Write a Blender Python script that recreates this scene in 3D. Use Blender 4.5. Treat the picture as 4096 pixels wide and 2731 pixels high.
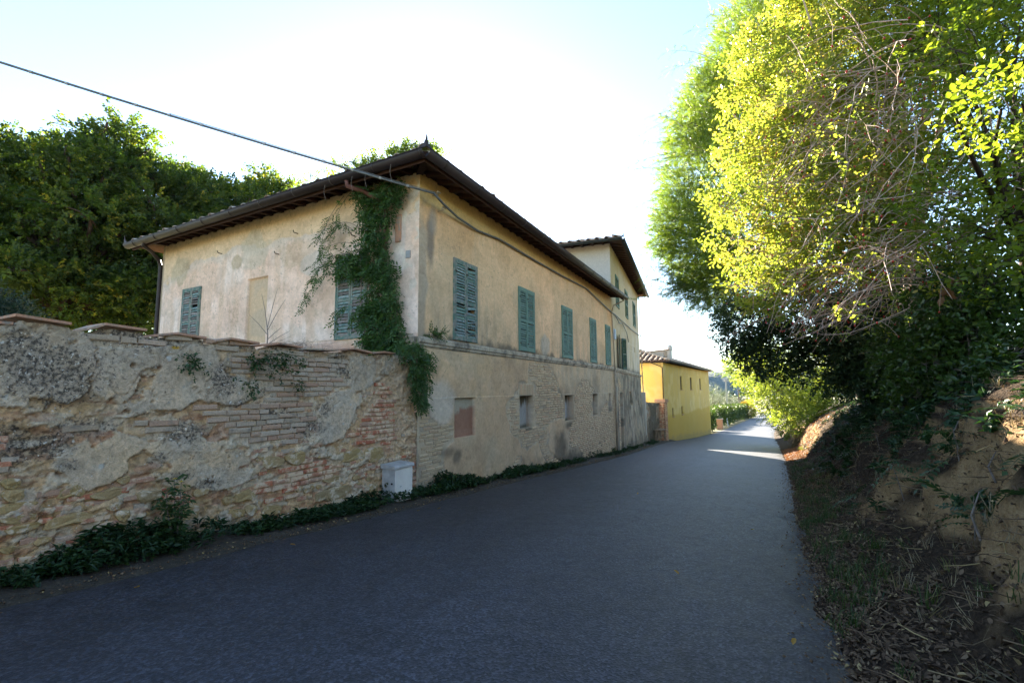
import bpy, math, random
import numpy as np
from mathutils import Vector, Matrix

# ------------------------------------------------------------------ camera, sky, sun, exposure
scene = bpy.context.scene
for o in list(bpy.data.objects):
    bpy.data.objects.remove(o, do_unlink=True)
R = math.radians

SUN_AZ, SUN_EL = R(-9.0), R(22.5)          # azimuth measured from +Y towards +X
cam_data = bpy.data.cameras.new('camera')
cam = bpy.data.objects.new('camera', cam_data)
scene.collection.objects.link(cam)
scene.camera = cam
cam_data.sensor_width = 36.0
cam_data.lens = 36.0 * 1847.0 / 4096.0
cam_data.clip_start = 0.05
cam_data.clip_end = 6000.0
_p, _r = R(6.0257), R(-0.4318)
_fwd = Vector((0, math.cos(_p), math.sin(_p)))
_up0 = Vector((0, -math.sin(_p), math.cos(_p)))
_right = Vector((1, 0, 0)) * math.cos(_r) + _up0 * math.sin(_r)
_up = _right.cross(_fwd)
cam.matrix_world = Matrix(((_right.x, _up.x, -_fwd.x, 0), (_right.y, _up.y, -_fwd.y, 0),
                           (_right.z, _up.z, -_fwd.z, 0), (0, 0, 0, 1)))

world = bpy.data.worlds.new('World')
scene.world = world
world.use_nodes = True
wn = world.node_tree
sky = wn.nodes.new('ShaderNodeTexSky')
sky.sky_type = 'NISHITA'
sky.sun_disc = False
sky.sun_elevation = SUN_EL
sky.sun_rotation = SUN_AZ
sky.air_density = 1.0
sky.dust_density = 0.15
sky.ozone_density = 1.3
bg = wn.nodes['Background']
bg.inputs['Strength'].default_value = 0.05
wn.links.new(sky.outputs[0], bg.inputs['Color'])

sun_dir = Vector((math.sin(SUN_AZ) * math.cos(SUN_EL), math.cos(SUN_AZ) * math.cos(SUN_EL), math.sin(SUN_EL)))
sun_data = bpy.data.lights.new('sun', 'SUN')
sun_data.energy = 5.0
sun_data.angle = R(0.5)
sun_data.color = (1.0, 0.90, 0.74)
sun = bpy.data.objects.new('sun', sun_data)
scene.collection.objects.link(sun)
sun.location = (0, 30, 40)
sun.rotation_euler = sun_dir.to_track_quat('Z', 'Y').to_euler()

vs = scene.view_settings
vs.view_transform = 'Standard'
vs.look = 'None'
vs.exposure = 3.27
vs.gamma = 1.0
vs.use_curve_mapping = False
scene.cycles.max_bounces = 8
scene.cycles.transparent_max_bounces = 8
scene.cycles.sample_clamp_indirect = 8.0

# ------------------------------------------------------------------ helpers
rng = np.random.default_rng(7)
random.seed(7)
COL = scene.collection
WM = {}


def attach(o, parent=None, wm=None):
    COL.objects.link(o)
    wm = wm if wm is not None else Matrix.Identity(4)
    if parent is not None:
        o.parent = parent
        o.matrix_parent_inverse = WM[parent.name].inverted()
    o.matrix_basis = wm
    WM[o.name] = wm.copy()
    return o


def tag(o, label=None, cat=None, group=None, kind=None):
    if label: o['label'] = label
    if cat: o['category'] = cat
    if group: o['group'] = group
    if kind: o['kind'] = kind
    return o


def thing(name, label, cat, loc=(0, 0, 0), group=None, kind=None):
    o = bpy.data.objects.new(name, None)
    o.empty_display_size = 0.2
    attach(o, None, Matrix.Translation(Vector(loc)))
    return tag(o, label, cat, group, kind)


def np_mesh(name, V, F, attrs=None, smooth=False):
    """V (n,3); F either array (m,k) or list of arrays with various k."""
    Fs = F if isinstance(F, list) else [F]
    Fs = [np.asarray(f, dtype=np.int32) for f in Fs if len(f)]
    me = bpy.data.meshes.new(name)
    V = np.asarray(V, dtype=np.float32)
    me.vertices.add(len(V))
    me.vertices.foreach_set('co', V.ravel())
    nl = sum(f.size for f in Fs)
    npoly = sum(len(f) for f in Fs)
    me.loops.add(nl)
    me.loops.foreach_set('vertex_index', np.concatenate([f.ravel() for f in Fs]))
    me.polygons.add(npoly)
    tot = np.concatenate([np.full(len(f), f.shape[1], dtype=np.int32) for f in Fs])
    st = np.concatenate([[0], np.cumsum(tot)[:-1]]).astype(np.int32)
    me.polygons.foreach_set('loop_start', st)
    if smooth:
        me.polygons.foreach_set('use_smooth', np.ones(npoly, dtype=bool))
    for k, (typ, data) in (attrs or {}).items():
        a = me.attributes.new(k, typ, 'POINT')
        if typ == 'FLOAT':
            a.data.foreach_set('value', np.asarray(data, dtype=np.float32).ravel())
        else:
            d = np.ones((len(V), 4), dtype=np.float32)
            d[:, :3] = data
            a.data.foreach_set('color', d.ravel())
    me.update(calc_edges=True)
    me.validate()
    return me


def obj(name, me, mat, parent=None, wm=None):
    o = bpy.data.objects.new(name, me)
    if mat is not None and len(me.materials) == 0:
        me.materials.append(mat)
    return attach(o, parent, wm)


def basis(o, x, y, z):
    return Matrix(((x[0], y[0], z[0], o[0]), (x[1], y[1], z[1], o[1]), (x[2], y[2], z[2], o[2]), (0, 0, 0, 1)))


class MB:
    """collects simple solids into one mesh"""
    def __init__(self):
        self.v, self.f = [], []

    def add(self, vs, fs):
        b = len(self.v)
        self.v += [tuple(p) for p in vs]
        self.f += [tuple(b + i for i in f) for f in fs]
        return self

    def box(self, c, x, y, z):
        """centre and three half-axis vectors"""
        c, x, y, z = map(lambda q: np.asarray(q, float), (c, x, y, z))
        P = [c + a * x + b * y + d * z for a in (-1, 1) for b in (-1, 1) for d in (-1, 1)]
        return self.add(P, [(0, 1, 3, 2), (4, 6, 7, 5), (0, 4, 5, 1), (2, 3, 7, 6), (0, 2, 6, 4), (1, 5, 7, 3)])

    def abox(self, x0, x1, y0, y1, z0, z1):
        return self.box(((x0 + x1) / 2, (y0 + y1) / 2, (z0 + z1) / 2), ((x1 - x0) / 2, 0, 0), (0, (y1 - y0) / 2, 0), (0, 0, (z1 - z0) / 2))

    def tube(self, pts, r, n=6, cap=True):
        pts = [np.asarray(p, float) for p in pts]
        m = len(pts)
        rs = r if hasattr(r, '__len__') else [r] * m
        b = len(self.v)
        prev = None
        for i, p in enumerate(pts):
            t = pts[min(i + 1, m - 1)] - pts[max(i - 1, 0)]
            t = t / (np.linalg.norm(t) + 1e-9)
            if prev is None:
                a = np.array((0, 0, 1.0)) if abs(t[2]) < .9 else np.array((1.0, 0, 0))
            else:
                a = prev
            u = a - t * (a @ t)
            u /= np.linalg.norm(u) + 1e-9
            w = np.cross(t, u)
            prev = u
            for k in range(n):
                an = 2 * math.pi * k / n
                self.v.append(tuple(p + rs[i] * (math.cos(an) * u + math.sin(an) * w)))
        for i in range(m - 1):
            for k in range(n):
                k2 = (k + 1) % n
                self.f.append((b + i * n + k, b + i * n + k2, b + (i + 1) * n + k2, b + (i + 1) * n + k))
        if cap:
            self.f.append(tuple(b + k for k in range(n))[::-1])
            self.f.append(tuple(b + (m - 1) * n + k for k in range(n)))
        return self

    def prism(self, prof, a, b, close=True):
        """prof: list of 3d points (closed polygon) at start; swept by vector b-a"""
        a, b = np.asarray(a, float), np.asarray(b, float)
        n = len(prof)
        P = [np.asarray(p, float) + a for p in prof] + [np.asarray(p, float) + b for p in prof]
        fs = [(i, (i + 1) % n, n + (i + 1) % n, n + i) for i in range(n)]
        if close:
            fs += [tuple(range(n))[::-1], tuple(range(n, 2 * n))]
        return self.add(P, fs)

    def lathe(self, prof, c, n=12, axis=None):
        """prof: list of (r, h)"""
        c = np.asarray(c, float)
        b = len(self.v)
        for r, h in prof:
            for k in range(n):
                an = 2 * math.pi * k / n
                self.v.append((c[0] + r * math.cos(an), c[1] + r * math.sin(an), c[2] + h))
        for i in range(len(prof) - 1):
            for k in range(n):
                k2 = (k + 1) % n
                self.f.append((b + i * n + k, b + i * n + k2, b + (i + 1) * n + k2, b + (i + 1) * n + k))
        self.f.append(tuple(b + k for k in range(n))[::-1])
        self.f.append(tuple(b + (len(prof) - 1) * n + k for k in range(n)))
        return self

    def mesh(self, name, smooth=False):
        me = bpy.data.meshes.new(name)
        me.from_pydata(self.v, [], self.f)
        me.update()
        if smooth:
            me.polygons.foreach_set('use_smooth', [True] * len(me.polygons))
        return me

    def build(self, name, mat, parent=None, smooth=False):
        return obj(name, self.mesh(name, smooth), mat, parent)


_tab = np.random.default_rng(3).random((4, 256, 256)).astype(np.float32)


def vnoise(x, y, seed=0):
    x = np.asarray(x, float) + 37.1 * seed
    y = np.asarray(y, float) + 91.7 * seed
    xi, yi = np.floor(x).astype(int), np.floor(y).astype(int)
    fx, fy = x - xi, y - yi
    fx = fx * fx * (3 - 2 * fx)
    fy = fy * fy * (3 - 2 * fy)
    t = _tab[seed % 4]
    a, b = t[xi & 255, yi & 255], t[(xi + 1) & 255, yi & 255]
    c, d = t[xi & 255, (yi + 1) & 255], t[(xi + 1) & 255, (yi + 1) & 255]
    return (a + (b - a) * fx) * (1 - fy) + (c + (d - c) * fx) * fy


def fbm(x, y, o=4, seed=0):
    s, a, n = 0, 1.0, 0
    for i in range(o):
        s = s + a * vnoise(np.asarray(x) * 2 ** i, np.asarray(y) * 2 ** i, seed + i)
        n += a
        a *= .5
    return s / n


def noise3(P, sc, seed=0):
    return (fbm(P[:, 0] * sc + P[:, 2] * sc * .73, P[:, 1] * sc - P[:, 2] * sc * .61, 2, seed)
            + fbm(P[:, 2] * sc * 1.1 + 5, P[:, 0] * sc * .6 - P[:, 1] * sc * .8, 2, seed + 2)) / 2


def sstep(a, b, x):
    t = np.clip((np.asarray(x, float) - a) / (b - a), 0, 1)
    return t * t * (3 - 2 * t)


def inpoly(x, y, poly):
    x, y = np.asarray(x, float), np.asarray(y, float)
    r = np.zeros(np.broadcast(x, y).shape, bool)
    n = len(poly)
    for i in range(n):
        (x0, y0), (x1, y1) = poly[i], poly[(i + 1) % n]
        if y0 == y1:
            continue
        c = ((y0 > y) != (y1 > y)) & (x < (x1 - x0) * (y - y0) / (y1 - y0) + x0)
        r ^= c
    return r


def mixc(c, col, m):
    return c + (np.asarray(col, float) - c) * np.asarray(m)[..., None]


def blob(X, Z, cx, cz, rx, rz, soft=.35, nz=.35, seed=5, sc=4):
    d = np.sqrt(((X - cx) / rx) ** 2 + ((Z - cz) / rz) ** 2) + (fbm(X * sc, Z * sc, 3, seed) - .5) * 2 * nz
    return 1 - sstep(1 - soft, 1 + soft, d)


# ------------------------------------------------------------------ materials
def newmat(name):
    m = bpy.data.materials.new(name)
    m.use_nodes = True
    nt = m.node_tree
    nt.nodes.clear()
    out = nt.nodes.new('ShaderNodeOutputMaterial')
    bs = nt.nodes.new('ShaderNodeBsdfPrincipled')
    nt.links.new(bs.outputs[0], out.inputs[0])
    return m, nt, bs, out


def nd(nt, typ, **kw):
    n = nt.nodes.new(typ)
    for k, v in kw.items():
        if k in n.inputs:
            n.inputs[k].default_value = v
        else:
            setattr(n, k, v)
    return n


def ramp(nt, fac, stops):
    r = nt.nodes.new('ShaderNodeValToRGB')
    els = r.color_ramp.elements
    while len(els) < len(stops):
        els.new(0.5)
    for e, (p, c) in zip(els, stops):
        e.position = p
        e.color = (c[0], c[1], c[2], 1) if hasattr(c, '__len__') else (c, c, c, 1)
    nt.links.new(fac, r.inputs[0])
    return r.outputs[0]


def mul(nt, a, b, mode='MULTIPLY', fac=1.0):
    m = nt.nodes.new('ShaderNodeMix')
    m.data_type = 'RGBA'
    m.blend_type = mode
    if isinstance(fac, float):
        m.inputs[0].default_value = fac
    else:
        nt.links.new(fac, m.inputs[0])
    for s, i in ((a, 6), (b, 7)):
        if isinstance(s, tuple):
            m.inputs[i].default_value = (*s, 1)
        else:
            nt.links.new(s, m.inputs[i])
    return m.outputs[2]


def objcoord(nt):
    g = nt.nodes.new('ShaderNodeNewGeometry')
    return g.outputs['Position']


def noise(nt, vec, scale, detail=4.0, rough=.6):
    n = nd(nt, 'ShaderNodeTexNoise', Scale=scale, Detail=detail, Roughness=rough)
    nt.links.new(vec, n.inputs['Vector'])
    return n.outputs['Fac']


def bump(nt, bs, h, strength=.4, dist=.01):
    b = nd(nt, 'ShaderNodeBump', Strength=strength, Distance=dist)
    nt.links.new(h, b.inputs['Height'])
    nt.links.new(b.outputs[0], bs.inputs['Normal'])


def paint_mat(name, lo=.78, hi=1.2, scale=22.0, bstr=.35, bdist=.012, rough=.93):
    """walls: colour from the vertex attribute Col, fine grain and relief from noise"""
    m, nt, bs, out = newmat(name)
    a = nd(nt, 'ShaderNodeAttribute', attribute_name='Col')
    pos = objcoord(nt)
    n1 = noise(nt, pos, scale, 6.0, .7)
    n2 = noise(nt, pos, scale * 5, 3.0, .6)
    c = mul(nt, a.outputs['Color'], ramp(nt, n1, [(.3, lo), (.7, hi)]))
    c = mul(nt, c, ramp(nt, n2, [(.3, .86), (.7, 1.1)]))
    nt.links.new(c, bs.inputs['Base Color'])
    bs.inputs['Roughness'].default_value = rough
    bs.inputs['Specular IOR Level'].default_value = .2
    bump(nt, bs, mul(nt, n1, n2, 'ADD', .5), bstr, bdist)
    return m


def flat_mat(name, c1, c2=None, scale=8.0, rough=.7, spec=.3, metal=0.0, bstr=.2, bdist=.004, rand=0.0, sharp=(.35, .65)):
    m, nt, bs, out = newmat(name)
    c2 = c2 or tuple(x * .75 for x in c1)
    pos = objcoord(nt)
    n = noise(nt, pos, scale, 5.0, .65)
    c = ramp(nt, n, [(sharp[0], c2), (sharp[1], c1)])
    if rand:
        oi = nt.nodes.new('ShaderNodeObjectInfo')
        c = mul(nt, c, ramp(nt, oi.outputs['Random'], [(0, 1 - rand), (1, 1 + rand)]))
    nt.links.new(c, bs.inputs['Base Color'])
    bs.inputs['Roughness'].default_value = rough
    bs.inputs['Specular IOR Level'].default_value = spec
    bs.inputs['Metallic'].default_value = metal
    if bstr:
        bump(nt, bs, noise(nt, pos, scale * 4, 4.0), bstr, bdist)
    return m


def leaf_mat(name, stops, trans=.45, tcol=(1.25, 1.3, .6), rough=.45, spec=.35):
    """stops: ramp over the per-leaf attribute tint"""
    m, nt, bs, out = newmat(name)
    a = nd(nt, 'ShaderNodeAttribute', attribute_name='tint')
    c = ramp(nt, a.outputs['Fac'], stops)
    nt.links.new(c, bs.inputs['Base Color'])
    bs.inputs['Roughness'].default_value = rough
    bs.inputs['Specular IOR Level'].default_value = spec
    tr = nt.nodes.new('ShaderNodeBsdfTranslucent')
    nt.links.new(mul(nt, c, tcol), tr.inputs[0])
    mx = nt.nodes.new('ShaderNodeMixShader')
    mx.inputs[0].default_value = trans
    nt.links.new(bs.outputs[0], mx.inputs[1])
    nt.links.new(tr.outputs[0], mx.inputs[2])
    nt.links.new(mx.outputs[0], out.inputs[0])
    return m


def brick_mat(name, stops, coat=None, coatamt=(.45, .6), scale=9.0):
    """colour from the object's random number, washed over by patches of old lime or dirt"""
    m, nt, bs, out = newmat(name)
    oi = nt.nodes.new('ShaderNodeObjectInfo')
    g = nt.nodes.new('ShaderNodeNewGeometry')
    ad = nd(nt, 'ShaderNodeMath', operation='ADD')
    nt.links.new(oi.outputs['Random'], ad.inputs[0])
    nt.links.new(g.outputs['Random Per Island'], ad.inputs[1])
    fr = nd(nt, 'ShaderNodeMath', operation='FRACT')
    nt.links.new(ad.outputs[0], fr.inputs[0])
    c = ramp(nt, fr.outputs[0], stops)
    pos = g.outputs['Position']
    n = noise(nt, pos, scale, 6.0, .7)
    n2 = noise(nt, pos, 70.0, 4.0, .7)
    c = mul(nt, c, ramp(nt, n2, [(.3, .7), (.7, 1.2)]))
    if coat:
        c = mul(nt, c, coat, 'MIX', ramp(nt, n, [(coatamt[0], 0.0), (coatamt[1], 1.0)]))
    nt.links.new(c, bs.inputs['Base Color'])
    bs.inputs['Roughness'].default_value = .92
    bs.inputs['Specular IOR Level'].default_value = .2
    bump(nt, bs, mul(nt, n, n2, 'ADD', .6), .6, .012)
    return m


def lichen_mat(name):
    """old render: as paint_mat, with black lichen speckle where the attribute lich is high, and pale crusts"""
    m = paint_mat(name, .62, 1.32, 19.0, .9, .03)
    nt = m.node_tree
    bs = [n for n in nt.nodes if n.type == 'BSDF_PRINCIPLED'][0]
    src = bs.inputs['Base Color'].links[0].from_socket
    pos = objcoord(nt)
    at = nd(nt, 'ShaderNodeAttribute', attribute_name='lich')
    n1 = noise(nt, pos, 30.0, 7.0, .72)
    ad = nd(nt, 'ShaderNodeMath', operation='MULTIPLY_ADD')
    nt.links.new(at.outputs['Fac'], ad.inputs[0])
    ad.inputs[1].default_value = .17
    nt.links.new(n1, ad.inputs[2])
    c = mul(nt, src, (.06, .052, .045), 'MIX', ramp(nt, ad.outputs[0], [(.62, 0.0), (.74, .9)]))
    n2 = noise(nt, pos, 24.0, 4.0, .6)
    ad2 = nd(nt, 'ShaderNodeMath', operation='MULTIPLY_ADD')
    nt.links.new(at.outputs['Fac'], ad2.inputs[0])
    ad2.inputs[1].default_value = .06
    nt.links.new(n2, ad2.inputs[2])
    c = mul(nt, c, (.74, .70, .62), 'MIX', ramp(nt, ad2.outputs[0], [(.685, 0.0), (.705, .9)]))
    nt.links.new(c, bs.inputs['Base Color'])
    return m


M = {}
M['garden_wall'] = lichen_mat('old_render')
M['house_wall'] = paint_mat('house_render', .86, 1.12, 14.0, .25, .01)
M['yellow'] = paint_mat('yellow_render', .95, 1.05, 20.0, .12, .006)
M['brick_red'] = brick_mat('red_brick', [(0, (.42, .14, .08)), (.35, (.52, .20, .11)), (.6, (.50, .25, .16)), (.8, (.42, .28, .20)), (1, (.46, .18, .10))], (.66, .50, .34), (.46, .56))
M['brick_grey'] = brick_mat('weathered_brick', [(0, (.40, .31, .22)), (.4, (.48, .39, .295)), (.7, (.45, .28, .19)), (1, (.52, .43, .33))], (.24, .21, .17), (.54, .68))
M['brick_wash'] = brick_mat('limewashed_brick', [(0, (.54, .405, .26)), (.5, (.61, .465, .305)), (.75, (.48, .36, .235)), (1, (.58, .39, .25))], (.28, .225, .165), (.60, .78), 3.0)
M['stone'] = brick_mat('sandstone', [(0, (.38, .27, .12)), (.5, (.44, .31, .15)), (1, (.33, .25, .14))], (.60, .50, .37), (.53, .62), 7.0)
M['terracotta'] = brick_mat('terracotta_coping', [(0, (.45, .24, .15)), (1, (.52, .31, .22))], (.25, .22, .18), (.5, .65))
M['tile'] = brick_mat('roof_tile', [(0, (.40, .31, .24)), (.4, (.48, .38, .30)), (.7, (.36, .25, .18)), (1, (.44, .40, .34))], (.22, .19, .15), (.5, .7), 6.0)
M['string'] = brick_mat('string_course_stone', [(0, (.46, .39, .29)), (1, (.50, .43, .33))], (.10, .09, .075), (.44, .66), 3.2)
M['gutter'] = flat_mat('brown_gutter', (.030, .019, .019), (.020, .014, .014), 5.0, .5, .35)
M['gutter_green'] = flat_mat('aged_copper_gutter', (.028, .032, .03), (.02, .022, .02), 5.0, .5, .4)
M['rafter'] = flat_mat('rafter_wood', (.06, .026, .018), (.035, .017, .012), 18.0, .8, .2, rand=.25)
M['soffit'] = flat_mat('soffit_tile', (.14, .085, .06), (.09, .055, .04), 7.0, .9, .1)
M['shutter'] = flat_mat('green_shutter', (.11, .215, .175), (.16, .24, .20), 16.0, .7, .25, bstr=.3)
M['shutter_old'] = flat_mat('flaking_shutter', (.11, .185, .155), (.26, .25, .225), 11.0, .85, .15, bstr=.5, sharp=(.42, .58))
M['slat'] = flat_mat('shutter_slat', (.12, .215, .18), (.18, .25, .215), 20.0, .75, .2, rand=.18)
M['slat_old'] = flat_mat('grey_slat', (.27, .30, .30), (.13, .22, .20), 14.0, .9, .1, rand=.25, sharp=(.4, .6))
M['slat_bare'] = flat_mat('bare_wood_slat', (.30, .27, .25), (.18, .15, .14), 18.0, .9, .1, rand=.3)
M['shutter_dark'] = flat_mat('dark_green_shutter', (.02, .075, .06), (.015, .05, .04), 12.0, .6, .3)
M['iron'] = flat_mat('rusty_iron', (.06, .04, .03), (.03, .025, .02), 20.0, .8, .3)
M['wood_in'] = flat_mat('inner_board', (.22, .17, .11), (.14, .11, .08), 10.0, .9, .1)
M['cement'] = flat_mat('cement_infill', (.36, .35, .33), (.28, .27, .25), 5.0, .95, .1)
M['red_pipe'] = flat_mat('red_brown_pipe', (.17, .07, .055), (.11, .045, .036), 6.0, .6, .3)
M['zinc'] = flat_mat('grey_downpipe', (.42, .34, .25), (.30, .245, .18), 6.0, .7, .3)
M['cable'] = flat_mat('cable_grey', (.13, .14, .15), (.08, .085, .09), 9.0, .5, .4)
M['cable_tie'] = flat_mat('cable_tie', (.35, .35, .36), (.25, .25, .26), 9.0, .6, .3)
M['box_white'] = flat_mat('grey_plastic_cabinet', (.82, .78, .70), (.70, .66, .60), 4.0, .6, .3, bstr=.05)
M['box_grey'] = flat_mat('weathered_cabinet', (.50, .49, .47), (.34, .33, .32), 9.0, .8, .2)
M['black'] = flat_mat('black', (.012, .012, .012), (.008, .008, .008), 5.0, .6, .3)
M['bark'] = flat_mat('bark', (.075, .055, .04), (.04, .03, .023), 9.0, .95, .1, bstr=.6, bdist=.02)
M['twig'] = flat_mat('reddish_twig', (.56, .43, .36), (.36, .24, .18), 25.0, .7, .3, bstr=0)
M['twig_grey'] = flat_mat('grey_twig', (.25, .21, .18), (.14, .11, .09), 20.0, .8, .2, bstr=0)
M['white_post'] = flat_mat('white_post', (.72, .72, .70), (.6, .6, .58), 6.0, .6, .3)
M['pole_wood'] = flat_mat('pole_wood', (.30, .23, .17), (.20, .15, .11), 6.0, .9, .1)
M['concrete'] = flat_mat('pole_concrete', (.40, .38, .35), (.32, .30, .28), 4.0, .9, .1)
M['white_wall'] = flat_mat('pale_wall', (.50, .47, .43), (.42, .40, .36), 2.0, .95, .1)
M['plate'] = flat_mat('metal_plate', (.30, .30, .30), (.22, .22, .22), 9.0, .5, .4)
M['blue_plate'] = flat_mat('pale_blue_plate', (.45, .55, .70), (.36, .45, .58), 9.0, .6, .3)
M['hip_red'] = flat_mat('rose_hip', (.42, .025, .012), (.30, .02, .01), 9.0, .35, .5, bstr=0)
M['flower'] = flat_mat('yellow_flower', (.75, .55, .02), (.65, .42, .02), 9.0, .6, .2, bstr=0)

mg, nt, bs, out = newmat('dark_glass')
bs.inputs['Base Color'].default_value = (.02, .024, .028, 1)
bs.inputs['Roughness'].default_value = .08
M['glass'] = mg

L_ = lambda *a: list(a)
M['leaf_linden'] = leaf_mat('linden_leaf', L_((0, (.026, .056, .018)), (.55, (.05, .09, .024)), (.85, (.10, .14, .03)), (1, (.22, .21, .04))), .62, (1.9, 1.65, .42))
M['leaf_robinia'] = leaf_mat('robinia_leaf', L_((0, (.07, .125, .03)), (.6, (.12, .18, .036)), (1, (.20, .25, .05))), .55, (1.45, 1.4, .45))
M['leaf_rose'] = leaf_mat('dogwood_leaf', L_((0, (.14, .20, .045)), (.5, (.23, .29, .06)), (.85, (.34, .36, .09)), (1, (.45, .36, .11))), .60, (1.3, 1.25, .5))
M['leaf_elm'] = leaf_mat('hazel_leaf', L_((0, (.10, .16, .03)), (.6, (.18, .24, .04)), (1, (.30, .32, .06))), .62, (1.4, 1.35, .35))
M['leaf_oak'] = leaf_mat('oak_leaf', L_((0, (.022, .05, .022)), (.7, (.04, .075, .03)), (1, (.08, .10, .03))), .25)
M['leaf_bramble'] = leaf_mat('bramble_leaf', L_((0, (.03, .065, .012)), (.6, (.055, .10, .018)), (1, (.12, .16, .03))), .35, (1.4, 1.4, .4), .3, .6)
M['leaf_vine'] = leaf_mat('wisteria_leaf', L_((0, (.035, .08, .025)), (.6, (.06, .12, .036)), (1, (.11, .18, .055))), .4)
M['leaf_weed'] = leaf_mat('weed_leaf', L_((0, (.018, .045, .018)), (.6, (.032, .075, .026)), (1, (.06, .11, .035))), .3)
M['leaf_hedge'] = leaf_mat('hedge_leaf', L_((0, (.03, .06, .015)), (.7, (.06, .10, .02)), (1, (.13, .15, .03))), .35)
M['leaf_olive'] = leaf_mat('olive_leaf', L_((0, (.10, .13, .09)), (.6, (.20, .23, .17)), (1, (.32, .34, .26))), .25, (1.1, 1.1, .8))
M['leaf_fir'] = leaf_mat('evergreen_leaf', L_((0, (.010, .03, .022)), (1, (.022, .055, .04))), .15)
M['leaf_autumn'] = leaf_mat('turning_leaf', L_((0, (.10, .13, .02)), (.5, (.25, .20, .03)), (1, (.38, .20, .03))), .4)
M['leaf_brown'] = leaf_mat('dry_leaf', L_((0, (.20, .10, .045)), (1, (.33, .16, .07))), .3, (1.2, 1, .7))
M['litter'] = leaf_mat('leaf_litter', L_((0, (.07, .045, .03)), (.6, (.16, .105, .065)), (.9, (.28, .20, .12)), (1, (.40, .30, .14))), .1, (1, 1, 1), .8, .1)
M['drygrass'] = leaf_mat('dry_grass', L_((0, (.12, .10, .05)), (.6, (.25, .20, .11)), (1, (.36, .30, .19))), .3, (1.1, 1, .8))
M['grass'] = leaf_mat('grass_blade', L_((0, (.03, .06, .015)), (.7, (.06, .10, .025)), (1, (.16, .15, .05))), .35)
# ------------------------------------------------------------------ measured outlines (metres along the wall, metres above the camera)
B1 = [(-0.06, 0.02), (0.31, -0.05), (0.36, -0.48), (0.65, -0.65), (1.16, -0.73), (1.2, -1.06), (0.92, -1.16), (0.85, -1.4), (0.89, -1.62), (0.82, -1.83), (0.64, -2.05), (-0.11, -1.96), (-0.09, -1.27), (-0.07, -0.87)]
B2a = [(4.82, 0.19), (4.92, 0.76), (6.26, 0.81), (6.76, 0.61), (7.12, 0.29), (7.38, -0.05), (7.65, -0.28), (7.73, -0.55), (7.71, -0.95), (7.22, -0.91), (6.47, -1.02), (6.33, -1.09), (6.34, -1.51), (6.23, -1.66), (6.43, -1.89), (6.79, -2.02), (6.93, -2.2), (6.08, -2.16), (5.83, -1.9), (5.58, -1.59), (5.46, -1.48), (5.09, -1.54), (4.74, -1.67), (4.63, -1.56), (4.42, -1.54), (4.21, -1.31), (3.95, -1.15), (3.73, -1.04), (3.76, -0.91), (3.66, -0.77), (3.54, -0.58), (3.52, -0.4), (3.62, -0.3), (3.82, -0.21), (3.97, -0.14), (4.02, -0.05), (4.23, 0.04), (4.29, 0.24), (4.73, 0.24)]
B2b = [(8.1, -1.24), (8.68, -1.07), (8.67, -0.21), (9.09, 0.16), (9.55, 0.38), (10.44, 0.36), (10.54, 0.16), (10.99, 0.07), (11.32, -0.14), (11.56, -0.18), (11.6, -1.1), (12.27, -0.7), (12.97, -0.42), (14.48, -0.21), (15.12, -0.3), (14.87, -2.9), (12.72, -2.86), (9.88, -2.72), (9.12, -2.18), (8.99, -2.01), (8.67, -2.01), (8.31, -2.04), (8.1, -1.89)]
B2c = [(3.69, -2.31), (3.69, -2.05), (4.2, -1.7), (4.47, -1.73), (4.49, -1.89), (4.25, -2.04), (4.09, -2.22), (5.13, -2.32), (5.81, -2.2), (6.78, -2.12), (7.62, -2.37), (9.89, -2.56), (9.87, -2.88), (7.52, -2.7), (6.06, -2.67), (5.06, -2.6), (3.93, -2.42)]
BT = [(2.04, 0.65), (6.11, 0.6), (13.17, 0.93), (13.3, -0.47), (16.95, -2.46), (17.54, -4.87), (7.92, -4.08), (1.11, -3.38)]
P1 = [(-1.67, 0.55), (-0.77, 0.6), (-0.69, 0.29), (-0.83, 0.18), (-1.06, 0.16), (-1.19, 0.07), (-1.42, 0.03), (-1.59, -0.01), (-1.67, 0.14)]
P2 = [(-4.83, 0.39), (-4.55, 0.45), (-4.01, 0.51), (-3.8, 0.48), (-3.55, 0.2), (-3.23, 0.13), (-3.05, 0.04), (-3.07, -0.04), (-3.32, -0.15), (-3.46, -0.19), (-3.85, -0.07), (-3.97, -0.07), (-4.04, -0.17), (-4.34, -0.16), (-4.51, -0.23), (-4.73, -0.15), (-4.77, -0.09), (-4.9, -0.01), (-4.88, 0.22)]
P3 = [(-3.93, -0.37), (-3.64, -0.63), (-3.62, -0.72), (-3.44, -0.65), (-3.29, -0.76), (-3.07, -0.93), (-3.12, -1.0), (-3.37, -1.07), (-3.53, -1.11), (-3.74, -1.11), (-4.11, -1.01), (-4.15, -0.88), (-4.12, -0.76), (-4.38, -0.63), (-4.54, -0.68), (-4.56, -0.81), (-4.65, -0.87), (-4.84, -0.91), (-4.89, -0.85), (-5.02, -0.7), (-5.09, -0.64), (-5.01, -0.52), (-4.87, -0.43), (-4.66, -0.35), (-4.39, -0.51), (-4.32, -0.48), (-4.05, -0.42)]
P4 = [(-2.12, -0.05), (-1.65, 0.04), (-1.36, -0.06), (-1.59, -0.44), (-1.73, -0.7), (-2.09, -0.77), (-2.23, -0.62), (-2.18, -0.24)]
P5 = [(-5.57, 0.44), (-5.37, 0.5), (-4.99, 0.58), (-4.83, 0.41), (-4.89, 0.22), (-4.92, -0.01), (-5.06, -0.1), (-5.35, -0.09), (-5.53, -0.07)]
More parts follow.
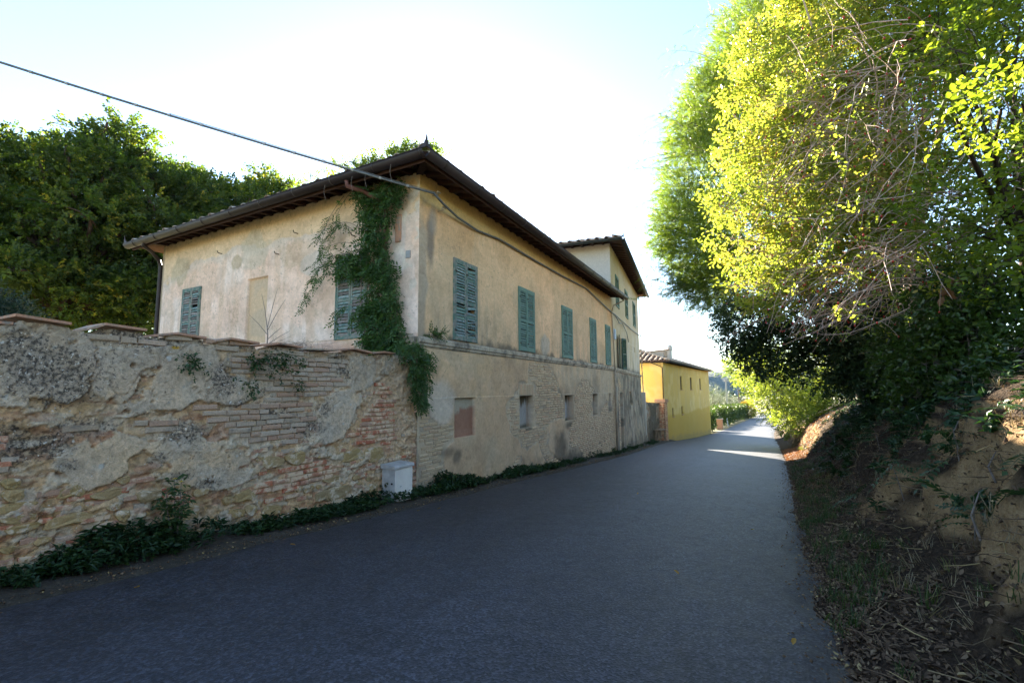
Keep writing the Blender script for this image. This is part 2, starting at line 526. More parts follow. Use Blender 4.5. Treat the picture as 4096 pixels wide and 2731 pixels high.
U1 = [(-3.57, 0.43), (-3.12, 0.53), (-2.35, 0.59), (-1.66, 0.52), (-1.65, 0.04), (-2.16, -0.08), (-2.23, -0.62), (-2.55, -0.73), (-3.01, -0.68), (-3.41, -0.63), (-3.61, -0.5), (-3.75, -0.31), (-3.96, -0.3), (-3.97, -0.09), (-3.85, -0.07), (-3.46, -0.19), (-3.07, -0.04), (-3.05, 0.09), (-3.24, 0.16), (-3.51, 0.22)]
U2 = [(-5.09, -0.23), (-4.4, -0.24), (-4.04, -0.17), (-3.96, -0.3), (-4.05, -0.42), (-4.32, -0.46), (-4.39, -0.51), (-4.66, -0.34), (-4.87, -0.43), (-5.04, -0.38)]
U3 = [(-4.99, 0.58), (-3.8, 0.64), (-2.36, 0.62), (-3.12, 0.53), (-3.57, 0.43), (-3.8, 0.48), (-4.55, 0.46), (-4.83, 0.41)]
R1 = [(-1.1, 0.13), (-0.64, 0.24), (-0.31, -0.66), (-0.55, -1.04), (-1.73, -0.81), (-1.81, -0.66), (-1.55, -0.54), (-1.14, -0.22)]
R2 = [(-2.86, -0.97), (-2.45, -0.81), (-2.39, -0.74), (-2.23, -0.79), (-2.29, -0.94), (-1.9, -1.02), (-1.86, -1.31), (-2.4, -1.27), (-2.85, -1.19)]
R3 = [(-3.14, -1.11), (-2.08, -1.08), (-1.86, -1.28), (-2.52, -1.32), (-2.26, -1.53), (-3.02, -1.44), (-3.16, -1.25)]
R4 = [(-4.56, -0.7), (-4.35, -0.62), (-4.28, -0.76), (-4.5, -0.76)]
R5 = [(-4.97, -0.24), (-4.71, -0.26), (-4.72, -0.4), (-4.96, -0.38)]
R6 = [(-4.24, -0.96), (-3.78, -1.17), (-3.77, -1.3), (-4.22, -1.24)]
R7 = [(-3.39, -1.09), (-3.12, -1.07), (-2.87, -1.21), (-3.16, -1.27), (-3.38, -1.18)]
R8 = [(-0.88, -1.19), (0.15, -1.26), (0.28, -1.95), (-0.11, -2.04), (-0.92, -1.56)]
stones = [(-2.92, -0.91, 0.16, 0.08), (-2.59, -0.89, 0.16, 0.09), (-3.13, -0.84, 0.06, 0.04), (-1.51, -1.01, 0.21, 0.1), (-1.09, -1.04, 0.23, 0.11), (-2.15, -0.94, 0.07, 0.02), (-4.68, -0.96, 0.13, 0.05), (-4.33, -1.05, 0.12, 0.06), (-4.94, -0.9, 0.09, 0.06), (-5.33, -0.85, 0.07, 0.05), (-5.3, -0.95, 0.14, 0.04), (-5.28, -1.05, 0.12, 0.04), (-5.26, -1.14, 0.11, 0.04), (-4.92, -1.15, 0.17, 0.06), (-4.54, -1.2, 0.06, 0.05), (-4.8, -1.45, 0.05, 0.07), (-3.99, -1.31, 0.19, 0.09), (-3.49, -1.27, 0.07, 0.05), (-3.28, -1.27, 0.12, 0.07), (-3.2, -1.45, 0.08, 0.06), (-2.91, -1.53, 0.14, 0.08), (-1.95, -1.29, 0.15, 0.05), (-1.85, -1.5, 0.23, 0.11), (-2.09, -1.51, 0.12, 0.08), (-1.11, -1.59, 0.11, 0.08), (-3.39, -1.45, 0.12, 0.06), (-5.33, -1.29, 0.05, 0.03), (-4.78, -1.61, 0.06, 0.06), (-4.4, -1.39, 0.11, 0.05), (-5.19, -1.48, 0.08, 0.04), (-5.11, -1.28, 0.06, 0.03), (-4.17, -1.19, 0.08, 0.04), (-2.51, -1.63, 0.13, 0.06), (-4.62, -1.4, 0.08, 0.05), (-5.35, -0.75, 0.06, 0.04), (-3.78, -1.57, 0.09, 0.04)]
lichen = [(-5.19, 0.21, 0.3, 0.24), (-5.36, 0.37, 0.18, 0.17), (-5.11, 0.01, 0.16, 0.1), (-5.2, -0.46, 0.23, 0.1), (-5.38, -0.35, 0.1, 0.1), (-5.36, -0.54, 0.1, 0.07), (-3.66, 0.11, 0.16, 0.15), (-3.95, -0.43, 0.21, 0.09), (-2.97, -0.34, 0.28, 0.13), (-2.43, -0.5, 0.26, 0.13), (-1.81, 0.39, 0.15, 0.18), (-4.06, -0.91, 0.12, 0.06), (-3.73, -1.03, 0.13, 0.05), (-4.24, -0.69, 0.08, 0.06), (-4.56, 0.57, 0.35, 0.06), (-3.34, 0.64, 0.54, 0.07), (-4.84, -0.32, 0.18, 0.07), (-5.0, -0.66, 0.09, 0.06), (-3.46, -0.15, 0.14, 0.05), (-2.11, -0.24, 0.14, 0.11)]
top = [(-5.91, 0.55), (-5.52, 0.61), (-5.44, 0.63), (-5.4, 0.67), (-5.07, 0.65), (-5.06, 0.63), (-4.93, 0.61), (-4.82, 0.67), (-4.48, 0.66), (-4.47, 0.61), (-4.35, 0.61), (-4.18, 0.65), (-3.88, 0.63), (-3.87, 0.59), (-3.75, 0.6), (-3.59, 0.65), (-3.23, 0.63), (-3.21, 0.59), (-2.94, 0.65), (-2.59, 0.63), (-2.57, 0.6), (-1.97, 0.63), (-1.95, 0.63), (-1.62, 0.68), (-1.24, 0.65), (-1.23, 0.63), (-0.94, 0.67), (-0.68, 0.67), (-0.07, 0.7)]
N1 = (1.21, 2.06, -1.0, -0.15)
N2 = (4.35, 5.26, -1.04, -0.15)
N3 = (7.75, 8.62, -1.05, -0.18)
N4 = (10.93, 11.54, -1.01, -0.17)
N5 = (13.24, 13.69, -0.95, -0.16)
N6 = (1.7, 2.71, -2.83, -0.16)
N7 = (5.74, 6.86, -0.94, -0.13)
N8 = (9.67, 10.62, -1.06, -0.71)
cable = [(0.15, 3.76), (2.07, 3.76), (3.2, 3.87), (5.45, 3.87), (7.85, 3.9), (10.33, 3.98), (12.05, 3.78), (13.77, 3.6)]
cableT = [(0.65, 3.59), (7.21, 3.7), (12.61, 3.87)]
cableT2 = [(0.65, 3.59), (1.86, 3.33), (3.01, 3.49), (4.79, 3.2), (5.58, 2.73)]
dpipe = [(14.65, 3.17), (14.57, 0.61), (14.86, -2.98)]
# ------------------------------------------------------------------ site geometry
C = np.array((-1.80, 8.76))            # street corner of the long house
T0 = np.array((4.70, 21.47))           # joint with the tall house
T1 = np.array((9.40, 33.85))           # far corner of the tall house
LC = np.array((-10.24, 13.30))         # garden corner of the long house
dL = (T0 - C) / np.linalg.norm(T0 - C)
nL = np.array((dL[1], -dL[0]))         # towards the road
LEN = float(np.linalg.norm(T0 - C))
eL = (LC - C) / np.linalg.norm(LC - C)
DEP = float(np.linalg.norm(LC - C))
nS = np.array((-eL[1], eL[0]))         # side facade faces the garden
if nS @ np.array((0, -1.0)) < 0:
    nS = -nS
dT = (T1 - T0) / np.linalg.norm(T1 - T0)
nT = np.array((dT[1], -dT[0]))
LT = 12.9
UP = np.array((0, 0, 1.0))


def plane(o, d, n):
    def f(s, z, q=0.0):
        s, z, q = np.broadcast_arrays(np.asarray(s, float), np.asarray(z, float), np.asarray(q, float))
        return np.stack([o[0] + d[0] * s + n[0] * q, o[1] + d[1] * s + n[1] * q, z], -1)
    f.o, f.d, f.n = o, d, n
    return f


FA = plane(C, dL, nL)                  # road facade of the long house and the garden wall
FS = plane(C, eL, nS)                  # garden facade
FT = plane(T0, dT, nT)                 # road facade of the tall house
d3 = lambda v: np.array((v[0], v[1], 0.0))


def sq(s, q, z=0.0):
    return FA(s, z, q)


_ss = np.arange(-80, 900, .5)
_sl = np.interp(_ss, [-80, 38, 68, 200, 900], [.068, .068, .022, .018, .0])
_gz = -np.concatenate([[0], np.cumsum((_sl[1:] + _sl[:-1]) / 2 * .5)])
_gz = _gz - np.interp(0, _ss, _gz) - 1.93


def gz(s):
    return np.interp(s, _ss, _gz)


def smooth_interp(xs, ys, w=5.0):
    g = np.arange(-100, 900, .5)
    v = np.interp(g, xs, ys)
    k = np.hanning(int(w / .5) * 2 + 1)
    k /= k.sum()
    v2 = np.convolve(np.pad(v, len(k) // 2, mode='edge'), k, 'valid')
    return lambda s: np.interp(s, g, v2)


qLf = smooth_interp([-100, 0, 14, 28, 34, 58, 163, 220, 900], [.5, .5, .5, -.25, -.15, 1.3, 9.2, 16, 16])
qRf = smooth_interp([-100, -3.5, .5, 8, 20, 62, 163, 220, 900], [5.6, 6.0, 6.15, 6.5, 6.95, 8.0, 14.8, 22, 22])


def grid_faces(nx, ny):
    i = np.arange(nx - 1)[:, None] * ny + np.arange(ny - 1)[None, :]
    i = i.ravel()
    return np.stack([i, i + ny, i + ny + 1, i + 1], 1)


# ------------------------------------------------------------------ ground, road, bank, hill
def bank_h(q, s):
    """height of the cut bank above the road at distance q beyond the asphalt edge"""
    b = np.interp(q, [0, .3, .65, .95, 1.22, 1.5, 2.1, 4, 8, 16], [0, .05, .17, .5, 1.05, 1.52, 2.0, 3.0, 4.2, 5.2])
    return b * (1 - sstep(38, 75, s) * .9)


ga = np.concatenate([np.arange(-60, 70, 3.0), np.arange(70, 260, 10.0), np.arange(260, 901, 40.0)])
gq = np.concatenate([np.arange(-420, -40, 20.0), np.arange(-40, -8, 4.0), np.arange(-8, 20, 1.0), np.arange(20, 60, 5.0), np.arange(60, 421, 20.0)])
S, Q = np.meshgrid(ga, gq, indexing='ij')
rel = Q - qRf(S)
Zg = gz(S) - .10 + np.where(rel > .2, bank_h(np.clip(rel - .35, 0, 99), S) * .96 - .05, 0)
Zg = Zg + np.where(Q < -3, (fbm(S * .02, Q * .02, 3, 2) - .5) * 4 * sstep(3, 60, -Q), 0)
V = sq(S, Q, Zg).reshape(-1, 3)
mg_, nt, bs, out = newmat('field_ground')
pos = objcoord(nt)
c = ramp(nt, noise(nt, pos, .6, 5.0, .7), [(.3, (.10, .09, .04)), (.55, (.16, .15, .06)), (.75, (.24, .20, .10))])
nt.links.new(c, bs.inputs['Base Color'])
bs.inputs['Roughness'].default_value = 1
bump(nt, bs, noise(nt, pos, 5.0, 5.0), .6, .1)
o = obj('ground', np_mesh('ground', V, grid_faces(*S.shape), smooth=True), mg_)
tag(o, kind='structure')

# road
rs = np.concatenate([np.arange(-14, 40, .25), np.arange(40, 215, 1.0)])
rt = np.concatenate([np.linspace(0, .06, 5)[:-1], np.linspace(.06, .94, 22), np.linspace(.94, 1, 5)[1:]])
S, Tt = np.meshgrid(rs, rt, indexing='ij')
ed = (fbm(S * 1.3, Tt * 0 + 3, 4, 1) - .5) * .22
ed2 = (fbm(S * 2.2, Tt * 0 + 9, 5, 2) - .5) * .55
lo, hi = qLf(S) + ed - .05, qRf(S) + ed2 + .03
Q = lo + (hi - lo) * Tt
Zr = gz(S) + .035 * (1 - (2 * Tt - 1) ** 2) - .05 * sstep(.9, 1, np.abs(2 * Tt - 1)) + (fbm(S * .5, Q * .5, 3, 3) - .5) * .02
Vr = sq(S, Q, Zr).reshape(-1, 3)
mr, nt, bs, out = newmat('asphalt')
pos = objcoord(nt)
at = nd(nt, 'ShaderNodeAttribute', attribute_name='lat')
as_ = nd(nt, 'ShaderNodeAttribute', attribute_name='lng')
n_big = noise(nt, pos, .7, 5.0, .6)
n_mid = noise(nt, pos, 9.0, 4.0, .6)
vo = nd(nt, 'ShaderNodeTexVoronoi', Scale=62.0)
nt.links.new(pos, vo.inputs['Vector'])
n_fine = noise(nt, pos, 160.0, 3.0, .7)
base = ramp(nt, n_big, [(.3, (.0175, .019, .026)), (.7, (.027, .0285, .037))])
lane = ramp(nt, at.outputs['Fac'], [(.0, 1.0), (.50, 1.0), (.515, 1.22), (.86, 1.22), (1.0, .95)])
base = mul(nt, base, lane)
base = mul(nt, base, ramp(nt, n_mid, [(.3, .85), (.7, 1.12)]))
base = mul(nt, base, ramp(nt, vo.outputs['Color'], [(.2, .5), (.55, 1.0), (.85, 2.4)]))
base = mul(nt, base, ramp(nt, n_fine, [(.35, .6), (.65, 1.4)]))
vc = nd(nt, 'ShaderNodeTexVoronoi', Scale=.55, feature='DISTANCE_TO_EDGE')
wv = nd(nt, 'ShaderNodeVectorMath', operation='ADD')
nz_ = nd(nt, 'ShaderNodeTexNoise', Scale=1.6, Detail=5.0)
nt.links.new(pos, nz_.inputs['Vector'])
nt.links.new(pos, wv.inputs[0])
nt.links.new(nz_.outputs['Color'], wv.inputs[1])
nt.links.new(wv.outputs[0], vc.inputs['Vector'])
crk = ramp(nt, vc.outputs['Distance'], [(.0, .55), (.006, .62), (.012, 1.0)])
base = mul(nt, base, crk, 'MULTIPLY', ramp(nt, noise(nt, pos, .35, 3.0), [(.5, 0.0), (.6, .8)]))
base = mul(nt, base, ramp(nt, at.outputs['Fac'], [(.14, 1.0), (.22, .86), (.30, 1.0), (.34, 1.0), (.40, .88), (.46, 1.0), (.508, 1.0), (.512, .6), (.517, 1.0), (.60, 1.0), (.68, .9), (.75, 1.0)]))
base = mul(nt, base, ramp(nt, noise(nt, pos, 2.2, 6.0, .7), [(.32, .72), (.5, 1.0), (.72, 1.22)]))
# worn edge dust
base = mul(nt, base, (.13, .11, .085), 'MIX', ramp(nt, at.outputs['Fac'], [(.0, .55), (.03, .12), (.08, 0.0), (.93, 0.0), (.975, .18), (1.0, .6)]))
nt.links.new(base, bs.inputs['Base Color'])
nt.links.new(ramp(nt, n_mid, [(.3, .54), (.7, .68)]), bs.inputs['Roughness'])
bs.inputs['Specular IOR Level'].default_value = .5
bump(nt, bs, mul(nt, vo.outputs['Distance'], n_fine, 'ADD', .7), .55, .01)
o = obj('road', np_mesh('road', Vr, grid_faces(*S.shape), {'lat': ('FLOAT', Tt), 'lng': ('FLOAT', S)}, True), mr)
tag(o, kind='structure')

# strip of soil between the road and the walls
rs = np.arange(-14, 34, .2)
rt = np.linspace(0, 1, 9)
S, Tt = np.meshgrid(rs, rt, indexing='ij')
lo = np.interp(S, [-14, 14, 28, 34], [-.1, -.1, -1.3, -1.8])
hi = qLf(S) + .15
Q = lo + (hi - lo) * Tt
Zv = gz(S) + .10 * (1 - Tt) + .012 - .05 * sstep(.75, 1, Tt) + (fbm(S * 3, Q * 3, 3, 4) - .5) * .07
ms, nt, bs, out = newmat('verge_soil')
pos = objcoord(nt)
c = ramp(nt, noise(nt, pos, 14.0, 6.0, .75), [(.3, (.025, .02, .014)), (.55, (.05, .04, .028)), (.75, (.12, .095, .065))])
nt.links.new(c, bs.inputs['Base Color'])
bs.inputs['Roughness'].default_value = 1
bump(nt, bs, noise(nt, pos, 40.0, 5.0), .8, .03)
M['soil'] = ms
o = obj('verge', np_mesh('verge', sq(S, Q, Zv).reshape(-1, 3), grid_faces(*S.shape), smooth=True), ms)
tag(o, kind='structure')


def bank_pt(s, r):
    """surface of the earth bank: s along the road, r beyond the asphalt edge"""
    s, r = np.broadcast_arrays(np.asarray(s, float), np.asarray(r, float))
    h = bank_h(r, s)
    rough = sstep(.25, 1.2, r)
    h = h + rough * ((fbm(s * .9, r * 1.2, 4, 1) - .5) * .32 + (fbm(s * 3, r * 4, 4, 2) - .5) * .16 + (fbm(s * 11, r * 9, 3, 1) - .5) * .07) + (fbm(s * 6, r * 6, 2, 3) - .5) * .03
    q = qRf(s) + r + rough * (fbm(s * 1.7, h * 2.2, 3, 0) - .5) * .5
    return sq(s, q, gz(s) + h - .045 * (1 - sstep(0, .3, r)))


bs_ = np.concatenate([np.arange(-7, 12, .07), np.arange(12, 30, .14), np.arange(30, 80, .5)])
br_ = np.concatenate([np.arange(-.25, 2.6, .055), np.linspace(2.65, 12, 24)])
S, Rr = np.meshgrid(bs_, br_, indexing='ij')
P = bank_pt(S, Rr)
mb_, nt, bs, out = newmat('bank_earth')
pos = objcoord(nt)
g = nt.nodes.new('ShaderNodeNewGeometry')
sp = nt.nodes.new('ShaderNodeSeparateXYZ')
nt.links.new(g.outputs['Normal'], sp.inputs[0])
clay = ramp(nt, noise(nt, pos, 6.0, 6.0, .75), [(.25, (.17, .10, .05)), (.5, (.36, .235, .115)), (.75, (.47, .325, .175))])
hum = ramp(nt, noise(nt, pos, 22.0, 5.0, .75), [(.3, (.022, .015, .010)), (.55, (.055, .038, .025)), (.75, (.13, .09, .06))])
ca = nd(nt, 'ShaderNodeAttribute', attribute_name='clay')
clay = mul(nt, hum, clay, 'MIX', ca.outputs['Fac'])
c = mul(nt, clay, hum, 'MIX', ramp(nt, sp.outputs['Z'], [(.42, 0.0), (.66, 1.0)]))
nt.links.new(c, bs.inputs['Base Color'])
bs.inputs['Roughness'].default_value = 1
bs.inputs['Specular IOR Level'].default_value = .1
bump(nt, bs, mul(nt, noise(nt, pos, 9.0, 6.0, .7), noise(nt, pos, 45.0, 4.0, .7), 'ADD', .5), 1.0, .07)
o = obj('bank', np_mesh('bank', P.reshape(-1, 3), grid_faces(*S.shape), {'clay': ('FLOAT', np.clip(sstep(2.6, .9, S + (fbm(S * 1.5, Rr * 1.5, 3, 1) - .5) * 2) + sstep(14, 17, S) * .7, 0, 1))}, True), mb_)
tag(o, kind='structure')

# wooded hill across the valley
ha = np.radians(np.linspace(-70, 75, 200))
hr = np.linspace(1050, 1420, 60)
A, Rh = np.meshgrid(ha, hr, indexing='ij')
rid = 74 + 50 * (fbm(np.degrees(A) * .07, A * 0, 3, 1) - .5)
prof = np.sin(np.clip((Rh - 1050) / 150, 0, 1) * math.pi / 2)
Zh = -22 + prof * rid + (fbm(np.degrees(A) * 3, Rh * .05, 4, 2) - .5) * 9 * prof
Vh = np.stack([np.sin(A) * Rh, np.cos(A) * Rh, Zh], -1).reshape(-1, 3)
mh, nt, bs, out = newmat('woodland_hill')
pos = objcoord(nt)
c = ramp(nt, noise(nt, pos, .03, 6.0, .75), [(.3, (.012, .022, .012)), (.6, (.022, .036, .018)), (.8, (.035, .05, .022))])
nt.links.new(c, bs.inputs['Base Color'])
bs.inputs['Roughness'].default_value = 1
bump(nt, bs, noise(nt, pos, .12, 5.0), 1.0, 6.0)
o = obj('hill', np_mesh('hill', Vh, grid_faces(*A.shape), smooth=True), mh)
tag(o, kind='structure')


# ------------------------------------------------------------------ wall building blocks
def wall_grid(name, parent, mat, F, x0, x1, z0, z1, res, hf, colf, openings=(), ztop=None, extra=None):
    e = .004
    xs = [np.arange(x0, x1, res), [x1]]
    zs = [np.arange(z0, z1, res), [z1]]
    for (a, b, c_, d_, dep) in openings:
        xs.append([a, a + e, b - e, b])
        zs.append([c_, c_ + e, d_ - e, d_])
    xs = np.unique(np.concatenate(xs))
    zs = np.unique(np.concatenate(zs))
    X, Z = np.meshgrid(xs, zs, indexing='ij')
    if ztop is not None:
        Z = z0 + (Z - z0) * (ztop(X) - z0) / (z1 - z0)
    q = hf(X, Z)
    inside = np.zeros(X.shape, bool)
    for (a, b, c_, d_, dep) in openings:
        m = (X > a + e * .5) & (X < b - e * .5) & (Z > c_ + e * .5) & (Z < d_ - e * .5)
        q = np.where(m, -dep + (fbm(X * 5, Z * 5, 2, 1) - .5) * .006, q)
        inside |= m
    col = colf(X, Z)
    V = F(X, Z, q).reshape(-1, 3)
    at_ = {'Col': ('FLOAT_COLOR', col.reshape(-1, 3))}
    for k, f in (extra or {}).items():
        at_[k] = ('FLOAT', f(X, Z))
    me = np_mesh(name, V, grid_faces(*X.shape), at_)
    return obj(name, me, mat, parent)


def brick_mesh(k, jit=.06):
    r = np.random.default_rng(100 + k)
    c = .12
    P = []
    for (x, z) in ((-.5, -.5), (.5, -.5), (.5, .5), (-.5, .5)):
        P.append((x, -1, z))
    for (x, z) in ((-.5, -.5), (.5, -.5), (.5, .5), (-.5, .5)):
        P.append((x + r.normal() * .012, -.18, z + r.normal() * jit))
    for (x, z) in ((-.5, -.5), (.5, -.5), (.5, .5), (-.5, .5)):
        P.append((x * (1 - c * .35) + r.normal() * .02, r.uniform(-.03, .05), z * (1 - c * 1.6) + r.normal() * jit))
    P.append((r.uniform(-.2, .2), r.uniform(0, .07), r.uniform(-.15, .15)))
    F = [(i, (i + 1) % 4, 4 + (i + 1) % 4, 4 + i) for i in range(4)]
    F += [(4 + i, 4 + (i + 1) % 4, 8 + (i + 1) % 4, 8 + i) for i in range(4)]
    T3 = [(8 + i, 8 + (i + 1) % 4, 12) for i in range(4)]
    return np.array(P), F, T3


BRICKS = [brick_mesh(k) for k in range(6)]


def brick_shared(k, mat):
    P, F, T3 = BRICKS[k]
    key = ('brick', k, mat.name)
    if key not in SHARED:
        me = bpy.data.meshes.new('brick')
        me.from_pydata([tuple(p) for p in P], [], F + T3)
        me.materials.append(mat)
        SHARED[key] = me
    return SHARED[key]


SHARED = {}


def lay_bricks(F, expo, s0, s1, z0, z1, bl, bh, joint, parent, mat, qf, maxparts, near, keep=1.0, seed=1, name='brick', dep=.06, zjit=.004):
    """courses of bricks where expo(s, z) is true; nearest ones become parts, the rest one joined part"""
    r = np.random.default_rng(seed)
    cand = []
    row = 0
    z = z0
    while z < z1:
        s = s0 - (bl / 2 if row % 2 else 0) + r.uniform(-.04, .04)
        while s < s1:
            ln = bl * r.choice([1, 1, 1, .5]) * r.uniform(.92, 1.06)
            cs, cz = s + ln / 2, z + bh / 2 + r.normal() * zjit
            row_ = (cs, cz, ln, bh * r.uniform(.86, 1.03), qf + r.normal() * .004, r.normal() * .014, r.integers(6))
            if r.random() < keep:
                cand.append(row_)
            s += ln + joint
        z += bh + joint
        row += 1
    A = np.array(cand, float)
    ok = np.ones(len(A), bool)
    for a_ in (-1, 0, 1):
        for b_ in (-1, 1):
            ok &= expo(A[:, 0] + a_ * A[:, 2] * .42, A[:, 1] + b_ * bh * .35)
    cand = [c_ for c_, k_ in zip(cand, ok) if k_]
    cand.sort(key=lambda b: near(b[0], b[1]))
    V, Fq, Ft = [], [], []
    n = 0
    for i, (cs, cz, ln, h, q, tilt, k) in enumerate(cand):
        o3 = F(cs, cz, q)
        x = d3(F.d) * ln + UP * tilt * ln
        y = d3(F.n) * dep
        zz = UP * h - d3(F.d) * tilt * h
        if i < maxparts:
            obj(name, brick_shared(k, mat), None, parent, basis(o3, x, y, zz))
        else:
            P, Fk, T3 = BRICKS[k]
            V.append(o3 + P[:, :1] * x + P[:, 1:2] * y + P[:, 2:] * zz)
            Fq += [[n + a for a in f] for f in Fk]
            Ft += [[n + a for a in f] for f in T3]
            n += len(P)
    if V:
        o = obj(name + 'work', np_mesh(name, np.concatenate(V), [np.array(Fq), np.array(Ft)]), mat, parent)
        o['kind'] = 'stuff'
    return len(cand)


def stone_mesh(k):
    r = np.random.default_rng(300 + k)
    n = 9
    an = np.linspace(0, 2 * math.pi, n, endpoint=False) + r.normal(size=n) * .12
    rad = 1 + r.normal(size=n) * .13
    sqr = 1 / np.maximum(np.abs(np.cos(an)), np.abs(np.sin(an))) ** .55
    P, F = [], []
    for lv, (sc, y) in enumerate(((1.0, -1), (1.0, -.15), (.93, .03), (.55, .06))):
        for i in range(n):
            P.append((math.cos(an[i]) * rad[i] * sqr[i] * sc * (1 + r.normal() * .03), y + r.normal() * .05, math.sin(an[i]) * rad[i] * sqr[i] * sc))
    for lv in range(3):
        for i in range(n):
            j = (i + 1) % n
            F.append((lv * n + i, lv * n + j, (lv + 1) * n + j, (lv + 1) * n + i))
    F.append(tuple(3 * n + i for i in range(n)))
    me = bpy.data.meshes.new('stone')
    me.from_pydata(P, [], F)
    me.materials.append(M['stone'])
    return me


# ------------------------------------------------------------------ garden wall
gw = thing('garden_wall', 'crumbling garden wall of brick, sandstone and grey render beside the road', 'wall', sq(-3, 0, gz(-3)))
_tx, _tz = np.array(top)[:, 0], np.array(top)[:, 1]
wtop = lambda x: np.interp(x, _tx, _tz) - .035 + (fbm(np.asarray(x) * 9, np.asarray(x) * 0, 3, 1) - .5) * .03


def warp(X, Z, a=.05, sc=5, seed=0):
    return X + (fbm(X * sc, Z * sc, 4, seed) - .5) * 2 * a, Z + (fbm(X * sc + 40, Z * sc, 4, seed + 1) - .5) * 2 * a


def gw_masks(X, Z):
    Xw, Zw = warp(X, Z, .07, 4.5, 0)
    pl = np.zeros(X.shape, bool)
    for p in (P1, P2, P3, P4, P5):
        pl |= inpoly(Xw, Zw, p)
    gone = fbm(X * 3.2, Z * 3.2, 4, 2)
    pl &= gone > .36
    br = np.zeros(X.shape, bool)
    for p in (U1, U2, U3):
        br |= inpoly(Xw, Zw, p)
    rd = np.zeros(X.shape, bool)
    for p in (R1, R2, R3, R4, R5, R6, R7, R8):
        rd |= inpoly(Xw, Zw, p)
    return pl, br & ~pl, rd & ~pl


def gw_h(X, Z):
    pl, br, rd = gw_masks(X, Z)
    big = (fbm(X * .8, Z * .8, 2, 1) - .5) * .10
    ridged = np.abs(fbm(X * 6, Z * 7, 4, 3) - .5)
    rough = (fbm(X * 9, Z * 11, 4, 0) - .5) * .06 - ridged * .05 + (fbm(X * 26, Z * 28, 3, 1) - .5) * .035
    lump = sstep(.50, .535, fbm(X * 5.0, Z * 8.0, 4, 2)) * .024
    h = np.where(pl, .026 + (fbm(X * 8, Z * 8, 3, 2) - .5) * .016 + (fbm(X * 40, Z * 40, 2, 1) - .5) * .006,
                 np.where(br | rd, -.013 + (fbm(X * 25, Z * 25, 3, 1) - .5) * .022, rough + lump - .010 + sstep(.52, .56, fbm(X * 6.5, Z * 9, 5, 0)) * .014))
    crack = np.abs(fbm(X * 2.2, Z * 2.2, 4, 3) - .5)
    h = h - .012 * (crack < .006) * pl
    foot = np.clip(-Z - 1.0, 0, 1) * .04
    return h + big + foot - .02


def gw_col(X, Z):
    pl, br, rd = gw_masks(X, Z)
    n1, n2, n3 = fbm(X * 3, Z * 3, 4, 1), fbm(X * 12, Z * 12, 3, 2), fbm(X * 1.2, Z * 1.2, 3, 3)
    mort = mixc(np.broadcast_to(np.array((.66, .45, .25)), X.shape + (3,)), (.71, .55, .37), sstep(.45, .62, n1))
    mort = mixc(mort, (.44, .28, .125), sstep(.55, .7, n2) * .7)
    mort = mixc(mort, (.40, .20, .12), sstep(.66, .74, fbm(X * 6, Z * 16, 3, 2)) * .6)
    pla = mixc(np.broadcast_to(np.array((.66, .52, .37)), X.shape + (3,)), (.71, .53, .34), sstep(.42, .62, n3))
    pla = mixc(pla, (.53, .435, .325), sstep(.5, .66, n1) * .7)
    fk = fbm(X * 6.5, Z * 9, 5, 0)
    mort = mixc(mort, (.66, .56, .42), sstep(.53, .555, fk) * .7)
    mort = mixc(mort, (.17, .12, .07), (1 - sstep(.0, .022, np.abs(fk - .515))) * .7)
    mort = mixc(mort, (.46, .22, .13), sstep(.60, .63, fbm(X * 5 + 7, Z * 14, 3, 1)) * sstep(.1, -.4, Z) * .55)
    pla = mixc(pla, (.20, .16, .11), (1 - sstep(.0, .007, np.abs(fbm(X * 2.2, Z * 2.2, 5, 3) - .5))) * .7)
    pla = mixc(pla, (.64, .55, .43), sstep(.57, .62, fbm(X * 5, Z * 5, 5, 1)) * .5)
    c = np.where(pl[..., None], pla, mort)
    # grey weathering along the top third
    c = mixc(c, (.38, .315, .24), sstep(-.2, .5, Z + (n3 - .5)) * .45)
    lm = np.zeros(X.shape)
    for (cx, cz, rx, rz) in lichen:
        lm = np.maximum(lm, blob(X, Z, cx, cz, rx * 1.1, rz * 1.1, .5, .55, 2, 5))
    c = mixc(c, (.30, .265, .22), lm * .45)
    # pale lichen rosettes
    r = np.random.default_rng(11)
    for _ in range(210):
        cx, cz = r.uniform(-5.9, -.6), r.uniform(-1.3, .62)
        if r.random() > (.35 + .65 * (cz > -.2)):
            continue
        rad = r.choice([.006, .008, .011, .016, .024], p=[.3, .3, .2, .14, .06])
        c = mixc(c, (.56, .55, .50), (np.hypot(X - cx, Z - cz) < rad * (.8 + .4 * n2)) * .85)
    for (cx, cz, rx, rz) in ((-4.55, .53, .045, .02), (-4.18, .49, .04, .018), (-3.4, .58, .03, .015)):
        c = mixc(c, (.50, .29, .02), blob(X, Z, cx, cz, rx, rz, .2, .2))
    c = mixc(c, (.68, .475, .295), blob(X, Z, -.65, -.4, .8, .75, .4, .3) * ~pl * .7)
    # darker towards the foot of the wall
    return mixc(c, (.13, .11, .08), sstep(.16, .0, Z - gz(X) - (n1 - .5) * .3) * .7)


def gw_lich(X, Z):
    lm = np.zeros(X.shape)
    for (cx, cz, rx, rz) in lichen:
        lm = np.maximum(lm, blob(X, Z, cx, cz, rx * 1.25, rz * 1.25, .7, .5, 2, 5))
    return np.clip(lm * .9 + sstep(-.5, .6, Z) * .30 + (fbm(X * 2, Z * 2, 3, 2) - .5) * .5, 0, 1)


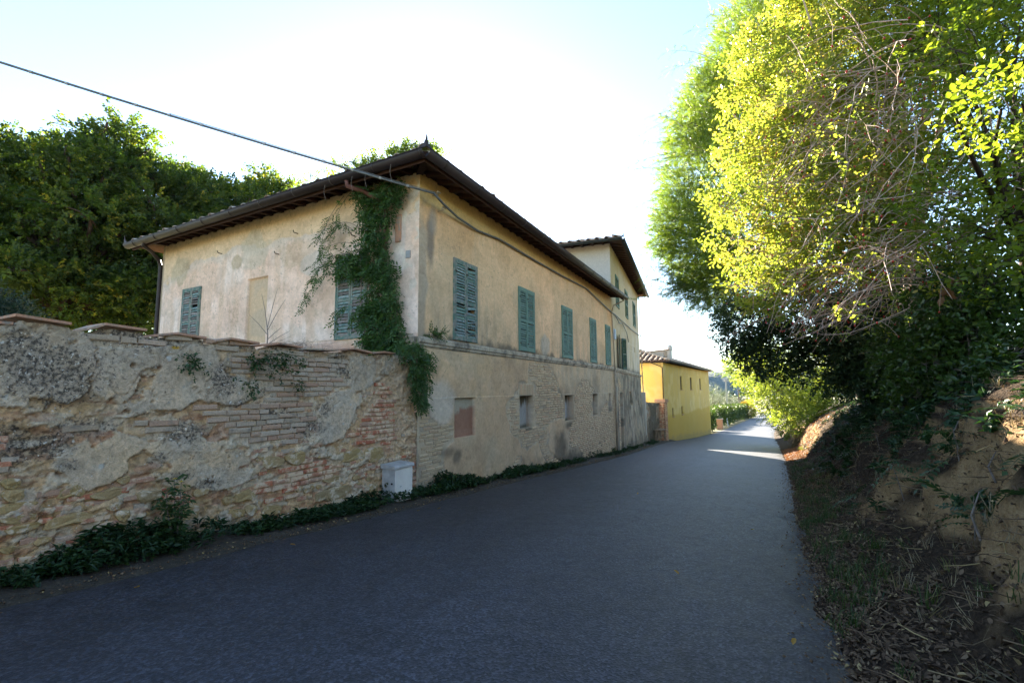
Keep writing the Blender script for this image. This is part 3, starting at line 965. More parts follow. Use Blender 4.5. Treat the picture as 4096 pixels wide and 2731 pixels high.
GW0 = -9.0
gmain = wall_grid('wall_face', gw, M['garden_wall'], FA, -9.0, .05, -2.4, .62, .0135, gw_h, gw_col, ztop=wtop, extra={'lich': gw_lich})
gmb = MB()
for a, b in ((GW0, -5.97),):
    P0, P1_ = FA(a, 0, .0), FA(b, 0, .0)
    gmb.box((P0 + P1_) / 2 + UP * -.95 - d3(nL) * .32, d3(dL) * (b - a) / 2, d3(nL) * .2, UP * 1.5)
P0, P1_ = FA(-5.95, 0, 0), FA(-.1, 0, 0)
gmb.box((P0 + P1_) / 2 + UP * -.95 - d3(nL) * .29, d3(dL) * 2.9, d3(nL) * .15, UP * 1.5)
gme = gmb.mesh('wall_core')
gme.attributes.new('Col', 'FLOAT_COLOR', 'POINT').data.foreach_set('color', np.tile((.36, .32, .26, 1), len(gme.vertices)))
obj('wall_core', gme, M['garden_wall'], gw)


def _mk(i):
    return lambda s, z: gw_masks(s, z)[i]


def gw_q(s, z):
    return float(((fbm(s * .8, z * .8, 2, 1) - .5) * .10) + np.clip(-z - 1.0, 0, 1) * .04)


class _FQ:
    """garden wall face that follows the bulging of the wall"""
    d, n = dL, nL

    def __call__(self, s, z, q=0.0):
        return FA(s, z, q + gw_q(s, z))


FG = _FQ()
lay_bricks(FG, _mk(2), -5.9, -.05, -2.0, .5, .26, .059, .013, gw, M['brick_red'], -.005, 200, lambda s, z: -s, .93, 3)
lay_bricks(FG, _mk(1), -5.9, -.05, -1.2, .66, .26, .059, .012, gw, M['brick_grey'], -.009, 200, lambda s, z: abs(s + 3.5), .93, 4, name='weathered_brick')
def _frag(s, z):
    pl, br, rd = gw_masks(s, z)
    return ~(pl | br | rd) & (fbm(s * 2.2, z * 3, 3, 1) > .47) & (z < .5)


lay_bricks(FG, _frag, -5.85, -.3, -1.95, .5, .22, .052, .022, gw, M['brick_red'], -.006, 90, lambda s, z: abs(s + 4), .34, 14)
lay_bricks(FG, _frag, -5.85, -.3, -1.93, .5, .20, .055, .03, gw, M['brick_grey'], -.006, 90, lambda s, z: abs(s + 4), .34, 15, name='weathered_brick')
STONES = [stone_mesh(k) for k in range(5)]
rr = np.random.default_rng(5)
for i, (cs, cz, rx, rz) in enumerate(stones):
    o3 = FG(cs, cz, .004 + rr.uniform(-.008, .008))
    t = rr.normal() * .06
    obj('stone', STONES[i % 5], None, gw, basis(o3, d3(dL) * rx + UP * t * rx, d3(nL) * .10, UP * rz * 1.05 - d3(dL) * t * rz))
# loose extra rubble in the lower left, where the render has fallen away
placed = [(a, b, c_) for a, b, c_, d_ in stones]
for i in range(600):
    cs, cz = rr.uniform(-5.7, -1.2), rr.uniform(-1.75, -.75)
    rx = rr.uniform(.03, .085)
    if cs > -3.2 and cz > -1.3:
        continue
    m = gw_masks(np.array([[cs]]), np.array([[cz]]))
    if m[0][0, 0] or m[2][0, 0] or any(abs(cs - a) < rx + c_ and abs(cz - b) < .09 for a, b, c_ in placed) or len(placed) > 75:
        continue
    placed.append((cs, cz, rx))
    obj('stone', STONES[i % 5], None, gw, basis(FG(cs, cz, rr.uniform(-.01, .01)), d3(dL) * rx, d3(nL) * .07, UP * rx * rr.uniform(.45, .8)))

# terracotta coping, one slab after another, each tipped a little
cop = [(-5.9, -5.45, .60, .61), (-5.44, -5.07, .685, .655), (-4.93, -4.82, .625, .68), (-4.82, -4.47, .683, .665), (-4.35, -4.18, .625, .66), (-4.18, -3.87, .66, .64),
       (-3.78, -3.59, .61, .66), (-3.59, -3.22, .66, .635), (-3.18, -2.94, .61, .655), (-2.93, -2.58, .66, .635), (-2.5, -2.22, .62, .63), (-2.2, -1.95, .63, .635),
       (-1.94, -1.62, .64, .69), (-1.61, -1.24, .69, .655), (-1.22, -.94, .645, .68), (-.93, -.66, .685, .675)]
for i, (a, b, za, zb) in enumerate(cop):
    mb = MB()
    th = .024
    A0, B0 = FA(a, za, .045), FA(b, zb, .045)
    bk = -d3(nL) * .40
    u = UP * -th
    mb.add([A0, B0, B0 + bk, A0 + bk, A0 + u, B0 + u, B0 + bk + u, A0 + bk + u], [(0, 1, 2, 3), (4, 7, 6, 5), (0, 4, 5, 1), (1, 5, 6, 2), (2, 6, 7, 3), (3, 7, 4, 0)])
    mb.build('coping_tile', M['terracotta'] if i not in (2, 6, 10, 11) else M['brick_grey'], gw)
# ------------------------------------------------------------------ the long house
hs = thing('long_farmhouse', 'long ochre farmhouse with green shutters, vine on its corner and peeling lower wall', 'house', sq(0, -1, gz(0)))
WZ = 4.33                                # wall top
WIN = [(1.19, 2.10), (4.36, 5.36), (7.69, 8.67), (10.80, 11.58), (13.05, 13.78)]
WB, WT = 1.09, 2.86
ST0, ST1 = .84, 1.03
ops = [(a, b, WB + .01, WT - .02, .16) for a, b in WIN]
niches = [N1, N2, N3, N4, N5]
ops += [(a, b, c_, d_, dd) for (a, b, c_, d_), dd in zip(niches, (.07, .16, .16, .2, .2))]


def fa_expo(X, Z):
    Xw, Zw = warp(X, Z, .05, 3.5, 1)
    m = np.zeros(np.shape(X), bool)
    for p in (B1, B2a, B2b, B2c):
        m |= inpoly(Xw, Zw, p)
    return m & (np.asarray(Z) < .8)


def fa_h(X, Z):
    ex = fa_expo(X, Z)
    up = (fbm(X * 1.2, Z * 1.2, 3, 2) - .5) * .018
    lowr = np.where(ex, -.016 + (fbm(X * 20, Z * 20, 2, 1) - .5) * .012, (fbm(X * 5, Z * 5, 3, 2) - .5) * .014)
    base = np.where(Z < ST0, .03 + lowr, 0)
    return up + base


def flakes(c, X, Z, seed=0, amt=1.0, lo=(.82, .80, .78), hi=(1.12, 1.13, 1.15)):
    """crisp edged patches where coats of limewash have come away, and hairline cracks"""
    for k, (sc, th) in enumerate(((1.1, .585), (2.6, .60), (6.0, .625))):
        f = fbm(X * sc + 3 * k, Z * sc * 1.1, 5, seed + k)
        g = fbm(X * sc + 50 + 3 * k, Z * sc, 5, seed + k + 1)
        c = c * (1 + (np.array(hi) - 1) * (sstep(th, th + .012, f) * amt)[..., None])
        c = c * (1 + (np.array(lo) - 1) * (sstep(th + .01, th + .022, g) * amt)[..., None])
    cr = np.abs(fbm(X * 1.5, Z * 1.1, 5, seed + 2) - .5)
    return mixc(c, (.22, .17, .12), (cr < .0022) * .45)


def streak(X, Z, sc=5, seed=1):
    return fbm(X * sc, Z * .55, 4, seed)


def fa_col(X, Z):
    n1, n2, n3 = fbm(X * .9, Z * .9, 4, 1), fbm(X * 3.5, Z * 3.5, 4, 2), fbm(X * .5, Z * .5, 3, 3)
    stv = streak(X, Z)
    c = np.broadcast_to(np.array((.75, .50, .295)), X.shape + (3,))
    c = mixc(c, (.62, .44, .27), sstep(.40, .62, n1) * .8)
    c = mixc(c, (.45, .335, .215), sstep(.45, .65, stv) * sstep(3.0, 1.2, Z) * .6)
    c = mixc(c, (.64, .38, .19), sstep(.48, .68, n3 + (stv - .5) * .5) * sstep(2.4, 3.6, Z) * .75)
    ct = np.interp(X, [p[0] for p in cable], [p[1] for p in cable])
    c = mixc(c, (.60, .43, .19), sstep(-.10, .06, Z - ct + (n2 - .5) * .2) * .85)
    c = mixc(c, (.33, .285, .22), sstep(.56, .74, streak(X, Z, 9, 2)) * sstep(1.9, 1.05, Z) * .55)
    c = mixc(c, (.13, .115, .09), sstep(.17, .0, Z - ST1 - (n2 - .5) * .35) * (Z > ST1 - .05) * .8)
    # lower storey
    l = np.broadcast_to(np.array((.68, .475, .28)), X.shape + (3,))
    l = mixc(l, (.57, .425, .275), sstep(.4, .6, n2) * .7)
    l = mixc(l, (.50, .38, .25), sstep(.42, .62, n1) * .7)
    l = mixc(l, (.58, .38, .23), sstep(.55, .7, n3) * .5)
    l = mixc(l, (.46, .375, .265), sstep(3.5, 9.0, X) * (.35 + .4 * sstep(.4, .6, stv)))
    l = mixc(l, (.62, .53, .42), blob(X, Z, .75, -.25, .5, .45, .3, .2) * .8)
    ex = fa_expo(X, Z)
    m = mixc(np.broadcast_to(np.array((.54, .43, .295)), X.shape + (3,)), (.42, .345, .25), sstep(.42, .62, n2))
    l = np.where(ex[..., None], m, l)
    dark = np.zeros(X.shape)
    for (cx, cz, rx, rz, a) in ((7.3, -1.9, .5, .5, .8), (8.0, -2.35, 1.2, .25, .9), (10.5, -2.4, 2.5, .35, .7), (5.05, -2.16, .13, .14, .85), (6.8, -2.4, 1.0, .14, .7), (12.8, -1.6, 1.2, 1.0, .45),
                                (8.3, -1.2, .5, .12, .8), (4.8, -1.12, .5, .08, .7), (.95, -1.25, .28, .10, .6), (1.3, -1.38, .13, .13, .7), (6.7, -.3, 1.2, .5, .35), (9.8, .0, 1.2, .4, .3), (11.4, .2, .5, .5, .35), (.5, .55, .25, .12, .25)):
        dark = np.maximum(dark, blob(X, Z, cx, cz, rx, rz, .6, .5, 3, 4) * a)
    l = mixc(l, (.10, .09, .07), dark)
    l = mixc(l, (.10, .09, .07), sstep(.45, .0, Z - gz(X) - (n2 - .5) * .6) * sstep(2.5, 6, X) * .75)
    c = np.where((Z < ST0 + .05)[..., None], l, c)
    # drip at the corner, infill of the first niche
    c = mixc(c, (.17, .15, .13), blob(X, Z, .36, 3.05, .13, .5, .5, .3, 1, 4) * .8)
    c = mixc(c, (.30, .27, .24), blob(X, Z, .45, 3.45, .12, .3, .4, .3, 1, 4) * .6)
    c = mixc(c, (.40, .33, .25), blob(X, Z, .10, 2.0, .16, 1.5, .3, .5, 1, 3) * .8)
    c = mixc(c, (.46, .42, .35), blob(X, Z, 6.25, 1.4, .35, .3, .2, .35, 2, 5) * .7)
    c = flakes(c, X, Z, 1, .38)
    n1i = (X > N1[0]) & (X < N1[1]) & (Z > N1[2]) & (Z < N1[3])
    c = np.where(n1i[..., None], mixc(mixc(np.broadcast_to(np.array((.44, .38, .28)), X.shape + (3,)), (.34, .155, .095), sstep(-.42, -.5, Z + (n2 - .5) * .25 - (X > 1.55) * .12) * .85), (.38, .22, .15), (Z < -.85) * .6), c)
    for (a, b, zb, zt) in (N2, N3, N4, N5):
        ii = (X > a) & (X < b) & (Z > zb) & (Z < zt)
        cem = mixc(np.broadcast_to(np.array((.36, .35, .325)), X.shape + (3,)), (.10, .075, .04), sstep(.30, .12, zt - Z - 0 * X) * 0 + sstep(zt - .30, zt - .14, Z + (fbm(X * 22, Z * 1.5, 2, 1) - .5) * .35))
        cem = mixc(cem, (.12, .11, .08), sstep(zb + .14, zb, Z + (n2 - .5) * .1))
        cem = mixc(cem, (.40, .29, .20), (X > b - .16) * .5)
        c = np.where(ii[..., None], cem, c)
    return c


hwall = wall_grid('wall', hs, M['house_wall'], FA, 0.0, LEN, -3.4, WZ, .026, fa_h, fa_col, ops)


# garden facade
def fs_h(X, Z):
    return (fbm(X * 1.3, Z * 1.3, 3, 1) - .5) * .02 + (fbm(X * 6, Z * 6, 3, 2) - .5) * .008


def fs_col(X, Z):
    n1, n2, n3 = fbm(X * .9, Z * .9, 4, 3), fbm(X * 3.5, Z * 3.5, 4, 0), fbm(X * 1.6, Z * 1.6, 4, 2)
    c = np.broadcast_to(np.array((.80, .56, .43)), X.shape + (3,))
    c = mixc(c, (.80, .64, .55), sstep(.42, .62, n1) * .8)
    c = mixc(c, (.68, .46, .32), sstep(.46, .64, streak(X, Z, 5, 3)) * .55)
    c = mixc(c, (.62, .46, .34), sstep(.55, .72, n2) * .5)
    lim = 3.62 + (n3 - .5) * .5 - sstep(7, 9.5, X) * .45
    c = mixc(c, (.60, .51, .44), sstep(-.28, -.02, Z - lim) * .6)
    c = mixc(c, (.71, .505, .32), sstep(-.02, .05, Z - lim) * .9)
    for (cx, cz, rx, rz, col, a) in ((8.7, 3.45, .5, .38, (.47, .37, .25), .75), (5.3, 3.55, .55, .42, (.50, .43, .33), .6), (3.7, 3.2, .5, .35, (.50, .36, .24), .5), (3.0, 2.9, .5, .3, (.50, .45, .40), .5),
                                     (6.0, 3.35, .22, .2, (.45, .34, .22), .7), (.45, 2.6, .35, 1.3, (.58, .45, .36), .5), (.5, 2.95, .15, .5, (.46, .43, .40), .5), (2.2, 3.5, .6, .3, (.56, .40, .26), .5)):
        c = mixc(c, col, blob(X, Z, cx, cz, rx, rz, .15, .5, 1, 3.5) * a)
    # bare mortar patches at the corner
    c = mixc(c, (.62, .55, .46), sstep(.56, .66, fbm(X * 5, Z * 5, 3, 1)) * sstep(1.0, .3, X) * .7)
    c = flakes(c, X, Z, 2, .5)
    bl = (X > 4.66) & (X < 5.46) & (Z < 2.8) & (Z > 1.2)
    c = np.where(bl[..., None], mixc(np.broadcast_to(np.array((.64, .45, .29)), X.shape + (3,)), (.57, .42, .29), sstep(.45, .6, n3)), c)
    return mixc(c, (.50, .28, .20), sstep(1.13, .95, Z + (n2 - .5) * .25) * .6)


SW = [(1.36, 2.23), (7.53, 8.38)]
wall_grid('wall', hs, M['house_wall'], FS, 0.0, DEP, -.4, WZ, .025, fs_h, fs_col,
          [(a, b, WB + .01, WT - .03, .16) for a, b in SW] + [(4.66, 5.46, 1.02, 2.81, .07)])
# garden-side and rear walls
mb = MB()
for A, B in ((C + eL * DEP, T0 + eL * DEP), (T0 + dL * -.02, T0 + eL * DEP)):
    A3, B3 = d3(A), d3(B)
    t = (B3 - A3) / np.linalg.norm(B3 - A3)
    nn = np.array((t[1], -t[0], 0))
    mb.box((A3 + B3) / 2 + UP * .1, (B3 - A3) / 2 * .998, nn * .12, UP * 4.2)
mw = mb.mesh('rear_wall')
mw.attributes.new('Col', 'FLOAT_COLOR', 'POINT').data.foreach_set('color', np.tile((.45, .35, .25, 1), len(mw.vertices)))
obj('rear_wall', mw, M['house_wall'], hs)

# bricks laid bare
def _out(s, z, rects):
    m = np.ones(np.shape(s), bool)
    for a, b, c_, d_ in rects:
        m &= ~((s > a - .03) & (s < b + .03) & (z > c_ - .02) & (z < d_ + .02))
    return m


_fe = lambda s, z: fa_expo(s, z) & _out(s, z, niches) & (s > .03)
_arch = [(N2[0] - .05, N2[1] + .05, N2[3] + .01, N2[3] + .36)]
_fe2 = lambda s, z: _fe(s, z) & _out(s, z, _arch)
lay_bricks(FA, _fe2, -.05, 14.2, -3.2, .8, .27, .060, .012, hs, M['brick_wash'], .026, 285, lambda s, z: s, .96, 8)
for k in range(12):                                     # soldier course over the second niche
    w = (N2[1] - N2[0] + .04) / 12
    o3 = FA(N2[0] - .02 + w * (k + .5), N2[3] + .165, .027)
    obj('lintel_brick', brick_shared(k % 6, M['brick_wash']), None, hs, basis(o3, UP * .30, d3(nL) * .06, -d3(dL) * w * .86))

# string course
prof = [(0, ST1), (.055, ST1 + .005), (.075, ST1 - .02), (.075, ST1 - .105), (.045, ST1 - .12), (.05, ST1 - .155), (.02, ST0), (0, ST0)]


def course(F, s0, s1, parent, step=.9, seed=2):
    r = np.random.default_rng(seed)
    s = s0
    while s < s1 - .05:
        e_ = min(s + step * r.uniform(.85, 1.15), s1)
        P0 = [F(s + .006, z + r.normal() * .002, q + .02) for q, z in prof]
        mb = MB()
        mb.prism([p for p in P0], (0, 0, 0), d3(F.d) * (e_ - s - .012))
        mb.build('string_course_block', M['string'], parent)
        s = e_


course(FA, -.06, LEN, hs)
course(FS, .0, 1.6, hs, seed=4)


# shutters
def slat_mesh(mat):
    key = ('slat', mat.name)
    if key not in SHARED:
        mb = MB()
        t = R(30)
        c_, s_ = math.cos(t), math.sin(t)
        w, h = .038, .0045
        pr = [(-w, -h), (w, -h), (w, h), (-w, h)]
        pr = [(0, a * s_ - b * c_, -(a * c_ + b * s_)) for a, b in pr]
        mb.prism([(-.5, p[1], p[2]) for p in pr], (0, 0, 0), (1, 0, 0))
        me = mb.mesh('slat')
        me.materials.append(mat)
        SHARED[key] = me
    return SHARED[key]


def shutter_leaf(parent, O, ax, an, w, h, mats, n, mid=.48, seed=0, broken=0.0, slats=True, tilt=0.0):
    """O: lower hinge corner, ax along the leaf, an outward"""
    r = np.random.default_rng(seed)
    O, ax, an = np.asarray(O, float), np.asarray(ax, float), np.asarray(an, float)
    mb = MB()
    sw, th = .052, .019
    cz = lambda z, x0, x1, hz, yy=0: mb.box(O + ax * (x0 + x1) / 2 + an * yy + UP * z, ax * (x1 - x0) / 2, an * th, UP * hz)
    cz(h / 2, .003, sw, h / 2)
    cz(h / 2, w - sw, w - .003, h / 2)
    cz(.05, sw, w - sw, .05, .001)
    cz(h - .04, sw, w - sw, .04, .001)
    cz(h * mid, sw, w - sw, .032, .001)
    lf = mb.build('shutter', mats[0], parent)
    for zz in (h * .12, h * .85):
        MB().box(O + ax * .02 + an * .03 + UP * zz, ax * .035, an * .008, UP * .012).build('hinge', M['iron'], lf)
    zs = np.linspace(.115, h - .095, n)
    rest = MB()
    for z in zs:
        if abs(z - h * mid) < .045:
            continue
        b = r.random() < broken
        if b and r.random() < .35:
            continue
        ang = r.normal() * (.012 if not b else .16)
        mt = mats[1] if (len(mats) < 3 or r.random() < .6) else mats[2]
        x = ax * (w - 2 * sw + .008) * (1 if not b else .97)
        x = x + UP * ang * (w - 2 * sw)
        ro = r.normal() * (.03 if not b else .5)
        zz_ = UP * math.cos(ro) + an * math.sin(ro)
        yy_ = an * math.cos(ro) - UP * math.sin(ro)
        m4 = basis(O + ax * w / 2 + UP * (z + (r.normal() * .004)), x, yy_, zz_)
        if slats:
            obj('slat', slat_mesh(mt), None, lf, m4)
        else:
            me = slat_mesh(mt)
            vs_ = [m4 @ v.co for v in me.vertices]
            rest.add(vs_, [tuple(p.vertices) for p in me.polygons])
    if not slats:
        rest.build('slat', mats[1], lf)
    return lf


def closed_window(parent, F, a, b, zb, zt, mats, n, seed, broken=0.0, slats=True, frame=True):
    A3, n3 = d3(F.d), d3(F.n)
    w = (b - a - .03) / 2
    q = .022
    shutter_leaf(parent, F(a + .012, zb, q), A3, n3, w, zt - zb, mats, n, seed=seed, broken=broken, slats=slats)
    shutter_leaf(parent, F(b - .012 - w, zb, q), A3, n3, w, zt - zb, mats, n, seed=seed + 50, broken=broken, slats=slats)
    mb = MB()
    mb.box(F((a + b) / 2, (zb + zt) / 2, -.135), A3 * (b - a) / 2 * .99, n3 * .006, UP * (zt - zb) / 2 * .985)
    mb.build('window_pane', M['glass'] if broken < .2 else M['wood_in'], parent)
    if frame:
        mb = MB()
        for s in (a - .012, b + .012):
            mb.box(F(s, (zb + zt) / 2, .012), A3 * .014, n3 * .03, UP * (zt - zb) / 2 * 1.005)
        mb.box(F((a + b) / 2, zt + .012, .012), A3 * ((b - a) / 2 + .026), n3 * .03, UP * .012)
        mb.build('shutter_frame', mats[0], parent)


gm = (M['shutter'], M['slat'])
om = (M['shutter_old'], M['slat_old'], M['slat'])
closed_window(hs, FA, *WIN[0], WB, WT, om, 25, 1, .22)
for i, (a, b) in enumerate(WIN[1:]):
    closed_window(hs, FA, a, b, WB, WT, gm, 25, 10 + i, .02)
closed_window(hs, FS, *SW[0], WB, WT - .01, (M['shutter_old'], M['slat_bare'], M['slat_old']), 24, 30, .05)
closed_window(hs, FS, *SW[1], WB, WT - .01, (M['shutter_old'], M['slat_bare'], M['slat_old']), 24, 40, .10)


# ------------------------------------------------------------------ roofs
def tile_mesh(mat, l=.46, r0=.105, r1=.085):
    key = ('tile', mat.name)
    if key not in SHARED:
        n = 6
        P, F = [], []
        for (y, r) in ((0, r0), (l, r1)):
            for k in range(n):
                an = math.pi * k / (n - 1)
                P.append((math.cos(an) * r, y, math.sin(an) * r))
        for (y, r) in ((0, r0 - .014), (l, r1 - .014)):
            for k in range(n):
                an = math.pi * k / (n - 1)
                P.append((math.cos(an) * r, y, math.sin(an) * r))
        for k in range(n - 1):
            F.append((k, k + 1, n + k + 1, n + k))
            F.append((k, 2 * n + k, 2 * n + k + 1, k + 1))
            F.append((2 * n + k, 3 * n + k, 3 * n + k + 1, 2 * n + k + 1))
        F += [(0, n, 3 * n, 2 * n), (n - 1, 3 * n - 1, 4 * n - 1, 2 * n - 1)]
        me = bpy.data.meshes.new('roof_tile')
        me.from_pydata(P, [], F)
        me.materials.append(mat)
        SHARED[key] = (me, np.array(P), F)
    return SHARED[key]


def tile_roof(parent, P0, ax, up, width, depth, slope, inside, nrows_parts, seed, mat, pitch=.43, rowl=.37, cols_parts=None):
    """P0: eave start point; ax along the eave, up horizontal uphill. First rows are single tiles."""
    r = np.random.default_rng(seed)
    me, TP, TF = tile_mesh(mat)
    ax, up = d3(ax), d3(up)
    sl = up + UP * slope
    sl /= np.linalg.norm(sl)
    nrm = np.cross(ax, sl)
    if nrm[2] < 0:
        nrm = -nrm
    V, F, n = [], [], 0
    cols = int(width / pitch)
    for row in range(int(depth / rowl) + 1):
        for c_ in range(cols + 1):
            x = (c_ + .5) * pitch
            y = row * rowl
            if not inside(x, y + .1):
                continue
            yy = y - .05 + r.normal() * .02
            P = P0 + ax * (x + r.normal() * .008) + up * yy + UP * (slope * yy + .012)
            y_ax = sl + ax * r.normal() * .03 + nrm * .03
            for pan in (0,):
                if pan:
                    m4 = basis(P + ax * pitch / 2 + nrm * .045 - sl * .04, ax, y_ax, -nrm)
                else:
                    m4 = basis(P + nrm * .012 + nrm * r.normal() * .006, ax * r.uniform(.95, 1.06), y_ax, nrm)
                if not pan and row < nrows_parts and (cols_parts is None or c_ < cols_parts):
                    obj('roof_tile', me, None, parent, m4)
                else:
                    mm = np.array(m4)
                    V.append(TP @ mm[:3, :3].T + mm[:3, 3])
                    F += [tuple(n + i for i in f) for f in TF]
                    n += len(TP)
    if V:
        o = obj('roof_tiles', np_mesh('roof_tiles', np.concatenate(V), np.array(F)), mat, parent)
        o['kind'] = 'stuff'


def poly_obj(name, pts, mat, parent, thick=.06):
    mb = MB()
    n = len(pts)
    lo = [np.asarray(p, float) - UP * thick for p in pts]
    mb.add(list(pts) + lo, [tuple(range(n)), tuple(range(n, 2 * n))[::-1]] + [(i, n + i, n + (i + 1) % n, (i + 1) % n) for i in range(n)])
    return mb.build(name, mat, parent)


def gutter(parent, A, B, mat, rad=.112, band=1.15, name='gutter'):
    A, B = np.asarray(A, float), np.asarray(B, float)
    t = B - A
    ln = np.linalg.norm(t)
    t /= ln
    side = np.cross(t, UP)
    mb = MB()
    n = 10

    def ring(p, r):
        return [p + side * r * math.cos(math.pi + math.pi * k / n) + UP * r * 1.08 * math.sin(math.pi + math.pi * k / n) for k in range(n + 1)]
    for (a, b, r) in [(0, ln, rad)] + [(x, x + .04, rad + .006) for x in np.arange(.5, ln, band)]:
        o1, o2 = ring(A + t * a, r), ring(A + t * b, r)
        i1, i2 = ring(A + t * a, r - .008), ring(A + t * b, r - .008)
        m = n + 1
        mb.add(o1 + o2 + i1 + i2, [(k, k + 1, m + k + 1, m + k) for k in range(n)] + [(2 * m + k, 3 * m + k, 3 * m + k + 1, 2 * m + k + 1) for k in range(n)]
               + [(0, m, 3 * m, 2 * m), (n, 2 * m + n, 3 * m + n, m + n)] + [(k, 2 * m + k, 2 * m + k + 1, k + 1) for k in range(n)] + [(m + k, m + k + 1, 3 * m + k + 1, 3 * m + k) for k in range(n)])
    mb.tube([A + side * rad + UP * .003, B + side * rad + UP * .003], .011, 6)
    mb.tube([A - side * rad + UP * .003, B - side * rad + UP * .003], .009, 6)
    return mb.build(name, mat, parent, True)


def finial(parent, P, a, b, mat):
    """cut-out metal acroterion on the gutter corner: two leaf shaped blades meeting at a spike"""
    prof2 = [(0, 0), (.30, 0), (.30, .03), (.24, .045), (.21, .085), (.16, .07), (.13, .13), (.09, .12), (.075, .20), (.045, .21), (.022, .30), (0, .40)]
    mb = MB()
    for ax in (a, b):
        ax = d3(ax)
        nn = np.array((-ax[1], ax[0], 0)) * .006
        pts = [P + ax * x * .62 + UP * z * .58 for x, z in prof2]
        n = len(pts)
        mb.add([p - nn for p in pts] + [p + nn for p in pts], [tuple(range(n)), tuple(range(n, 2 * n))[::-1]] + [(i, n + i, n + (i + 1) % n, (i + 1) % n) for i in range(n)])
    mb.tube([P + UP * .1, P + UP * .25], [.012, .003], 6)
    mb.build('gutter_finial', mat, parent)


OV = .58
EZ = 4.31                               # eave height at the overhang edge
KS = .30


def HP(x, y, z):
    p = C + dL * x + eL * y
    return np.array((p[0], p[1], z))


XE, YE = LEN + .05, DEP + OV
hgt = lambda x, y: EZ + KS * min(y + OV, YE - y, x + OV)
mid = (DEP) / 2
rz = EZ + KS * (mid + OV)
A_, B_, C_, D_ = HP(-OV, -OV, EZ), HP(XE, -OV, EZ), HP(XE, YE, EZ), HP(-OV, YE, EZ)
R1_, R2_ = HP(mid, mid, rz), HP(XE, mid, rz)
roof = poly_obj('roof', [A_, B_, R2_, R1_], M['soffit'], hs, .07)
poly_obj('roof', [D_, A_, R1_], M['soffit'], hs, .07)
poly_obj('roof', [C_, D_, R1_, R2_], M['soffit'], hs, .07)
tile_roof(roof, A_, dL, eL, LEN + OV, mid + OV, KS, lambda x, y: y < x + .05 and x < LEN + OV + .02, 3, 1, M['tile'])
tile_roof(hs, A_, eL, dL, DEP + 2 * OV, mid + OV, KS, lambda x, y: y < x + .05 and y < DEP + 2 * OV - x + .05, 3, 2, M['tile'])
# hip ridge tiles
me_t, TP, TF = tile_mesh(M['tile'])
hd = R1_ - A_
for k in range(16):
    p = A_ + hd * ((k + .2) / 17.0) + UP * .07
    t = hd / np.linalg.norm(hd)
    sx = np.cross(t, UP)
    sx /= np.linalg.norm(sx)
    obj('ridge_tile', me_t, None, hs, basis(p, sx * 1.25, t, np.cross(sx, t) * 1.2))

# gutters at the eave edge
GZ = EZ - .03
gA = HP(-OV - .085, -OV - .085, GZ)
gutter(hs, gA, HP(LEN + .25, -OV - .085, GZ), M['gutter'])
gutter(hs, HP(-OV - .085, DEP + OV + .1, GZ), gA, M['gutter'])
finial(hs, HP(-OV - .17, -OV - .17, GZ + .01), dL, eL, M['gutter'])
finial(hs, HP(-OV - .17, DEP + OV + .1, GZ + .01), dL, -eL, M['gutter'])

# dark fascia boards behind the gutters
MB().box((HP(-OV + .02, -OV + .015, EZ - .10) + HP(LEN, -OV + .015, EZ - .10)) / 2, d3(dL) * (LEN + OV) / 2, d3(eL) * .014, UP * .085).build('fascia', M['rafter'], hs)
MB().box((HP(-OV + .015, -OV, EZ - .10) + HP(-OV + .015, DEP + OV, EZ - .10)) / 2, d3(eL) * (DEP + 2 * OV) / 2, d3(dL) * .014, UP * .085).build('fascia', M['rafter'], hs)


# rafters
def rafter_mesh(ln):
    mb = MB()
    w = .05
    pr = [(-.05, 0), (ln, 0), (ln, -.05), (ln - .09, -.105), (-.05, -.115)]
    mb.add([(x, y, z) for x in (-w, w) for y, z in pr], [(0, 1, 2, 3, 4), (9, 8, 7, 6, 5)] + [(i, 5 + i, 5 + (i + 1) % 5, (i + 1) % 5) for i in range(5)])
    me = mb.mesh('rafter')
    me.materials.append(M['rafter'])
    return me


RAF = rafter_mesh(OV - .04)
sdir = lambda n: d3(n) - UP * KS
for F, ln, n_ in ((FA, LEN, 35), (FS, DEP, 24)):
    for k in range(n_):
        s = .22 + k * (ln - .4) / (n_ - 1)
        y = sdir(F.n)
        obj('rafter', RAF, None, hs, basis(F(s + rr.normal() * .01, EZ + KS * OV - .072, 0.0), d3(F.d), y, UP))
dg = -(dL + eL) / np.linalg.norm(dL + eL)
RAFD = rafter_mesh((OV + .02) * 1.41)
obj('corner_rafter', RAFD, None, hs, basis(HP(.02, .02, EZ + KS * OV - .074), d3(np.array((dg[1], -dg[0]))) * 1.3, d3(dg) - UP * KS / 1.41, UP * 1.2))

# downpipes
def pipe(parent, pts, r, mat, name='downpipe', n=10):
    mb = MB()
    mb.tube(pts, r, n)
    o = mb.build(name, mat, parent, True)
    return o


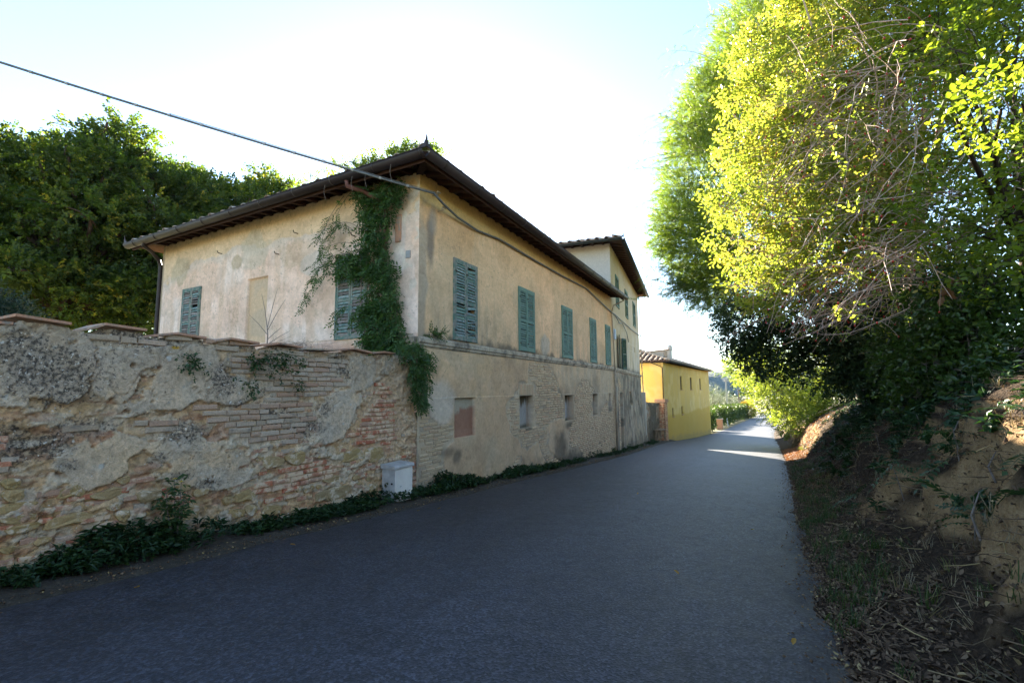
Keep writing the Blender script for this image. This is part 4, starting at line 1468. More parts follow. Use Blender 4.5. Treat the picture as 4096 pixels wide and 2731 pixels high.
pipe(hs, [FS(1.32, GZ - .04, OV + .085), FS(1.30, GZ - .22, OV + .07), FS(1.14, 4.02, .38), FS(.88, 3.82, .10), FS(.81, 3.66, .075), FS(.81, 1.0, .075), FS(.80, -1.5, .075)], .048, M['red_pipe'])
pipe(hs, [FS(9.3, GZ - .04, OV + .085), FS(9.34, GZ - .16, OV + .07), FS(9.55, 4.05, .36), FS(9.72, 3.88, .08), FS(9.72, 3.7, .03), FS(9.72, .5, .03), FS(9.72, -1.5, .03)], .05, M['gutter'])
pipe(hs, [FA(14.05, GZ - .05, OV + .08), FA(14.1, GZ - .2, OV + .05), FA(14.15, 3.9, .12), FA(14.14, 3.6, .04), FA(14.12, .9, .12)], .026, M['zinc'])
pipe(hs, [FA(14.12, .9, .12), FA(14.12, .6, .10), FA(14.05, -2.9, .14)], .045, M['zinc'])
# small fittings on the walls
for a, z in ((6.66, 3.65), (3.63, 3.68), (4.29, 3.28), (1.75, 3.3)):
    MB().tube([FS(a, z, -.02), FS(a, z, .10), FS(a, z + .05, .12)], .012, 5).build('wall_hook', M['iron'], hs)
MB().box(FS(.26, 2.68, .012), d3(eL) * .055, d3(nS) * .012, UP * .075).build('metal_plate', M['plate'], hs)
MB().box(FS(.52, 3.25, .015), d3(eL) * .07, d3(nS) * .02, UP * .28).build('terracotta_panel', M['terracotta'], hs)
for i, (s, z) in enumerate(((.41, 3.98), (.60, 3.72))):
    mb = MB()
    mb.tube([FA(s, z, 0), FA(s, z, .16)], .012, 5)
    mb.tube([FA(s - .04, z, .14), FA(s - .04, z + .05, .16), FA(s + .05, z + .05, .16)], .02, 6)
    mb.build('cable_bracket', M['zinc'], hs)

# ------------------------------------------------------------------ the tall house
th = thing('tall_house', 'taller three storey ochre house joined to the far end of the long farmhouse', 'house', d3(T0) + UP * float(gz(LEN)))
TZ = 6.95
TW = [(1.5, 2.5), (5.2, 6.35), (9.2, 10.55)]
tops_ = [(a, b, 4.17, 5.76, .16) for a, b in TW] + [(1.95, 2.95, 1.05, 2.66, .3), (9.3, 9.8, 2.4, 2.75, .2)]
tops_ += [(1.75, 2.75, -2.95, -.16, .3), (5.75, 6.75, -.94, -.13, .22), (9.67, 10.5, -1.06, -.71, .2)]


def ft_h(X, Z):
    bat = np.clip((-.2 - Z) / 3.4, 0, 1.3) * .34 * sstep(2.9, 9, X)
    ex = ft_expo(X, Z)
    return (fbm(X * 1.3, Z * 1.3, 3, 1) - .5) * .02 + np.where(Z < ST0, .03, 0) + np.where(ex, -.012 + (fbm(X * 14, Z * 14, 3, 2) - .5) * .02, 0) + bat


def ft_expo(X, Z):
    Xw, Zw = warp(X, Z, .12, 2.5, 1)
    return (Zw < .55) & (Xw > 1.2) & (Zw < .1 + .5 * np.sin(Xw * 1.3))


def ft_col(X, Z):
    n1, n2, n3 = fbm(X * .8, Z * .8, 4, 0), fbm(X * 3, Z * 3, 4, 1), fbm(X * 1.5, Z * 1.5, 4, 2)
    sv = streak(X, Z, 4, 2)
    c = np.broadcast_to(np.array((.56, .455, .31)), X.shape + (3,))
    c = mixc(c, (.62, .54, .42), sstep(.42, .62, n1) * .8)
    c = mixc(c, (.46, .36, .19), sstep(5.9, 6.8, Z + (n2 - .5)) * .7)
    c = mixc(c, (.22, .20, .16), sstep(.48, .68, sv) * sstep(3.6, 1.0, Z) * .7)
    c = mixc(c, (.13, .115, .09), sstep(.3, .0, Z - ST1 - (n2 - .5) * .4) * (Z > ST1 - .05) * .8)
    l = mixc(np.broadcast_to(np.array((.34, .285, .20)), X.shape + (3,)), (.24, .21, .16), sstep(.4, .6, n2))
    l = mixc(l, (.10, .09, .072), sstep(.46, .64, n3 + (sv - .5) * .4) * .75)
    l = mixc(l, (.42, .37, .29), sstep(.62, .72, fbm(X * 2, Z * 1, 4, 3)) * .7)
    l = mixc(l, (.36, .22, .14), sstep(.6, .72, fbm(X * 4, Z * 6, 3, 0)) * .4)
    l = mixc(l, (.08, .07, .055), sstep(.6, .0, Z - gz(X + LEN)) * .6)
    return np.where((Z < ST0 + .04)[..., None], l, c)


wall_grid('wall', th, M['house_wall'], FT, 0.0, LT, -5.0, TZ, .05, ft_h, ft_col, tops_)
eT = -nT
mb = MB()
TD_ = 9.0
c0, c1, c2, c3 = T0, T0 + dT * LT, T0 + dT * LT + eT * TD_, T0 + eT * TD_
for A, B in ((c0, c3), (c1, c2), (c3, c2)):
    A3, B3 = d3(A), d3(B)
    t = (B3 - A3) / np.linalg.norm(B3 - A3)
    off = dT * .12 if (A is c0) else (-dT * .12 if A is c1 else -eT * .12)
    mb.box((A3 + B3) / 2 + d3(off) + UP * (TZ - 5) / 2, (B3 - A3) / 2 * .999, d3(off), UP * (TZ + 5) / 2)
mb.box(d3(c1) + d3(nT) * .10 - d3(dT) * .25 + UP * -2.6, d3(dT) * .25, d3(nT) * .22, UP * 2.4)
mw = mb.mesh('side_wall')
mw.attributes.new('Col', 'FLOAT_COLOR', 'POINT').data.foreach_set('color', np.tile((.54, .51, .46, 1), len(mw.vertices)))
obj('side_wall', mw, M['house_wall'], th)
course(FT, 0.0, LT, th, 1.0, 6)
lay_bricks(FT, lambda s, z: ft_expo(s, z) & _out(s, z, [(1.75, 2.75, -9, -.1)]) & (s < 3.0), .1, 12.8, -3.6, .5, .27, .055, .012, th, M['brick_wash'], .03, 120, lambda s, z: s, .9, 9)
for i, (a, b) in enumerate(TW):
    closed_window(th, FT, a, b, 4.16, 5.77, gm, 20, 60 + i, .0, slats=False)
# half open pair on the first floor
gmd = (M['shutter_dark'], M['shutter_dark'])
A3, n3 = d3(dT), d3(nT)
an1 = R(172)
ax = A3 * math.cos(an1) + n3 * math.sin(an1)
shutter_leaf(th, FT(1.93, 1.05, .05), ax, np.cross(UP, ax), .58, 1.64, gmd, 20, slats=False)
an2 = R(14)
ax = A3 * math.cos(an2) + n3 * math.sin(an2)
shutter_leaf(th, FT(2.97, 1.05, .05), ax, np.cross(UP, ax), .58, 1.64, gmd, 20, slats=False)
MB().box(FT(2.45, 1.84, -.2), A3 * .5, n3 * .006, UP * .82).build('window_pane', M['glass'], th)
mb = MB()
mb.box(FT(2.45, 1.84, -.19), A3 * .03, n3 * .015, UP * .82)
mb.build('window_mullion', M['white_post'], th)
MB().box(FT(2.25, -1.5, -.24), A3 * .5, n3 * .02, UP * 1.4).build('door', M['wood_in'], th)
for a, b, zb, zt in ((5.75, 6.75, -.94, -.13), (9.67, 10.5, -1.06, -.71), (9.3, 9.8, 2.4, 2.75)):
    MB().box(FT((a + b) / 2, (zb + zt) / 2, -.16), A3 * (b - a) / 2 * .98, n3 * .006, UP * (zt - zb) / 2 * .97).build('window_pane', M['glass'], th)
MB().box(FT(.45, 2.62, .05), A3 * .14, n3 * .045, UP * .24).build('meter_box', M['blue_plate'], th)
pipe(th, [FT(LT - .05, TZ - .1, .1), FT(LT - .05, .8, .14), FT(LT - .03, -1, .2), FT(LT - .02, -4, .5)], .035, M['zinc'])
# roof
OT = .62
ETZ = 6.92
TP_ = lambda x, y, z: d3(T0 + dT * x + eT * y) + UP * z
tm = TD_ / 2
XT = LT + OT
A_, B_, C_, D_ = TP_(-OT - .2, -OT, ETZ), TP_(XT, -OT, ETZ), TP_(XT, TD_ + OT, ETZ), TP_(-OT - .2, TD_ + OT, ETZ)
trz = ETZ + KS * (tm + OT)
R1_, R2_ = TP_(tm - .2, tm, trz), TP_(LT - tm, tm, trz)
rf = poly_obj('roof', [A_, B_, R2_, R1_], M['soffit'], th, .08)
poly_obj('roof', [D_, A_, R1_], M['soffit'], th, .08)
poly_obj('roof', [B_, C_, R2_], M['soffit'], th, .08)
poly_obj('roof', [C_, D_, R1_, R2_], M['soffit'], th, .08)
tile_roof(rf, A_, dT, eT, LT + 2 * OT + .2, tm + OT, KS, lambda x, y: y < x + .05 and y < LT + 2 * OT + .2 - x, 0, 3, M['tile'])
tile_roof(th, A_, eT, dT, TD_ + 2 * OT, tm + OT, KS, lambda x, y: y < x + .05 and y < TD_ + 2 * OT - x, 3, 4, M['tile'], cols_parts=48)
TG = ETZ - .06
gA = TP_(-OT - .28, -OT - .085, TG)
gutter(th, gA, TP_(XT + .1, -OT - .085, TG), M['gutter_green'], .09)
gutter(th, TP_(-OT - .28, TD_ + OT, TG), gA, M['gutter_green'], .09)
finial(th, TP_(-OT - .34, -OT - .16, TG), dT, eT, M['gutter_green'])
RAFT = rafter_mesh(OT - .02)
for k in range(27):
    obj('rafter', RAFT, None, th, basis(FT(.2 + k * (LT - .4) / 26, ETZ + KS * OT - .085, 0.0), d3(dT), d3(nT) - UP * KS, UP))
FT2 = plane(T0, eT, -dT)
for k in range(10):
    obj('rafter', RAFT, None, th, basis(FT2(.3 + k * .5, ETZ + KS * OT - .085, 0.0), d3(eT), d3(-dT) - UP * KS, UP))

# ------------------------------------------------------------------ the yellow house
Y0, Y1 = np.array((12.40, 38.0)), np.array((25.4, 60.0))
dY = (Y1 - Y0) / np.linalg.norm(Y1 - Y0)
nY = np.array((dY[1], -dY[0]))
LY = float(np.linalg.norm(Y1 - Y0))
eY = -nY
FY = plane(Y0, dY, nY)
FN = plane(Y0, eY, -dY)
YS = float((Y0 - C) @ dL)
yh = thing('yellow_house', 'yellow rendered house with small windows and tiled roof further down the road', 'house', d3(Y0) + UP * float(gz(YS)))
yZ = 2.18
yw = [(6.9, 7.85, -.06, 1.22), (12.1, 13.3, -.06, 1.2), (18.2, 19.3, -.08, 1.2)]
yw2 = [(2.85, 3.5, -2.38, -1.65), (6.95, 7.7, -2.38, -1.65)]


def fy_col(X, Z):
    n1, n2 = fbm(X * .5, Z * .5, 3, 1), fbm(X * 2, Z * 2, 3, 2)
    c = np.broadcast_to(np.array((.60, .415, .12)), X.shape + (3,))
    c = mixc(c, (.64, .45, .13), sstep(.4, .62, n1) * .6)
    lim = -2.35 + (n1 - .5) * .5 + .05 * X / 10
    c = mixc(c, (.54, .40, .16), sstep(.5, .68, fbm(X * 2.2, Z * .35, 4, 2)) * .55)
    c = mixc(c, (.70, .54, .24), sstep(.55, .7, fbm(X * .9, Z * .9, 4, 3)) * .5)
    c = mixc(c, (.52, .34, .06), sstep(.12, -.12, Z - lim + (n2 - .5) * .15) * .85)
    return mixc(c, (.30, .24, .12), sstep(.6, .0, Z - gz(X * .98 + 32) - (n2 - .5) * .8) * .5)


fl = lambda X, Z: (fbm(X * 2, Z * 2, 2, 1) - .5) * .01
wall_grid('wall', yh, M['yellow'], FY, 0, LY, -6.5, yZ, .12, fl, fy_col, [(a, b, c_, d_, .18) for a, b, c_, d_ in yw + yw2])
wall_grid('wall', yh, M['yellow'], FN, 0.004, 8.0, -5.5, yZ, .12, fl, fy_col)
mb = MB()
mb.box(d3(Y1 + eY * 4) + UP * -2, d3(eY) * 4, d3(dY) * .1, UP * 4.2)
mb.box(d3((Y0 + Y1) / 2 + eY * 8) + UP * -2, d3(dY) * LY / 2, d3(eY) * .1, UP * 4.2)
mw = mb.mesh('rear_wall')
mw.attributes.new('Col', 'FLOAT_COLOR', 'POINT').data.foreach_set('color', np.tile((.60, .44, .12, 1), len(mw.vertices)))
obj('rear_wall', mw, M['yellow'], yh)
for i, (a, b, c_, d_) in enumerate(yw + yw2):
    up_ = i < 3
    w = MB().box(FY((a + b) / 2, (c_ + d_) / 2, -.12), d3(dY) * (b - a) / 2 * .99, d3(nY) * .01, UP * (d_ - c_) / 2 * .99).build('window', M['glass'], yh)
    mb = MB()
    for s in (a + .05, (a + b) / 2, b - .05):
        mb.box(FY(s, (c_ + d_) / 2, -.1), d3(dY) * .04, d3(nY) * .02, UP * (d_ - c_) / 2 * .985)
    mb.build('window_frame', M['wood_in'], w)
    MB().box(FY((a + b) / 2, c_ - .03, .03), d3(dY) * ((b - a) / 2 + .06), d3(nY) * .06, UP * .025).build('window_sill', M['terracotta'], w)
OY = .55
EY = 2.30
YP = lambda x, y, z: d3(Y0 + dY * x + eY * y) + UP * z
A_, B_, C_, D_ = YP(-OY, -OY, EY), YP(LY + OY, -OY, EY), YP(LY + OY, 8 + OY, EY), YP(-OY, 8 + OY, EY)
KY = .36
yr = EY + KY * (4 + OY)
R1_, R2_ = YP(4, 4, yr), YP(LY - 4, 4, yr)
yrf = poly_obj('roof', [A_, B_, R2_, R1_], M['soffit'], yh, .08)
poly_obj('roof', [D_, A_, R1_], M['soffit'], yh, .08)
poly_obj('roof', [B_, C_, R2_], M['soffit'], yh, .08)
poly_obj('roof', [C_, D_, R1_, R2_], M['soffit'], yh, .08)
tile_roof(yrf, A_, dY, eY, LY + 2 * OY, 4 + OY, KY, lambda x, y: y < x + .05 and y < LY + 2 * OY - x, 0, 5, M['tile'])
tile_roof(yh, A_, eY, dY, 8 + 2 * OY, 4 + OY, KY, lambda x, y: y < x + .05 and y < 8 + 2 * OY - x, 9, 6, M['tile'])
gutter(yh, YP(-OY - .08, -OY - .08, EY - .06), YP(LY + OY, -OY - .08, EY - .06), M['gutter_green'], .085)
gutter(yh, YP(-OY - .08, 6, EY - .06), YP(-OY - .08, -OY - .08, EY - .06), M['gutter'], .07)
pipe(yh, [YP(-OY - .06, .9, EY - .1), YP(-.08, .25, 1.9), YP(-.06, .06, 1.75), YP(-.06, .06, -4)], .035, M['gutter'])
# roof dormer with a rounded pediment
dm = MB()
ox, oy = 5.3, .5
for (x0, x1, y0, y1) in ((ox, ox + 1.0, oy, oy + 2.0),):
    zb_, zt_ = 2.5, 3.62
    pts = [YP(x0, y0, zb_), YP(x1, y0, zb_), YP(x1, y1, zb_), YP(x0, y1, zb_), YP(x0, y0, zt_), YP(x1, y0, zt_), YP(x1, y1, 3.5), YP(x0, y1, 3.5)]
    dm.add(pts, [(0, 3, 2, 1), (4, 5, 6, 7), (0, 1, 5, 4), (1, 2, 6, 5), (2, 3, 7, 6), (3, 0, 4, 7)])
dorm = dm.build('roof_dormer', M['white_wall'], yh)
mb = MB()
n = 9
arc = [(ox + .5 + .46 * math.cos(math.pi * k / (n - 1)), zt_ + .06 + .48 * math.sin(math.pi * k / (n - 1))) for k in range(n)]
arc = [(ox + 1.02, zt_)] + arc + [(ox - .02, zt_)]
mb.prism([YP(x, oy - .06, z) for x, z in arc], (0, 0, 0), d3(eY) * .24)
mb.build('dormer_pediment', M['white_wall'], dorm)
MB().box(YP(ox - .01, oy + .4, 3.15), d3(eY) * .14, d3(dY) * .015, UP * .36).build('dormer_window', M['glass'], dorm)
mb = MB()
mb.box(YP(ox + .5, oy + 1.1, 3.60), d3(dY) * .62, d3(eY) * 1.05 - UP * .07, UP * .035)
mb.build('dormer_roof', M['terracotta'], dorm)

# aerial
an = thing('tv_aerial', 'thin television aerial mast on the roof of the yellow house', 'aerial', YP(ox + .2, oy + .9, 3.2))
b0 = YP(ox + .2, oy + .9, 2.8)
MB().tube([b0, b0 + UP * 6.2], .02, 6).build('mast', M['zinc'], an)
mb = MB()
for z, ln in ((6.1, 1.3), (4.9, .5)):
    mb.tube([b0 + UP * z, b0 + UP * (z + .12) + np.array((ln, -.2, 0))], .012, 5)
    for k in range(6):
        p = b0 + UP * (z + .02 * k) + np.array((ln, -.2, 0)) * (k / 6)
        mb.tube([p - np.array((.05, .3, 0)), p + np.array((.05, .3, 0))], .006, 4)
mb.build('elements', M['zinc'], an)

# ------------------------------------------------------------------ wall and gate pier in the gap
gp = thing('courtyard_wall', 'low crumbling brick wall between the tall house and the yellow house', 'wall', d3(T1) + UP * float(gz(28)))
g0, g1 = T0 + dT * (LT + .02) - nT * .1, Y0 - dY * .55 - nY * .1
GL = float(np.linalg.norm(g1 - g0))
dG = (g1 - g0) / GL
nG = np.array((dG[1], -dG[0]))
FGp = plane(g0, dG, nG)
wt2 = lambda X: np.interp(X, [0, .25, .5, GL * .3, GL * .7, GL], [.2, -.2, -.75, -.95, -1.05, -1.1]) + (fbm(np.asarray(X) * 5, 0 * np.asarray(X), 3, 1) - .5) * .15


def gp_col(X, Z):
    n1, n2 = fbm(X * 2, Z * 2, 4, 1), fbm(X * 6, Z * 6, 3, 2)
    c = mixc(np.broadcast_to(np.array((.34, .28, .20)), X.shape + (3,)), (.45, .41, .34), sstep(.5, .65, n1))
    c = mixc(c, (.33, .18, .11), sstep(.5, .65, n2) * .6)
    return mixc(c, (.10, .09, .07), sstep(.48, .62, fbm(X * 1.5, Z * 1.2, 4, 3)) * .8)


wall_grid('wall_face', gp, M['garden_wall'], FGp, 0, GL - .5, -4.6, -.9, .05, lambda X, Z: (fbm(X * 5, Z * 5, 4, 1) - .5) * .09, gp_col, ztop=wt2)
mb = MB()
mb.box(FGp((GL - .5) / 2, -2.9, -.25), d3(dG) * (GL - .5) / 2, d3(nG) * .2, UP * 1.75)
mw = mb.mesh('wall_core')
mw.attributes.new('Col', 'FLOAT_COLOR', 'POINT').data.foreach_set('color', np.tile((.30, .25, .18, 1), len(mw.vertices)))
obj('wall_core', mw, M['garden_wall'], gp)
pr = thing('gate_pier', 'square red brick gate pier with moulded cap against the yellow house', 'pier', FGp(GL, -4.2, 0))
pc = FGp(GL - .35, 0, .1)
mb = MB().box(pc + UP * -2.75, d3(dG) * .34, d3(nG) * .34, UP * 1.75)
core = mb.build('core', M['soffit'], pr)
for row in range(46):
    for side in range(2):
        for k in range(2):
            ax, nn = (dG, nG) if side == 0 else (-nG, dG * -1)
            off = (-.17 + .34 * k + (.06 if row % 2 else -.06)) * .95
            o3 = pc + d3(nn) * .352 + d3(ax) * off + UP * (-4.45 + row * .074)
            obj('brick', brick_shared((row + k) % 6, M['brick_red']), None, pr, basis(o3, d3(ax) * .32, d3(nn) * .05, UP * .06))
for z, r_ in ((-1.02, .40), (-.94, .44), (-.84, .41)):
    MB().box(pc + UP * z, d3(dG) * r_, d3(nG) * r_, UP * .045).build('cap_course', M['terracotta'], pr)
bn = thing('wooden_trestle', 'small weathered wooden trestle standing beside the brick gate pier', 'trestle', FGp(GL - 2.0, -4.1, .4))
b0 = FGp(GL - 2.0, float(gz(29)) + .02, .45)
for a in (-.55, .55):
    for q in (-.15, .15):
        MB().box(b0 + d3(dG) * a + d3(nG) * q + UP * .4, d3(dG) * .04, d3(nG) * .035, UP * .4).build('leg', M['pole_wood'], bn)
MB().box(b0 + UP * .82, d3(dG) * .68, d3(nG) * .24, UP * .035).build('top', M['pole_wood'], bn)
MB().box(b0 + UP * .25, d3(dG) * .55, d3(nG) * .03, UP * .04).build('stretcher', M['pole_wood'], bn)
# ------------------------------------------------------------------ cables and small street things
def sag(A, B, n=14, s=.3):
    A, B = np.asarray(A, float), np.asarray(B, float)
    return [A + (B - A) * t - UP * s * 4 * t * (1 - t) for t in np.linspace(0, 1, n)]


cb = thing('overhead_cable', 'thick grey bundled cable strung from upper left to the house corner and along its facade', 'cable', FA(.3, 3.9, .1))
free = sag((-13.8, 5.7, 6.85), FA(.0, 3.80, .35), 26, .12)
wallrun = [FA(.0, 3.80, .35), FA(.5, 3.79, .22), FA(1.2, 3.77, .10)] + [FA(s, z, .06) for s, z in cable[1:]] + [FT(s, z, .06) for s, z in cableT]
MB().tube(free, .021, 8).build('span', M['cable'], cb, True)
MB().tube(wallrun, .024, 8).build('wall_run', M['cable'], cb, True)
tie = MB().tube([(-.022, 0, 0), (.022, 0, 0)], .0255, 8).mesh('cable_tie')
tie.materials.append(M['cable_tie'])
for k in range(1, 25):
    p0, p1 = np.array(free[k]), np.array(free[k + 1])
    t = (p1 - p0) / np.linalg.norm(p1 - p0)
    sd_ = np.cross(t, UP)
    sd_ /= np.linalg.norm(sd_)
    obj('cable_tie', tie, None, cb, basis(p0, t, sd_, np.cross(t, sd_)))
MB().tube([np.array(p) + UP * .035 for p in free[16:]] + [FA(.41, 4.0, .16)], .006, 5).build('guy_wire', M['cable'], cb)
MB().tube([FT(*cableT[0], .07)] + [FT(s, z, .09) for s, z in cableT2[1:]], .02, 6).build('drop_cable', M['cable'], cb)
w2 = thing('thin_wire', 'thin overhead wire running from the tall house across to the trees', 'wire', FT(LT, 3.87, 0))
MB().tube(sag(FT(LT - .1, 3.87, .05), (19.5, 36.0, 5.0), 12, .15), .016, 5).build('strand', M['cable'], w2)

ub = thing('utility_cabinet', 'pale grey plastic meter cabinet standing against the old wall', 'utility box', sq(-.68, .2, gz(-.68)))
bz = float(gz(-.7)) + .0
A3, n3 = d3(dL), d3(nL)
mb = MB()
x0, x1, qf, qb, zt = -.92, -.49, .30, .03, bz + .60
pts = [FA(s, z, q) for z in (bz, zt) for s, q in ((x0, qb), (x1, qb), (x1, qf), (x0, qf))]
mb.add(pts, [(0, 3, 2, 1), (4, 5, 6, 7), (0, 1, 5, 4), (1, 2, 6, 5), (2, 3, 7, 6), (3, 0, 4, 7)])
body = mb.build('body', M['box_grey'], ub)
MB().box(FA((x0 + x1) / 2 + .006, (bz + zt) / 2 + .0, qf + .008), A3 * .212, n3 * .008, UP * .288).build('door', M['box_white'], ub)
mb = MB()
pr_ = [(qb - .01, zt), (qf + .035, zt), (qf + .035, zt + .028), (qf + .01, zt + .05), (qb - .01, zt + .07)]
mb.prism([FA(x0 - .03, z, q) for q, z in pr_], (0, 0, 0), A3 * (x1 - x0 + .06))
mb.build('lid', M['box_grey'], ub)
MB().tube([FA(x0 - .001, bz + .36, qf - .055), FA(x0 - .012, bz + .36, qf - .055)], .016, 10).build('lock', M['black'], ub)
MB().box(FA(-.7, bz - .12, .17), A3 * .20, n3 * .11, UP * .13).build('plinth', M['concrete'], ub)


# ------------------------------------------------------------------ foliage tools
def leaf_geo(L, w, fold=.18, droop=.15, quads=True):
    """folded leaf: base at origin, along +y, z is up"""
    if quads:
        V = np.array([(0, 0, 0), (w * .42, L * .28, fold * w), (w * .36, L * .68, fold * w - droop * L * .4), (0, L, -droop * L), (-w * .36, L * .68, fold * w - droop * L * .4), (-w * .42, L * .28, fold * w)])
        return V, np.array([(0, 1, 2, 3), (0, 3, 4, 5)])
    V = np.array([(0, 0, 0), (w * .5, L * .45, fold * w), (0, L, -droop * L), (-w * .5, L * .45, fold * w)])
    return V, np.array([(0, 1, 2), (0, 2, 3)])


def rot_to(y, roll_rng):
    """rotation matrices whose y axis follows y (n,3)"""
    y = y / (np.linalg.norm(y, axis=1, keepdims=True) + 1e-9)
    r = roll_rng.normal(size=y.shape)
    x = np.cross(y, r)
    x /= np.linalg.norm(x, axis=1, keepdims=True) + 1e-9
    z = np.cross(x, y)
    return np.stack([x, y, z], 2)


def rot_up(y, roll_rng, tilt=.5):
    """y axis follows y, z stays near up"""
    y = y / (np.linalg.norm(y, axis=1, keepdims=True) + 1e-9)
    u = np.array((0, 0, 1.0)) + roll_rng.normal(size=y.shape) * tilt
    x = np.cross(y, u)
    x /= np.linalg.norm(x, axis=1, keepdims=True) + 1e-9
    z = np.cross(x, y)
    return np.stack([x, y, z], 2)


def template_spray(r, n, length, L, w, quads=False, spread=.9):
    """twig with n leaves"""
    Vs, Fs, Ts, c = [], [], [], 0
    for i in range(n):
        t = (i + r.uniform(.2, .9)) / n
        side = 1 if i % 2 else -1
        a = side * r.uniform(.5, 1.2) * spread
        dirv = np.array((math.sin(a), math.cos(a) * .8, r.normal() * .35 - .1))[None]
        Rm = rot_up(dirv, r, .45)[0]
        s = r.uniform(.7, 1.15)
        V, F = leaf_geo(L * s, w * s, r.uniform(.05, .3), r.uniform(0, .35), quads)
        Vs.append(V @ Rm.T + np.array((r.normal() * .02, t * length, r.normal() * .03)))
        Fs.append(F + c)
        c += len(V)
        Ts.append(np.full(len(V), r.normal() * .16))
    return np.concatenate(Vs), np.concatenate(Fs), np.concatenate(Ts)


def template_pinnate(r, pairs, length, L, w, droop=.35):
    Vs, Fs, Ts, c = [], [], [], 0
    for i in range(pairs + 1):
        t = .18 + .82 * i / pairs
        z = -droop * length * t * t
        sides = (1, -1) if i < pairs else (0,)
        for sd in sides:
            a = sd * r.uniform(.95, 1.25)
            dirv = np.array((math.sin(a), math.cos(a), -.22 + r.normal() * .15))[None]
            Rm = rot_up(dirv, r, .25)[0]
            s = r.uniform(.85, 1.1) * (1 - .25 * abs(t - .55))
            V, F = leaf_geo(L * s, w * s, .1, .12, False)
            Vs.append(V @ Rm.T + np.array((0, t * length, z)))
            Fs.append(F + c)
            c += len(V)
            Ts.append(np.full(len(V), r.normal() * .08))
    # rachis as a slim blade
    V = np.array([(-.0025, 0, 0), (.0025, 0, 0), (.002, length * .5, -droop * length * .25), (-.002, length * .5, -droop * length * .25), (0, length, -droop * length)])
    Vs.append(V)
    Fs.append(np.array([(0, 1, 2), (0, 2, 3), (3, 2, 4)]) + c)
    Ts.append(np.full(5, .1))
    return np.concatenate(Vs), np.concatenate(Fs), np.concatenate(Ts)


def scatter(temps, pos, rot, scale, tint, r):
    """returns V, [F], T for many transformed copies of the templates joined together"""
    Vs, Fs, Ts, c = [], {}, [], 0
    which = r.integers(len(temps), size=len(pos))
    for k, (V, F, T) in enumerate(temps):
        idx = np.where(which == k)[0]
        if not len(idx):
            continue
        W = np.einsum('nij,vj->nvi', rot[idx], V) * scale[idx][:, None, None] + pos[idx][:, None, :]
        Vs.append(W.reshape(-1, 3))
        Ts.append((tint[idx][:, None] + T[None]).ravel())
        off = c + np.arange(len(idx))[:, None, None] * len(V)
        Fs.setdefault(F.shape[1], []).append((F[None] + off).reshape(-1, F.shape[1]))
        c += len(idx) * len(V)
    return np.concatenate(Vs), [np.concatenate(f) for f in Fs.values()], np.clip(np.concatenate(Ts), 0, 1)


def leaves_obj(name, mat, parent, temps, pos, dirs, scale, tint, r, up=.5):
    rot = rot_up(dirs, r, up)
    V, F, T = scatter(temps, pos, rot, scale, tint, r)
    return obj(name, np_mesh(name, V, F, {'tint': ('FLOAT', T)}), mat, parent)


def lobes_pts(r, lobes, n, shell=.5, gap=.0, gsc=.5, seed=0, sq_=1.0):
    """points spread through ellipsoid lobes (x,y,z,r[,rz]), thinned by noise to leave gaps"""
    lob = np.array([(l[0], l[1], l[2], l[3], l[4] if len(l) > 4 else l[3]) for l in lobes])
    vol = lob[:, 3] ** 2 * lob[:, 4]
    w = vol ** .8
    k = r.choice(len(lob), size=n, p=w / w.sum())
    d = r.normal(size=(n, 3))
    d /= np.linalg.norm(d, axis=1, keepdims=True)
    rad = (shell + (1 - shell) * r.random(n)) ** (1 / 2.0)
    rad = np.where(r.random(n) < .12, rad * 1.12, rad)
    P = lob[k, :3] + d * rad[:, None] * lob[k][:, [3, 3, 4]]
    if gap > 0:
        nz = noise3(P, gsc, seed)
        keep = nz > gap
        P, d = P[keep], d[keep]
    return P, d


def sublobes(r, lobes, k, f=.42, shrink=.82, out_=.95):
    """break smooth lobes into clumps: each keeps a smaller heart and gets k boughs on its surface"""
    res = []
    for l in lobes:
        x, y, z, rad = l[:4]
        rz_ = l[4] if len(l) > 4 else rad
        res.append((x, y, z, rad * shrink, rz_ * shrink))
        for _ in range(k):
            d = r.normal(size=3)
            d[2] = abs(d[2]) * .8 - .25
            d /= np.linalg.norm(d)
            g = f * r.uniform(.7, 1.25)
            res.append((x + d[0] * rad * out_, y + d[1] * rad * out_, z + d[2] * rz_ * out_, rad * g, rz_ * g * .8))
    return res


def limbs(mb, base, targets, r0, r, bend=.25, n=7, r1=.012, sides=6):
    base = np.asarray(base, float)
    for t in targets:
        t = np.asarray(t, float)
        mid_ = (base + t) / 2 + r.normal(size=3) * np.linalg.norm(t - base) * bend * .35 + UP * np.linalg.norm(t - base) * bend * .35
        pts = [(1 - u) ** 2 * base + 2 * u * (1 - u) * mid_ + u * u * t for u in np.linspace(0, 1, n)]
        mb.tube(pts, list(np.linspace(r0, r1, n)), sides, False)


def sub_twigs(mb, centers, P, k, r, r0=.014, r1=.003, sides=4):
    idx = r.choice(len(P), size=min(k, len(P)), replace=False)
    cs = np.array(centers)
    for i in idx:
        c_ = cs[np.argmin(((cs - P[i]) ** 2).sum(1))]
        limbs(mb, c_ + r.normal(size=3) * .1, [P[i]], r0, r, .2, 5, r1, sides)


